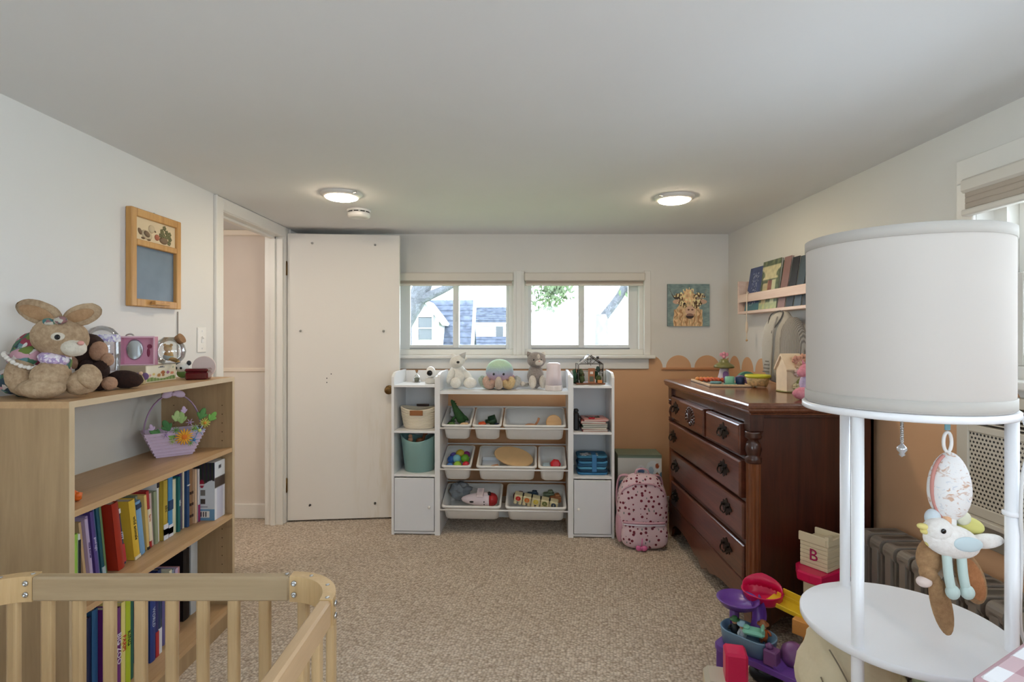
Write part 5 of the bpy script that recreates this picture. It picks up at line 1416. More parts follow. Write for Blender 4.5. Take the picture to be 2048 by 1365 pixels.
for i, (x, y, z, r_, c) in enumerate(((-.055, -.03, .03, .02, (70, 84, 44)), (-.05, .02, .055, .022, (110, 96, 60)), (.055, -.03, .035, .018, (84, 100, 56)), (.05, .025, .06, .02, (60, 90, 60)), (-.06, -.02, .08, .016, (96, 108, 70)), (.02, .04, .07, .018, (90, 80, 56)), (.06, .0, .098, .015, (74, 100, 90)))):
    obj('tiny_plant', MB().ell((x, y, z), (r_, r_, r_ * 1.3), None, 10, 8, jit=.5, sd=i), mat('miniplant_%d' % i, c, .8), t)
obj('flower_pot', MB().box((.058, -gd - .012, .020), (.03, .016, .02), .002), mat('terracotta', (206, 130, 70), .7), t)
t = thing('tiny_planter', 'tiny dark planter with trailing leaves beside the miniature greenhouse', 'planter', UM @ T(1.214, .17, ZL + .002))
obj('trellis', MB().box((0, 0, .045), (.016, .03, .09), .002), mat('planter_dark', (48, 62, 58), .6), t)
obj('trailing_leaves', MB().ell((0, -.01, .012), (.018, .02, .010), None, 12, 8, jit=.4).ell((.004, -.014, .05), (.012, .008, .03), None, 12, 8, jit=.5, sd=3).ell((-.002, -.012, .078), (.012, .01, .014), None, 12, 8, jit=.5, sd=5), mat('trailing_green', (78, 120, 88), .8), t)

# ------------------------------------------------------------------ mahogany dresser on the right
MAH = wood('mahogany', (50, 22, 14), (76, 36, 23), 'z', .3, coat=.35)
MAHY = wood('mahogany_drawer', (82, 42, 30), (116, 64, 45), 'x', .28, coat=.4)
MAHT = wood('mahogany_top', (92, 52, 36), (128, 78, 54), 'x', .22, coat=.5)
BRONZE = mat('dark_bronze', (44, 36, 28), .45, .7)
DMX = T(1.045, 2.35, 0) @ rotm(0, 0, 90)   # local x runs to the back of the room, local +y into the room
t = thing('dresser', 'dark mahogany dresser with carved shell drawer and bronze pulls', 'dresser', DMX)
L, DP = 1.235, .54
cs = MB()
cs.b2((.02, -DP, .16), (.045, -.02, .975)).b2((L - .045, -DP, .16), (L - .02, -.02, .975)).b2((.02, -DP, .16), (L - .02, -DP + .012, .975)).b2((.045, -DP + .012, .20), (L - .045, -.04, .215))
obj('carcass', cs, MAH, t)
fr = MB()
for z0, z1 in ((.925, .975), (.757, .776), (.567, .585), (.375, .400), (.195, .215)):
    fr.b2((.06, -.03, z0), (L - .06, -.004, z1), .002)
fr.b2((.495, -.03, .776), (.512, -.004, .925)).b2((.925, -.03, .776), (.938, -.004, .925))
obj('front_frame', fr, MAH, t)
tp = MB()
tp.loft([[(x, y, z) for x, y in ((-.03 + i, -DP - .008), (L + .03 - i, -DP - .008), (L + .03 - i, .032 - i), (-.03 + i, .032 - i))] for i, z in ((.022, .972), (.020, .978), (.010, .984), (.004, .992), (.004, 1.0), (0, 1.004), (0, 1.014), (.004, 1.021), (.010, 1.025))], sm=False)
obj('top', tp, MAHT, t)


def pull(x, z, y, par):
    out = []
    for k in range(40):
        a = 2 * PI * k / 40
        r_ = 1 + .22 * math.cos(3 * a + PI / 2 * 0) * math.cos(a) + .16 * math.cos(8 * a)
        out.append((.050 * r_ * math.cos(a), .036 * r_ * math.sin(a)))
    p_ = obj('pull_plate', MB().prism(out, .003, T(x, y, z) @ Matrix(((1, 0, 0, 0), (0, 0, 1, 0), (0, 1, 0, 0), (0, 0, 0, 1)))), BRONZE, par)
    bl = MB()
    for sx in (-1, 1):
        bl.lathe([(.006, 0), (.004, .006), (.006, .014), (0, .016)], 10, T(x + sx * .026, y + .003, z + .006) @ rotm(-90))
    bl.tube(spline([(x - .026, y + .015, z + .004), (x - .030, y + .020, z - .012), (x - .014, y + .022, z - .024), (x, y + .022, z - .020), (x + .014, y + .022, z - .024), (x + .030, y + .020, z - .012), (x + .026, y + .015, z + .004)], 4), .0032, 6)
    obj('bail', bl, BRONZE, p_ if False else par)


def drawer(x0, x1, z0, z1, out, pulls):
    y1 = .014 + out
    d_ = obj('drawer', MB().loft([[(x0, y0, z0), (x1, y0, z0), (x1, y0, z1), (x0, y0, z1)] if i == 0 else [(x0 + i, y0, z0 + i), (x1 - i, y0, z0 + i), (x1 - i, y0, z1 - i), (x0 + i, y0, z1 - i)] for i, y0 in ((0, -.02), (0, y1 - .008), (.003, y1 - .003), (.009, y1))], sm=False), MAHY, t)
    if out > .01:
        obj('drawer_box', MB().b2((x0 + .012, -.35, z0 + .012), (x1 - .012, -.02, z1 - .03)), mat('drawer_inside', (120, 84, 58), .7), d_)
    for px_ in pulls:
        pull(px_, (z0 + z1) / 2 + .008, y1, d_)
    return d_


drawer(.072, .490, .780, .920, .016, (.25,))
cd = drawer(.515, .922, .780, .925, .022, ())
drawer(.940, L - .072, .780, .920, .0, (1.06,))
drawer(.070, L - .070, .588, .754, .014, (.25, 1.06))
drawer(.070, L - .070, .402, .565, .0, (.25, 1.06))
drawer(.070, L - .070, .217, .373, .0, (.25, 1.06))
sh = MB()
for k in range(11):
    a = rad(-20 + 22 * k)
    sh.ell((0, 0, 0), (.034, .006, .008), T(.72 + .034 * math.cos(a), .0365, .838 + .034 * math.sin(a)) @ rotm(0, -math.degrees(a), 0), 10, 6)
for k in range(13):
    a = rad(-10 + 16.6 * k)
    sh.ell((.72 + .074 * math.cos(a), .0365, .842 + .060 * math.sin(a)), (.008, .005, .008), None, 8, 6)
sh.ell((.72, .037, .812), (.022, .008, .012), None, 12, 8)
obj('carved_shell', sh, MAH, cd)


def column(x):
    n = 40
    fl = [(.031 * (1 - .15 * (0.5 + .5 * math.cos(10 * 2 * PI * k / n))) * math.cos(2 * PI * k / n), .031 * (1 - .15 * (.5 + .5 * math.cos(10 * 2 * PI * k / n))) * math.sin(2 * PI * k / n)) for k in range(n)]
    c_ = obj('corner_column', MB().prism(fl, .52, T(x, -.018, .235), sm=False), wood('mahogany_column', (104, 56, 30), (138, 80, 46), 'z', .3), t)
    obj('turned_vase', MB().lathe([(.033, .755), (.036, .762), (.033, .770), (.036, .778), (.026, .784), (.030, .796), (.035, .815), (.030, .840), (.020, .856), (.032, .864), (.036, .872), (.032, .880), (.036, .888), (.033, .896)], 24, T(x, -.018, 0)), MAH, c_)
    obj('turned_base', MB().lathe([(.036, .150), (.036, .18), (.033, .19), (.037, .198), (.033, .208), (.037, .218), (.033, .228), (.032, .236)], 24, T(x, -.018, 0)), MAH, c_)
    obj('cap_block', MB().box((x, -.02, .935), (.066, .06, .078), .003), MAH, c_)


column(.034); column(L - .034)
ap = [(0, .20), (0, 0), (.05, 0), (.065, .03), (.075, .06), (.10, .08), (.14, .10), (.22, .105), (.33, .10), (.42, .085), (.50, .06), (.54, .07), (.57, .055), (.60, .04), (L / 2, .036)]
ap = ap + [(L - x, z) for x, z in ap[-2::-1]]
obj('apron', MB().prism(ap, .018, T(0, -.012, 0) @ Matrix(((1, 0, 0, 0), (0, 0, 1, 0), (0, 1, 0, 0), (0, 0, 0, 1)))), MAHY, t)
sa = [(0, .17), (0, 0), (.05, 0), (.07, .05), (.12, .09), (DP - .12, .09), (DP - .07, .05), (DP - .05, 0), (DP, 0), (DP, .17)]
for x in (.004, L - .022):
    obj('side_apron', MB().prism(sa, .018, T(x, -.014, 0) @ Matrix(((0, 0, 1, 0), (-1, 0, 0, 0), (0, 1, 0, 0), (0, 0, 0, 1)))), MAH, t)
obj('base_moulding', MB().b2((-.004, -.01, .196), (L + .004, .008, .210), .004), MAHY, t)
obj('side_moulding', MB().b2((.012, -DP, .150), (.022, -.03, .175), .003).b2((.012, -DP, .955), (.022, -.05, .972), .003), MAH, t)

# ------------------------------------------------------------------ things on the dresser
ZD = 1.026
t = thing('wooden_tray', 'pale wood rimmed tray of stacking toys on the dresser', 'tray', T(1.235, 3.225, ZD) @ rotm(0, 0, -4))
PALE = wood('pale_maple', (214, 178, 136), (232, 200, 160), 'y', .5)
obj('tray_base', MB().b2((-.115, -.2, 0), (.115, .2, .004)), mat('tray_felt', (150, 140, 128), .8), t)
for a, b in (((-.115, -.2, .0), (-.105, .2, .014)), ((.105, -.2, 0), (.115, .2, .014)), ((-.105, -.2, 0), (.105, -.19, .014)), ((-.105, .19, 0), (.105, .2, .014))):
    obj('rim', MB().b2(a, b, .002), PALE, t)
for i, (x, y, r_, h, c, lb) in enumerate(((1.262, 3.135, .026, .046, (130, 188, 160), 'mint green stacking cup on the tray'), (1.312, 3.115, .024, .046, (24, 44, 84), 'navy stacking cup beside the mint one'), (1.205, 3.20, .030, .012, (110, 150, 156), 'flat grey-teal disc on the tray'), (1.24, 3.075, .034, .010, (80, 136, 120), 'flat sea green disc at the front of the tray'))):
    o = obj('stacking_cup', MB().lathe([(r_, 0), (r_ + .002, .003), (r_ + .002, h - .003), (r_, h), (r_ - .004, h), (r_ - .005, .004)], 8 if h > .03 else 20), mat('cup_%d' % i, c, .4), None, T(x, y, ZD + .0055)); tag(o, lb, 'stacking cup')
for i, (x, y, rz, c, lb) in enumerate(((1.20, 3.375, 10, (226, 150, 84), 'pale orange wooden bead row at the back of the tray'), (1.215, 3.335, 5, (214, 112, 62), 'orange wooden bead row on the tray'), (1.235, 3.30, 0, (196, 88, 56), 'rust orange wooden bead row on the tray'))):
    mb = MB()
    for k in range(5):
        mb.ell((k * .024 - .048, 0, .013), (.013, .013, .013), None, 12, 8)
    o = obj('bead_row', mb, mat('beads_%d' % i, c, .5), None, T(x, y, ZD + .0055) @ rotm(0, 0, rz)); tag(o, lb, 'wooden beads')
o = obj('plum_block', MB().box((0, 0, .018), (.05, .03, .036), .006), mat('block_plum', (96, 72, 92), .5), None, T(1.285, 3.215, ZD + .0055) @ rotm(0, 0, 8)); tag(o, 'dull plum wooden block on the tray', 'toy block')
o = obj('lilac_arch', MB().prism(arc(0, 0, .045, 0, 180, 16) + arc(0, 0, .024, 180, 0, 16), .03, T(0, .015, 0) @ rotm(90)), mat('arch_lilac', (150, 116, 158), .5), None, T(1.402, 3.31, ZD)); tag(o, 'lilac wooden arch beside the tray', 'toy arch')
o = obj('teal_arch', MB().prism(arc(0, 0, .064, 0, 180, 20) + arc(0, 0, .036, 180, 0, 20), .03, T(0, .015, 0) @ rotm(90)), mat('arch_teal', (96, 160, 140), .5), None, T(1.462, 3.375, ZD)); tag(o, 'teal wooden arch behind the yellow rimmed pot', 'toy arch')
t = thing('fairy_mushroom', 'mushroom house figurine with olive cap and pink top', 'figurine', T(1.365, 3.485, ZD) @ Matrix.Scale(1.05, 4))
obj('stem', MB().lathe([(.042, 0), (.036, .02), (.028, .05), (.024, .08)], 20), mat('mush_stem', (214, 200, 206), .5), t)
obj('door', MB().prism([(-.016, 0), (.016, 0), (.016, .038)] + arc(0, .038, .016, 0, 180, 8), .006, T(-.004, -.038, .004) @ rotm(90) @ Matrix.Scale(-1, 4, (0, 0, 1))), mat('mush_door', (142, 106, 164), .5), t)
obj('cap', MB().lathe([(.02, .078), (.055, .076), (.062, .082), (.055, .094), (.036, .106), (.028, .112), (.027, .120), (.018, .130), (.0, .134)], 24), mat('mush_cap', (122, 120, 72), .35, var=.15, vs_=40), t)
obj('fairy', MB().ell((0, 0, .146), (.012, .010, .014)).ell((0, 0, .164), .011).ell((-.018, 0, .158), (.010, .004, .012)).ell((.018, 0, .158), (.010, .004, .012)), mat('mush_fairy', (222, 150, 166), .5), t)
t = thing('rimmed_pot', 'low speckled pot with a bright yellow-green rim on the dresser', 'pot', T(1.378, 3.035, ZD))
obj('bowl', MB().lathe([(.046, .008), (.052, .012), (.058, .035), (.061, .056), (.055, .056), (.050, .020), (0, .018)], 28), mat('speckled_clay', (214, 182, 126), .6, var=.35, vs_=70), t)
obj('rim', MB().lathe([(.060, .052), (.067, .056), (.069, .064), (.064, .070), (.056, .066), (.056, .054)], 28, caps=(False, False)), mat('rim_lime', (206, 204, 62), .4), t)
for k in range(3):
    a = rad(90 + 120 * k)
    obj('foot', MB().ell((.04 * math.cos(a), .04 * math.sin(a), .006), (.009, .009, .006), None, 10, 6), mat('speckled_clay', (0, 0, 0)), t)
t = thing('fairy_house', 'cream toy house with pitched roof and dried flowers', 'ornament', T(1.438, 2.80, ZD + .001) @ rotm(0, 0, -87))
CREAMW = mat('house_cream', (230, 208, 176), .7, var=.06, vs_=20)
obj('house_body', MB().prism([(-.05, 0), (.05, 0), (.05, .12), (0, .185), (-.05, .12)], .09, T(0, .045, 0) @ rotm(90)), CREAMW, t)
for sx in (-1, 1):
    obj('roof_board', MB().loft([[(0, -.052, .196), (sx * .062, -.052, .116), (sx * .058, -.052, .108), (0, -.052, .186)], [(0, .052, .196), (sx * .062, .052, .116), (sx * .058, .052, .108), (0, .052, .186)]], sm=False), CREAMW, t)
obj('ground_plate', MB().prism([(.075 * math.cos(k * PI / 10), .062 * math.sin(k * PI / 10)) for k in range(20)], .004), mat('moss', (150, 146, 96), .9), t)
for i, (x, z, r_, c) in enumerate(((.01, .165, .022, (206, 150, 128)), (.03, .14, .026, (222, 184, 150)), (.045, .175, .022, (214, 160, 132)), (.02, .10, .022, (206, 176, 166)), (.05, .10, .020, (196, 150, 140)), (.03, .05, .018, (150, 156, 90)), (.055, .06, .018, (200, 190, 110)), (.01, .03, .018, (224, 210, 170)), (.05, .02, .016, (176, 166, 110)))):
    mb = MB()
    for k in range(7):
        a = k * 2 * PI / 7
        mb.ell((.060 + .004 * (k % 2), x - .012 + r_ * .6 * math.cos(a), z + r_ * .6 * math.sin(a)), (.008, r_ * .5, r_ * .4), rotm(math.degrees(a), 0, 0), 8, 6)
    obj('dried_flower', mb, mat('dried_%d' % i, c, .8), t)
PKP = plush('pink_plush', (232, 158, 168), (206, 120, 134), 90, .6)
t = thing('plush_unicorn', 'pink plush toy with lilac body beside the lamp shade', 'plush toy', T(1.315, 2.45, ZD))
obj('leg', MB().ell((.0, -.01, .028), (.048, .032, .028), None, 18, 12, jit=.05), PKP, t)
obj('leg', MB().ell((.035, .045, .028), (.045, .030, .028), rotm(0, 0, 20), 18, 12, jit=.05), PKP, t)
obj('body', MB().ell((.034, .016, .070), (.036, .034, .048), None, 18, 12, jit=.05), plush('lilac_plush', (206, 190, 216), (176, 160, 190), 90, .6), t)
hd = obj('head', MB().ell((.030, .012, .130), (.036, .034, .032), None, 18, 12, jit=.05), PKP, t)
obj('muzzle', MB().ell((.0, .0, .122), (.022, .024, .020), None, 14, 10), PKP, hd)
obj('ear', MB().lathe([(.010, 0), (0, .03)], 10, T(.02, .02, .154) @ rotm(0, -20, 0)), PKP, hd)
# quilted sack leaning on the wall
LIN = mat('linen_grey', (178, 172, 160), .9, bump=(160, .5, .004), var=.06)
KNIT = NT('ribbed_knit')
_w = KNIT.n('ShaderNodeTexWave', {'Vector': KNIT.co(), 'Scale': 55.0, 'Distortion': .6}, bands_direction='X')
KNIT.P(Base_Color=KNIT.ramp(_w.outputs[0], [(.1, lin((128, 122, 114))), (.8, lin((176, 170, 160)))]), Roughness=.95)
KNIT.bump(_w.outputs[0], .6, .006); KNIT = KNIT.m
t = thing('linen_sack', 'grey linen and knit sack leaning against the wall on the dresser', 'sack', T(1.528, 3.045, ZD + .012) @ rotm(0, 0, -80))


def sk(q):
    w_ = 1 - .22 * max(0, q.z) ** 2
    return (q.x * w_, q.y * (1 - .25 * abs(q.x)), q.z * (1 + .05 * math.sin(3 * q.x)))


obj('linen_half', MB().ell((-.03, 0, .205), (.140, .060, .205), None, 30, 22, fn=sk, p=.75, jit=.04), LIN, t)
obj('knit_half', MB().ell((.060, .004, .190), (.105, .059, .185), None, 30, 22, fn=sk, p=.75, jit=.03, sd=5), KNIT, t)
obj('button_placket', MB().tube(spline([(.02, -.054, .385), (-.0, -.066, .30), (-.01, -.067, .18), (-.03, -.06, .03)], 6), .006, 6), LIN, t)
obj('drawstring', MB().tube(spline([(-.04, -.045, .30), (-.075, -.04, .34), (-.07, -.03, .395), (-.02, -.02, .415), (.02, -.02, .41), (.03, -.04, .37), (.0, -.066, .31), (-.005, -.07, .29)], 6), .0035, 6), mat('cord_grey', (96, 92, 88), .9), t)
lt = MB()
for k in range(6):
    lt.box((-.055 - .004 * k, -.0645 + .0015 * k, .13 - k * .02), (.03 + .012 * k, .002, .007), 0, rotm(0, 0, 0))
obj('printed_lines', lt, mat('print_grey', (112, 106, 98), .9), t)

# ------------------------------------------------------------------ canvas and book ledge
def cow(u, v):
    x, y = (u - .5) * 2, (v - .5) * 2
    n_ = noise.noise(Vector((u * 9, v * 9, 1))) ; n2 = noise.noise(Vector((u * 30, v * 12, 5))); n3 = noise.noise(Vector((u * 14, v * 40, 8)))
    bg_ = [112 + 24 * n_ + 14 * n3, 130 + 22 * n_ + 14 * n3, 128 + 20 * n_ + 12 * n3]
    def ov(c, k): return [bg_[i] * (1 - k) + c[i] * k for i in range(3)]
    tan = (186 + 44 * n2, 158 + 42 * n2, 120 + 38 * n2)
    dk = (98 + 40 * n2, 74 + 30 * n2, 50 + 22 * n2)
    for sx in (-1, 1):                       # horns
        for k in range(14):
            f = k / 13; hx = sx * (.45 + .42 * f) + (-.02); hy = .36 - .10 * math.sin(f * PI) + .36 * f * f
            if (x - hx) ** 2 + (y - hy) ** 2 < (.05 - .032 * f) ** 2: return (70, 60, 54) if sx < 0 else (176, 156, 134)
    col = None
    if (x + .03) ** 2 / .5 + (y + .75) ** 2 / .85 < 1.0 and y < .1: col = tan if n2 > -.25 else (150, 112, 76)
    if abs(x + .02) < .68 and y < -.2: col = tan if math.sin(x * 22 + n_ * 4) > -.55 else (158, 118, 82)
    for ex, ey in ((-.5, .16), (.62, .16)):    # ears
        if ((x - ex) / .26) ** 2 + ((y - ey) / .12) ** 2 < 1: col = (178, 146, 124)
    if ((x + .0) / .36) ** 2 + ((y - .12) / .62) ** 2 < 1: col = tan
    for ex, ey, rx, ry in ((-.42, .42, .26, .16), (.48, .40, .26, .18), (-.34, .12, .17, .14), (.42, .10, .2, .2), (-.2, -.02, .1, .12), (.3, -.05, .12, .14)):
        if ((x - ex) / rx) ** 2 + ((y - ey) / ry) ** 2 < 1 + n3: col = dk if n2 + n3 * .6 < .12 else (222, 196, 150)
    if ((x + .02) / .3) ** 2 + ((y - .42) / .34) ** 2 < 1 + 1.2 * n2: col = (206 + 50 * n2 + 20 * n3, 172 + 48 * n2 + 20 * n3, 128 + 40 * n2 + 18 * n3)
    if ((x - .08) / .23) ** 2 + ((y + .28) / .24) ** 2 < 1: col = (186, 154, 130)
    for ex in (-.0, .18):
        if ((x - ex) / .05) ** 2 + ((y + .22) / .035) ** 2 < 1: col = (84, 56, 44)
    if ((x - .06) / .19) ** 2 + ((y + .52) / .13) ** 2 < 1: col = (126, 96, 84) if y > -.52 else (52, 40, 36)
    if ((x + .19) / .06) ** 2 + ((y - .06) / .05) ** 2 < 1: col = (36, 26, 20)
    return tuple(max(0, min(255, c * 1.22)) for c in (col or bg_))


t = thing('cow_canvas', 'square canvas painting of a shaggy horned cow on teal', 'painting', T(1.3145, YB - .001, 1.384))
obj('stretcher', MB().b2((-.156, -.018, 0), (.156, 0, .315), .001), mat('canvas_edge', (96, 116, 116), .8), t)
painted('picture', .312, .315, 150, 150, cow, t, T(0, -.0186, 0), .7)
PINKW = wood('pinkish_pine', (222, 190, 172), (238, 214, 198), 'y', .5)
t = thing('wall_book_ledge', 'pale pink wooden book ledge on the side wall above the dresser', 'wall shelf')
for y in (3.65, 2.72):
    obj('end_panel', MB().b2((1.528, y, 1.458), (XR - .001, y + .018, 1.68), .002), PINKW, t)
obj('bottom_board', MB().b2((1.528, 2.738, 1.458), (XR - .001, 3.65, 1.476), .002), PINKW, t)
obj('front_rail', MB().b2((1.528, 2.738, 1.535), (1.542, 3.65, 1.588), .002), PINKW, t)
obj('back_rail', MB().b2((XR - .013, 2.738, 1.56), (XR - .001, 3.65, 1.62), .002), PINKW, t)


def ledge_book(y0, y1, h, c, lb, tilt, fn=None, th=.012, off=0.0):
    """picture book standing on the ledge with its cover to the room, leaning back on the wall"""
    b = thing('picture_book', lb, 'book', T(1.546 + off, y0, 1.4775) @ rotm(0, tilt, 0), 'picture books on the wall ledge')
    wd = y1 - y0
    obj('cover', MB().b2((0, 0, 0), (.002, wd, h)).b2((th - .002, 0, 0), (th, wd, h)).b2((0, wd - .002, 0), (th, wd, h)), mat('ledge_%d_%d_%d' % c, c, .4, var=.1, vs_=12), b)
    obj('pages', MB().b2((.002, .003, .003), (th - .002, wd - .003, h - .003)), PAGES, b)
    if fn:
        painted('cover_print', wd, h, 30, 40, fn, b, T(-.0006, wd / 2, 0) @ rotm(0, 0, -90), .35)
    return b


def night_cover(u, v):
    n_ = noise.noise(Vector((u * 6, v * 9, 2)))
    if .28 < u < .72 and .12 < v < .86 and noise.noise(Vector((u * 16, v * 26, 4))) > .22: return (176, 186, 206)
    if v < .16: return (70, 120, 130)
    return (60 + 18 * n_, 76 + 18 * n_, 122 + 24 * n_)


def forest_cover(u, v):
    n_ = noise.noise(Vector((u * 9, v * 12, 6)))
    if .62 < v < .88 and abs(u - .5) < .42 - .12 * math.sin(v * 20): return (214 + 20 * n_, 204 + 20 * n_, 160 + 20 * n_)
    if abs(u - .5) < .11 and .22 < v < .58: return (150 + 40 * n_, 96 + 30 * n_, 82)
    if abs(u - .72) < .10 and .1 < v < .6: return (206, 206, 168)
    if abs(u - .25) < .12 and .1 < v < .55: return (196 + 30 * n_, 182 + 20 * n_, 140)
    if v < .14: return (176 + 30 * n_, 186 + 20 * n_, 140)
    return (98 + 50 * n_, 110 + 44 * n_, 84 + 30 * n_)


ledge_book(3.405, 3.60, .285, (58, 74, 118), 'blue picture book at the far end of the wall ledge', 9, night_cover)
ledge_book(3.17, 3.40, .300, (104, 112, 88), 'forest scene picture book on the wall ledge', 7, forest_cover, off=-.0)
ledge_book(3.075, 3.155, .300, (146, 112, 108), 'mauve brown picture book on the wall ledge', 9)
ledge_book(2.985, 3.06, .285, (44, 46, 52), 'charcoal picture book on the wall ledge', 9)
ledge_book(2.90, 2.972, .280, (70, 84, 94), 'slate grey picture book on the wall ledge', 9)
ledge_book(2.76, 2.885, .275, (24, 24, 28), 'black picture book beside the lamp shade', 9)
t = thing('cord_tassel', 'cream cord with a wooden bead hanging from the book ledge', 'cord', T(1.522, 3.50, 1.59))
obj('cord', MB().tube(spline([(.004, 0, 0), (-.002, 0, -.02), (-.004, .002, -.14), (-.004, 0, -.30)], 6), .003, 6).tube(spline([(.012, .004, .002), (.0, .006, .004), (-.004, -.004, -.08), (-.004, 0, -.13)], 5), .0025, 6), mat('cord_cream', (232, 214, 190), .8), t)
obj('tassel', MB().lathe([(.003, -.26), (.009, -.24), (.008, -.20), (.003, -.18)], 10, T(-.004, 0, 0)), mat('cord_cream', (0, 0, 0)), t)
obj('bead', MB().ell((-.004, 0, -.306), .007, None, 10, 8), WOODT, t)

# ------------------------------------------------------------------ floor lamp with round shelves
LX, LY = .921, 1.277
t = thing('shelf_floor_lamp', 'white floor lamp with drum shade and round shelves on three poles', 'floor lamp', T(LX, LY, 0))
SHADE = NT('shade_fabric')
_d = SHADE.n('ShaderNodeBsdfDiffuse', {'Color': lin((230, 223, 216))}); _t = SHADE.n('ShaderNodeBsdfTranslucent', {'Color': lin((236, 230, 222))}); _m = SHADE.n('ShaderNodeMixShader', {0: .3})
SHADE.set(_m, 1, _d.outputs[0]); SHADE.set(_m, 2, _t.outputs[0]); SHADE.t.links.new(_m.outputs[0], SHADE.out.inputs[0]); SHADE = SHADE.m
sd_ = obj('lamp_shade', MB().lathe([(.199, 1.158), (.200, 1.16), (.200, 1.545), (.199, 1.547), (.197, 1.545), (.197, 1.16)], 72, caps=(False, False)), SHADE, t)
BAND = mat('shade_band', (192, 186, 178), .85)
obj('band', MB().lathe([(.2005, 1.525), (.2025, 1.526), (.2025, 1.548), (.1985, 1.55)], 72, caps=(False, False)), BAND, sd_)
obj('band', MB().lathe([(.2005, 1.160), (.2025, 1.161), (.2025, 1.184), (.2005, 1.185)], 72, caps=(False, False)), BAND, sd_)
for z, r_, th in ((1.157, .209, .016), (.640, .214, .018), (.34, .214, .018), (.045, .214, .022)):
    obj('round_shelf', MB().lathe([(r_ - .003, z - th), (r_, z - th + .003), (r_, z - .003), (r_ - .003, z)], 72), LAMPW, t)
PLS = []
for a in (95, 210, 323):
    x, y = .192 * math.cos(rad(a)), .192 * math.sin(rad(a)); PLS.append((x, y))
    obj('pole', MB().cyl((x, y, 0), (x, y, 1.141), .0125, seg=20), LAMPW, t)
bs = obj('bulb_socket', MB().lathe([(.022, 1.157), (.022, 1.22), (.018, 1.23)], 16), METAL, t)
obj('bulb', MB().lathe([(.014, 1.23), (.018, 1.25), (.030, 1.28), (.030, 1.30), (.018, 1.325), (0, 1.332)], 18), mat('bulb_glass', (245, 240, 232), .2), bs)
sp = MB()
for a in (0, 120, 240):
    sp.cyl((.02 * math.cos(rad(a)), .02 * math.sin(rad(a)), 1.34), (.197 * math.cos(rad(a)), .197 * math.sin(rad(a)), 1.53), .002, seg=6)
obj('shade_spider', sp, METAL, t)
ch = MB()
for k in range(17):
    ch.ell((.0, 0, 1.138 - k * .0045), .0038, None, 8, 6)
pc = obj('pull_chain', ch, METAL, t)
obj('pull_knob', MB().lathe([(.002, 1.064), (.004, 1.060), (.010, 1.054), (.011, 1.048), (.005, 1.040), (.007, 1.036), (.0, 1.030)], 14), mat('pull_crystal', (220, 222, 226), .1, .6), pc)
px_, py_ = PLS[2]
obj('cord', MB().tube(spline([(px_ + .014, py_ - .01, 1.145), (px_ + .026, py_ - .012, 1.09), (px_ + .006, py_ - .018, 1.02), (px_ + .002, py_ - .018, .94), (px_ + .014, py_ - .008, .86), (px_ + .018, py_, .70), (px_ + .045, py_ + .01, .60), (px_ + .06, py_ + .02, .3), (px_ + .07, py_ + .03, .03)], 7), .0035, 8), mat('cord_white', (226, 224, 222), .5), t)
obj('cord_clip', MB().lathe([(.014, .93), (.017, .932), (.017, .940), (.014, .942)], 16, T(px_, py_, 0), caps=(False, False)), LAMPW, t)

# bag and blanket on the shelf below
t = thing('canvas_bag', 'lumpy cream canvas bag stuffed under the round lamp shelf', 'bag', T(.833, 1.335, .341))


def bagf(q):
    return (q.x * (1 + .06 * math.sin(6 * q.z + 2)), q.y * (1 + .08 * math.sin(5 * q.x + q.z * 3)), q.z * (1 + .05 * math.sin(4 * q.x + 1)))


CANV = mat('canvas_cream', (222, 208, 176), .9, bump=(14, .7, .02), var=.07, vs_=10)
obj('bag_body', MB().ell((0, 0, .132), (.112, .095, .128), None, 40, 26, fn=bagf, p=.75, jit=.05), CANV, t)
obj('cord', MB().tube(spline([(-.085, -.06, .235), (-.07, -.082, .20), (-.05, -.092, .15), (-.04, -.092, .09), (-.05, -.085, .03)], 6), .0018, 6), mat('cord_taupe', (140, 128, 108), .9), t)
obj('cord', MB().tube(spline([(-.105, -.06, .17), (-.09, -.078, .12), (-.07, -.086, .06), (-.065, -.08, .02)], 6), .0018, 6), mat('cord_taupe', (140, 128, 108), .9), t)
o = obj('folded_blanket', MB().box((0, 0, .028), (.13, .14, .056), .02).box((.0, .0, .085), (.126, .136, .054), .02).box((.0, .0, .140), (.122, .13, .052), .02).box((.0, .0, .194), (.118, .125, .05), .02), mat('blanket_green', (206, 210, 176), .95, bump=(60, .5)), None, T(1.028, 1.262, .3415)); tag(o, 'pale green folded blanket under the round lamp shelf', 'blanket')

# ------------------------------------------------------------------ hanging plush mobile
t = thing('plush_mobile', 'hanging plush toy with printed egg, white bird and brown rabbit', 'hanging toy', T(.965, 1.198, 0))
obj('strap', MB().box((0, 0, 1.125), (.012, .004, .034), .001), mat('strap_teal', (120, 166, 176), .7), t)
obj('ring', MB().tube([(.009 * math.cos(k * PI / 8), 0, 1.082 + .022 * math.sin(k * PI / 8)) for k in range(16)], .0035, 8, True), PLAST, t)
EGG = NT('egg_print')
_n = EGG.noise(EGG.co((1, 1, 1.6)), 46, 3, .6, 1.5)
EGG.P(Base_Color=EGG.ramp(_n, [(.34, lin((206, 172, 150))), (.44, lin((236, 234, 232))), (.62, lin((236, 234, 232))), (.74, lin((196, 202, 212)))]), Roughness=.9); EGG = EGG.m
e = obj('egg', MB().ell((.004, 0, .984), (.043, .034, .076), None, 24, 18, fn=lambda q: (q.x * (1 - .12 * q.z), q.y * (1 - .12 * q.z), q.z)), EGG, t)
obj('seam', MB().tube([(-.038 * math.cos(rad(a)) * 1.04, -.006, .984 + .074 * math.sin(rad(a))) for a in range(-70, 71, 10)], .004, 6), mat('seam_rose', (200, 140, 130), .8), e)
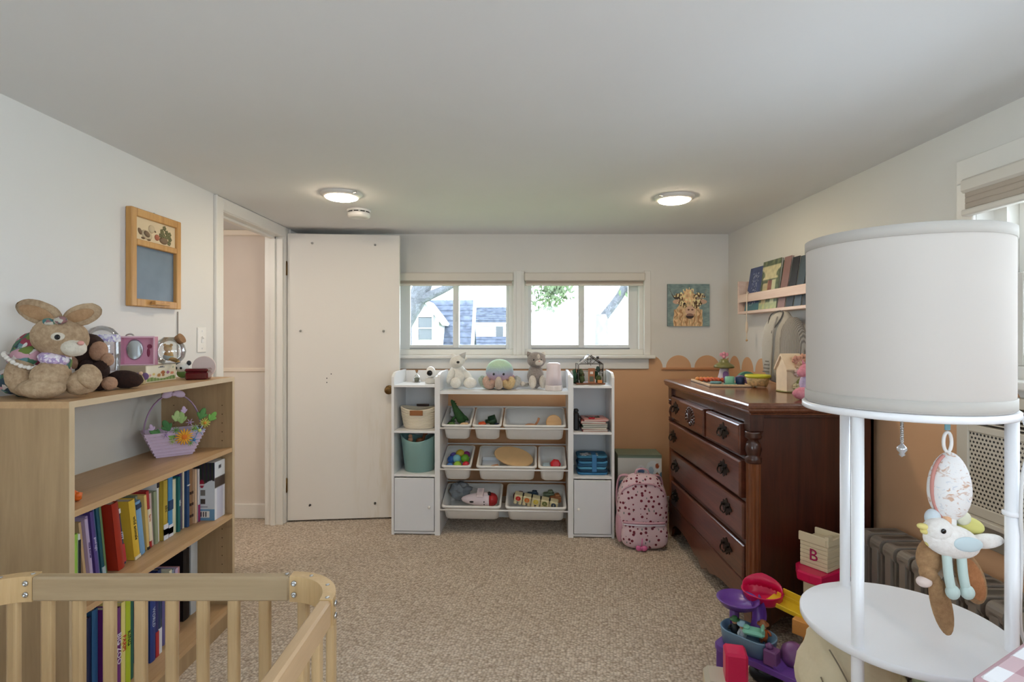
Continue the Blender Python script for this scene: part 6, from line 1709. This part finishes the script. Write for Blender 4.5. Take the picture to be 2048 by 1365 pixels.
for x, z, r_, c in ((-.036, .915, (.016, .014, .020), (206, 216, 222)), (.0, .905, (.014, .014, .026), (232, 232, 228)), (.030, .915, (.016, .014, .016), (216, 214, 190)), (-.01, .912, (.010, .016, .022), (226, 178, 140))):
    obj('petal', MB().ell((x, -.004, z), r_, None, 12, 10), mat('petal_%d_%d_%d' % c, c, .9), t)
obj('leaf_wing', MB().ell((.052, .004, .896), (.034, .012, .018), rotm(0, 18, 0)), mat('wing_yellow', (206, 200, 120), .9), t)
obj('navy_wing', MB().ell((.028, .012, .892), (.030, .010, .014), rotm(0, 40, 0)), mat('wing_navy', (84, 88, 104), .9), t)
WP = plush('bird_white', (240, 236, 230), (222, 214, 206), 90, .4)
bd = obj('bird', MB().ell((-.004, -.016, .868), (.062, .026, .036), rotm(0, 14, 0), 24, 16).ell((-.034, -.016, .892), (.030, .024, .028), None, 20, 14).ell((.070, -.016, .868), (.040, .014, .016), rotm(0, -4, 0), 16, 10), WP, t)
obj('wing', MB().ell((.012, -.0405, .870), (.032, .005, .016), rotm(0, 4, 0)), mat('wing_sky', (196, 212, 216), .9), bd)
obj('eye', MB().ell((-.040, -.0395, .898), (.0055, .003, .0055)), mat('black_eye', (0, 0, 0)), bd)
obj('beak', MB().ell((-.066, -.016, .900), (.014, .008, .007), rotm(0, 10, 0)).ell((-.062, -.016, .890), (.010, .008, .007)), mat('beak_yellow', (222, 206, 130), .9), bd)
obj('wattle', MB().ell((-.052, -.016, .868), (.010, .008, .012)), mat('beak_yellow', (0, 0, 0)), bd)
for x in (-.018, .014):
    obj('leg', MB().tube(spline([(x, -.02, .842), (x + .002, -.022, .80), (x + .008, -.022, .768)], 5), .009, 10).ell((x + .010, -.024, .760), (.014, .012, .016)), mat('leg_mint', (198, 216, 210), .9), bd)
BRP = plush('rabbit_brown', (178, 140, 100), (140, 104, 70), 80)
rb_ = obj('rabbit', MB().ell((-.028, .014, .822), (.028, .022, .042), rotm(0, 8, 0)).ell((-.040, .004, .790), (.018, .016, .020)), BRP, t)
obj('ear', MB().ell((-.014, .0, .722), (.022, .012, .072), rotm(0, -14, 0)), BRP, rb_)
obj('ear', MB().ell((.048, -.004, .782), (.030, .010, .062), rotm(0, -22, 0)), BRP, rb_)
obj('inner_ear', MB().ell((.048, -.012, .782), (.021, .005, .050), rotm(0, -22, 0)), plush('ear_rust', (190, 130, 84), (160, 104, 64), 80), rb_)
obj('paw', MB().ell((-.052, .0, .772), (.016, .013, .012)), mat('paw_pink', (226, 206, 196), .9), rb_)

# ------------------------------------------------------------------ wall heater cover and radiator on the right wall
CVR = mat('heater_cream', (206, 196, 178), .5)
PERF = NT('perforated_steel')
_c = PERF.co((70, 70, 70)); _sp = PERF.n('ShaderNodeSeparateXYZ'); PERF.set(_sp, 0, _c)
_z = _sp.outputs[2]; _row = PERF.math('FLOOR', _z)
_xx = PERF.math('ADD', _sp.outputs[0], PERF.math('MULTIPLY', PERF.math('MODULO', _row, 2.0), .5))
_dx = PERF.math('SUBTRACT', PERF.math('FRACT', _xx), .5); _dz = PERF.math('SUBTRACT', PERF.math('FRACT', _z), .5)
_r = PERF.math('ADD', PERF.math('MULTIPLY', _dx, _dx), PERF.math('MULTIPLY', _dz, _dz))
PERF.P(Base_Color=PERF.mix(PERF.math('LESS_THAN', _r, .085), lin((206, 196, 178)), lin((40, 32, 26))), Roughness=.5); PERF = PERF.m
hm = T(XR, 0, 0) @ rotm(0, 0, -90)   # local x towards the viewer, local -y into the room
t = thing('heater_cover', 'cream heater cover with perforated panel under the side window', 'heater cover', hm)
cb = MB()
cb.b2((-1.93, -.035, .70), (-1.88, -.001, 1.12), .003).b2((-.78, -.035, .70), (-.73, -.001, 1.12), .003).b2((-1.88, -.035, .70), (-.78, -.001, .735), .003).b2((-1.88, -.035, .985), (-.78, -.001, 1.010), .003).b2((-1.88, -.035, 1.085), (-.78, -.001, 1.12), .003)
obj('cover_frame', cb, CVR, t)
obj('perforated_panel', MB().b2((-1.88, -.028, .735), (-.78, -.022, .985)), PERF, t)
for k in range(5):
    obj('louvre', MB().box((-1.33, -.020, 1.02 + k * .014), (1.10, .022, .004), 0, None), CVR, t)
obj('grille_back', MB().b2((-1.88, -.006, 1.010), (-.78, -.002, 1.085)), mat('grille_dark', (70, 58, 46), .8), t)
obj('ledge', MB().b2((-1.96, -.055, .682), (-.70, -.001, .70), .003), CVR, t)
obj('apron', MB().b2((-1.94, -.02, .60), (-.72, -.001, .682), .002), mat('heater_apron_shade', (150, 138, 122), .6), t)  # grey apron, with the shade under the ledge put into its colour
RADM = mat('radiator_paint', (138, 127, 116), .5, var=.08, vs_=12)
t = thing('cast_iron_radiator', 'old grey-brown cast iron radiator along the wall under the window', 'radiator', T(1.40, 1.24, 0))


def rad_section():
    mb = MB()
    out = rrect(.175, .445, .03, 5)
    mb.prism([(x, y + .2225) for x, y in out], .030, T(.0875, .015, .09) @ rotm(90) )
    for x in (.03, .0875, .145):
        mb.prism(rrect(.034, .36, .014, 3, x, .2225), .052, T(0, .026, .09) @ rotm(90))
    mb.prism(rrect(.175, .06, .025, 4, .0875, .415), .056, T(0, .028, .09) @ rotm(90))
    mb.prism(rrect(.165, .05, .02, 4, .0875, .03), .056, T(0, .028, .09) @ rotm(90))
    return mb


sec = mesh('section', rad_section(), RADM)
for k in range(13):
    s_ = obj('section', sec, None, t, T(0, .035 + k * .074, 0))
for k in (0, 12):
    for x in (.03, .145):
        obj('foot', MB().lathe([(.022, 0), (.018, .02), (.014, .06), (.018, .10)], 12, T(x, .035 + k * .074, 0)), RADM, t)
obj('connecting_pipe', MB().cyl((.0875, .0, .14), (.0875, .96, .14), .016, seg=12).cyl((.0875, .0, .46), (.0875, .96, .46), .016, seg=12), RADM, t)

# ------------------------------------------------------------------ backpack and boxed toy beside the dresser
CH = NT('cherry_print')
_co = CH.co()
_v1 = CH.n('ShaderNodeTexVoronoi', {'Vector': _co, 'Scale': 38.0, 'Randomness': .8}); _v2 = CH.n('ShaderNodeTexVoronoi', {'Vector': CH.co((1, 1, .45), loc=(.3, .1, .2), rot=(0, .6, 0)), 'Scale': 44.0, 'Randomness': 1.0})
_base = lin((224, 196, 204))
_g = CH.mix(CH.math('LESS_THAN', _v2.outputs['Distance'], .16), _base, lin((110, 124, 118)))
_q = CH.n('ShaderNodeSeparateColor'); CH.set(_q, 0, _v1.outputs['Color'])
_k = CH.math('MULTIPLY', CH.math('LESS_THAN', _v1.outputs['Distance'], .32), CH.math('GREATER_THAN', _q.outputs[0], .12))
CH.P(Base_Color=CH.mix(_k, _g, lin((116, 22, 48))), Roughness=.7); CH.bump(CH.noise(_co, 12, 3), .3, .02); CH = CH.m
t = thing('cherry_backpack', 'pink child backpack printed with cherries standing beside the dresser', 'backpack', T(.812, 3.39, 0) @ rotm(0, 0, -4))


def bpk(q):
    w_ = 1 - .16 * max(0, q.z) ** 2
    return (q.x * w_, q.y * (1 - .1 * max(0, q.z)), q.z)


b_ = obj('main_body', MB().ell((0, .0, .225), (.156, .075, .225), None, 40, 28, fn=bpk, p=.62), CH, t)
PKT = mat("backpack_trim", (206, 160, 176), .6)
pk = obj('front_pocket', MB().ell((.006, -.055, .085), (.142, .050, .080), None, 32, 20, p=.6), CH, t)
obj('pocket_zip', MB().tube([(x, -.098 + .5 * x * x * 2.2, .168) for x in [(-.125 + .25 * k / 10) for k in range(11)]], .008, 8), PKT, pk)
obj('reflective_strip', MB().tube([(x, -.103 + .5 * x * x * 2.2, .156) for x in [(-.125 + .25 * k / 10) for k in range(11)]], .005, 6), mat('strip_white', (226, 220, 236), .4), pk)
obj('top_zip', MB().tube(spline([(-.142, -.03, .30), (-.12, -.05, .36), (-.06, -.06, .395), (.0, -.062, .40), (.06, -.06, .395), (.12, -.05, .36), (.142, -.03, .30)], 5), .005, 8), PKT, b_)
obj('grab_handle', MB().tube(spline([(-.045, .0, .430), (-.035, -.005, .468), (0, -.006, .480), (.035, -.005, .468), (.045, .0, .430)], 5), .010, 8, flat=.5), PKT, t)
for sx in (-1, 1):
    obj('shoulder_strap', MB().tube(spline([(sx * .07, .06, .42), (sx * .13, .085, .40), (sx * .145, .085, .25), (sx * .12, .08, .08)], 6), .018, 8, flat=.4), PKT, t)
obj('side_pocket', MB().ell((-.138, .0, .12), (.024, .06, .10), None, 18, 14, p=.8), PKT, t)
bw = obj('bow_charm', MB().ell((-.036, -.115, .022), (.020, .012, .016), rotm(0, 20, 0)).ell((-.004, -.115, .022), (.020, .012, .016), rotm(0, -20, 0)).ell((-.02, -.118, .024), .009).tube([(-.02, -.115, .03), (-.015, -.108, .08)], .003), mat('bow_pink', (214, 112, 164), .5), t)
t = thing('toy_carton', 'white, green and blue toy carton standing behind the cherry backpack', 'box', T(.855, 3.70, 0) @ rotm(0, 0, -3))
obj('carton', MB().b2((-.145, -.09, 0), (.145, .10, .515), .002), mat('carton_green', (96, 118, 104), .6), t)


def carton(u, v):
    if v > .965: return (120, 140, 124)
    if ((u - .80) / .16) ** 2 + ((v - .80) / .13) ** 2 < 1:
        if ((u - .9) / .05) ** 2 + ((v - .86) / .035) ** 2 < 1: return (170, 84, 44)
        if ((u - .90) / .04) ** 2 + ((v - .745) / .035) ** 2 < 1: return (150, 90, 50)
        if ((u - .76) / .06) ** 2 + ((v - .8) / .055) ** 2 < 1: return (170, 190, 204)
        return (222, 226, 226)
    if ((u - .52) / .12) ** 2 + ((v - .78) / .09) ** 2 < 1: return (84, 112, 156) if ((u - .53) / .08) ** 2 + ((v - .775) / .06) ** 2 < 1 else (226, 226, 226)
    if v < .66 + .12 * u: return (92, 128, 150)
    return (216, 214, 206)


painted('front_print', .29, .515, 60, 90, carton, t, T(0, -.0906, 0), .4)
obj('lid_edge', MB().b2((-.146, -.091, .505), (.146, .101, .517), .001), mat('carton_lid', (110, 120, 100), .6), t)

# ------------------------------------------------------------------ plastic play sets on the carpet by the dresser
PUR = mat('plastic_purple', (112, 70, 158), .3); PNK = mat('plastic_hot_pink', (220, 26, 84), .3); YEL = mat('plastic_yellow', (238, 198, 48), .3)
ORG = mat('plastic_orange', (226, 158, 84), .35); BLU = mat('plastic_steel_blue', (112, 146, 172), .3); CRM = mat('plastic_cream', (226, 210, 176), .45); PUD = mat('plastic_plum', (124, 78, 130), .35)
PMX = T(.905, 2.005, 0) @ rotm(0, 0, -48)   # local x runs towards the viewer and right
t = thing('pool_playset', 'purple and blue plastic pool playset with pink bowl and yellow ramp', 'playset', PMX)
dk = rrect(.33, .15, .03, 4)
obj('deck', MB().prism([(x + .03, y) for x, y in dk], .022, T(0, 0, .125), bev=.003), PUR, t)
pr = rrect(.20, .125, .055, 6)
obj('pool', MB().loft([[(x * .9 - .03, y * .9, .147) for x, y in pr], [(x - .03, y, .205) for x, y in pr], [(x - .03, y, .208) for x, y in pr], [(x * .94 - .03, y * .92, .208) for x, y in pr], [(x * .84 - .03, y * .82, .156) for x, y in pr]]), BLU, t)
obj('pool_gate', MB().box((.075, -.045, .175), (.045, .045, .055), .004).lathe([(.012, .202), (.014, .212), (.0, .222)], 12, T(.066, -.045, 0)), PUD, t)
obj('dome', MB().lathe([(.045, .146), (.045, .17), (.038, .195), (.020, .21), (0, .214)], 20, T(.12, .03, 0)), PUD, t)
obj('slope', MB().loft([[(.09, -.07, .147), (.09, .07, .147), (.09, .07, .16), (.09, -.07, .16)], [(.195, -.07, .09), (.195, .07, .09), (.195, .07, .105), (.195, -.07, .105)]], sm=False), PUR, t)
for x, y in ((-.11, -.05), (-.11, .05), (.17, -.05), (.17, .05)):
    obj('leg', MB().box((x, y, .0625 if x < 0 else .045), (.03, .03, .125 if x < 0 else .09), .004), BLU if x > 0 else PUR, t)
obj('mast', MB().cyl((-.105, .045, .15), (-.105, .045, .265), .019, .017, 16), PUR, t)
td = obj('dish', MB().lathe([(.02, .257), (.062, .263), (.076, .283), (.080, .287), (.077, .290), (.060, .269), (0, .265)], 32, T(-.096, .056, 0)), PUR, t)
obj('slide', MB().grid(lambda u, v: (-.075 + .062 * math.cos(rad(70 - 85 * u)) + (v - .5) * .05 * math.cos(rad(70 - 85 * u)), .045 + .062 * math.sin(rad(70 - 85 * u)) + (v - .5) * .05 * math.sin(rad(70 - 85 * u)), .27 - .09 * u + .03 * abs(2 * v - 1) ** 2), 20, 8), PUR, t)
bl_ = MB()
n_ = 32
for r0, z0 in ():
    pass
bl_.lathe([(.0, .286), (.058, .288), (.072, .300), (.076, .325), (.079, .330), (.073, .330), (.068, .303), (.055, .293), (0, .291)], 32, T(-.055, .180, -.036))
obj('bowl', bl_, PNK, t)
wt = MB()
for k in range(13):
    pass
ww = [(.074 * math.cos(rad(a)) - .055, .074 * math.sin(rad(a)) + .180) for a in range(10, 221, 15)]
obj('bowl_wall', MB().loft([[(x, y, .27), (x, y, .335 - .03 * abs(i - 7) / 7), (x * .97 - .002, y * .97 + .004, .335 - .03 * abs(i - 7) / 7), (x * .97 - .002, y * .97 + .004, .27)] for i, (x, y) in enumerate(ww)], (True, True)), PNK, t)
obj('bowl_arm', MB().cyl((-.09, .06, .25), (-.058, .175, .252), .012, seg=12), PUR, t)
RM = T(-.018, .188, .270) @ rotm(0, 8, 0)
obj('ramp', MB().b2((-.01, -.036, 0), (.135, .036, .006), 0, RM).b2((-.01, -.040, -.006), (.135, -.034, .012), .002, RM).b2((.0, .034, -.006), (.135, .040, .020), .002, RM).b2((.02, .034, .020), (.11, .040, .045), .002, RM), YEL, t)
obj('ramp_end', MB().b2((.125, -.055, .232), (.225, .055, .256), .003, T(-.045, .175, 0)).b2((.125, -.055, .20), (.225, -.048, .234), .002, T(-.045, .175, 0)), ORG, t)
obj('ramp_leg', MB().b2((.15, -.02, 0), (.19, .02, .234), .003, T(-.045, .175, 0)), ORG, t)
MINT = mat('plastic_mint', (130, 200, 176), .35)


def at_pool(x, y, z, rz=0):
    return PMX @ T(x, y, z) @ rotm(0, 0, rz)


o = obj('mint_raft', MB().box((0, 0, .010), (.075, .05, .02), .008).box((.03, 0, .026), (.012, .05, .018), .005).ell((-.025, 0, .022), (.012, .016, .006)), MINT, None, at_pool(-.002, -.016, .212, 20)); tag(o, 'mint green toy raft in the blue pool', 'toy')


def figurine(lb, M, c_body, c_hat, c_leg, s_=1.0):
    f = thing('toy_figurine', lb, 'figurine', M @ Matrix.Scale(s_, 4))
    obj('body', MB().lathe([(.014, .012), (.017, .024), (.013, .042), (.006, .048)], 14), mat('fig_%d_%d_%d' % c_body, c_body, .45), f)
    obj('legs', MB().box((-.007, 0, .008), (.011, .016, .016), .003).box((.007, 0, .008), (.011, .016, .016), .003), mat('fig_%d_%d_%d' % c_leg, c_leg, .45), f)
    obj('head', MB().ell((0, 0, .057), (.011, .011, .012)), mat('fig_skin', (222, 170, 130), .5), f)
    obj('hat', MB().lathe([(.020, .063), (.020, .066), (.011, .067), (.010, .076), (0, .078)], 16), mat('fig_%d_%d_%d' % c_hat, c_hat, .45), f)
    for sx in (-1, 1):
        obj('arm', MB().tube([(sx * .012, 0, .042), (sx * .021, -.004, .034), (sx * .022, -.010, .026)], .0045, 8), mat('fig_%d_%d_%d' % c_body, c_body, .45), f)


figurine('toy figurine in rust coat and brown hat in the pool', at_pool(.014, .026, .174, 48), (196, 94, 40), (150, 90, 48), (120, 60, 30), 1.05)
figurine('toy figurine in black and green in the pool', at_pool(-.080, -.004, .172, 30), (30, 36, 40), (54, 110, 62), (30, 30, 34), .95)
figurine('toy figurine in white and blue with yellow feet in the pool', at_pool(-.044, -.018, .172, 60), (206, 212, 220), (150, 190, 206), (222, 176, 40), .95)
o = obj('black_toy_disc', MB().tube([(.045 * math.cos(k * PI / 12), .045 * math.sin(k * PI / 12), .018) for k in range(24)], .017, 10, True).lathe([(.03, .008), (.03, .022), (.012, .026), (0, .026)], 18), mat('tyre_black', (30, 30, 30), .6), None, T(.975, 2.075, 0)); tag(o, 'round black toy lying on the carpet under the playset', 'toy')
t = thing('toy_tower', 'cream plastic toy tower with pink ledge and letter B', 'toy tower', T(1.255, 2.19, 0) @ rotm(0, 0, 32))
obj('column', MB().b2((-.05, -.05, 0), (.05, .05, .345), .003), CRM, t)
lg = [(-.125, -.02), (-.115, -.06), (.11, -.075), (.11, .07), (-.06, .075), (-.125, .03)]
obj('ledge', MB().prism(lg, .040, T(0, 0, .345), bev=.006), PNK, t)
for k in range(6):
    obj('brick_course', MB().b2((-.062, -.055, .386 + k * .0165), (.06, .055, .4015 + k * .0165), .0015), CRM, t)
obj('parapet', MB().b2((-.066, -.06, .485), (.064, -.05, .512), .002).b2((-.066, -.05, .485), (-.056, .06, .520), .002).b2((-.066, -.06, .51), (-.03, -.045, .528), .002).b2((.054, -.05, .485), (.064, .06, .512), .002), CRM, t)
obj('parapet_floor', MB().b2((-.062, -.055, .485), (.06, .055, .489)), CRM, t)
obj('letter', text_mb('B', .066, .001, T(-.0632, .0, .437) @ rotm(0, 0, -90) @ rotm(90)), mat('letter_magenta', (170, 20, 84), .4), t)
t = thing('toy_house', 'cream toy house with hot pink roof block at the bottom edge', 'toy house', T(.725, 1.86, 0) @ rotm(0, 0, -14))
obj('house_body', MB().b2((-.06, -.05, 0), (.07, .06, .125), .003), CRM, t)
obj('roof_slope', MB().loft([[(-.06, -.05, .125), (-.06, .06, .125), (.012, .06, .125), (.012, -.05, .125)], [(-.045, -.04, .145), (-.045, .05, .145), (.01, .05, .145), (.01, -.04, .145)]], sm=False), mat('plastic_stone', (196, 188, 170), .5), t)
obj('roof_block', MB().box((.04, .0, .185), (.072, .075, .115), .008, rotm(0, 0, 0)), PNK, t)
obj('letter', text_mb('B', .034, .001, T(.045, -.0512, .085) @ rotm(90)), mat('letter_magenta', (0, 0, 0)), t)
o = obj('toy_car_track', MB().box((0, 0, .008), (.16, .1, .016), .004).box((-.05, -.02, .022), (.03, .03, .014), .004), mat('track_dark', (56, 66, 78), .5), None, T(.875, 1.83, 0) @ rotm(0, 0, -30)); tag(o, 'dark blue-grey toy plate lying on the carpet under the playset', 'toy')

# ------------------------------------------------------------------ gingham hamper at the lower right corner
CK = NT('pink_gingham')
_sp = CK.n('ShaderNodeSeparateXYZ'); CK.set(_sp, 0, CK.co((9.0, 9.0, 9.0)))
_fx = CK.math('GREATER_THAN', CK.math('FRACT', _sp.outputs[0]), .5); _fy = CK.math('GREATER_THAN', CK.math('FRACT', CK.math('ADD', _sp.outputs[1], _sp.outputs[2])), .5)
_s = CK.math('ADD', _fx, _fy)
CK.P(Base_Color=CK.ramp(CK.math('DIVIDE', _s, 2.0), [(0, lin((240, 238, 240))), (.25, lin((208, 178, 182))), (.75, lin((186, 146, 152)))], 'CONSTANT'), Roughness=.9); CK = CK.m
t = thing('gingham_hamper', 'pink and white checked hamper at the lower corner of the view', 'hamper', T(.70, .817, 0) @ rotm(0, 0, 29.4))
obj('hamper_body', MB().box((.2, -.17, .395), (.40, .34, .79), .02), CK, t)
obj('hem', MB().b2((-.003, -.343, .78), (.403, .003, .802), .004), mat('hem_rose', (196, 160, 166), .9), t)
obj('lid', MB().box((.2, -.17, .800), (.392, .332, .012), .004), CK, t)
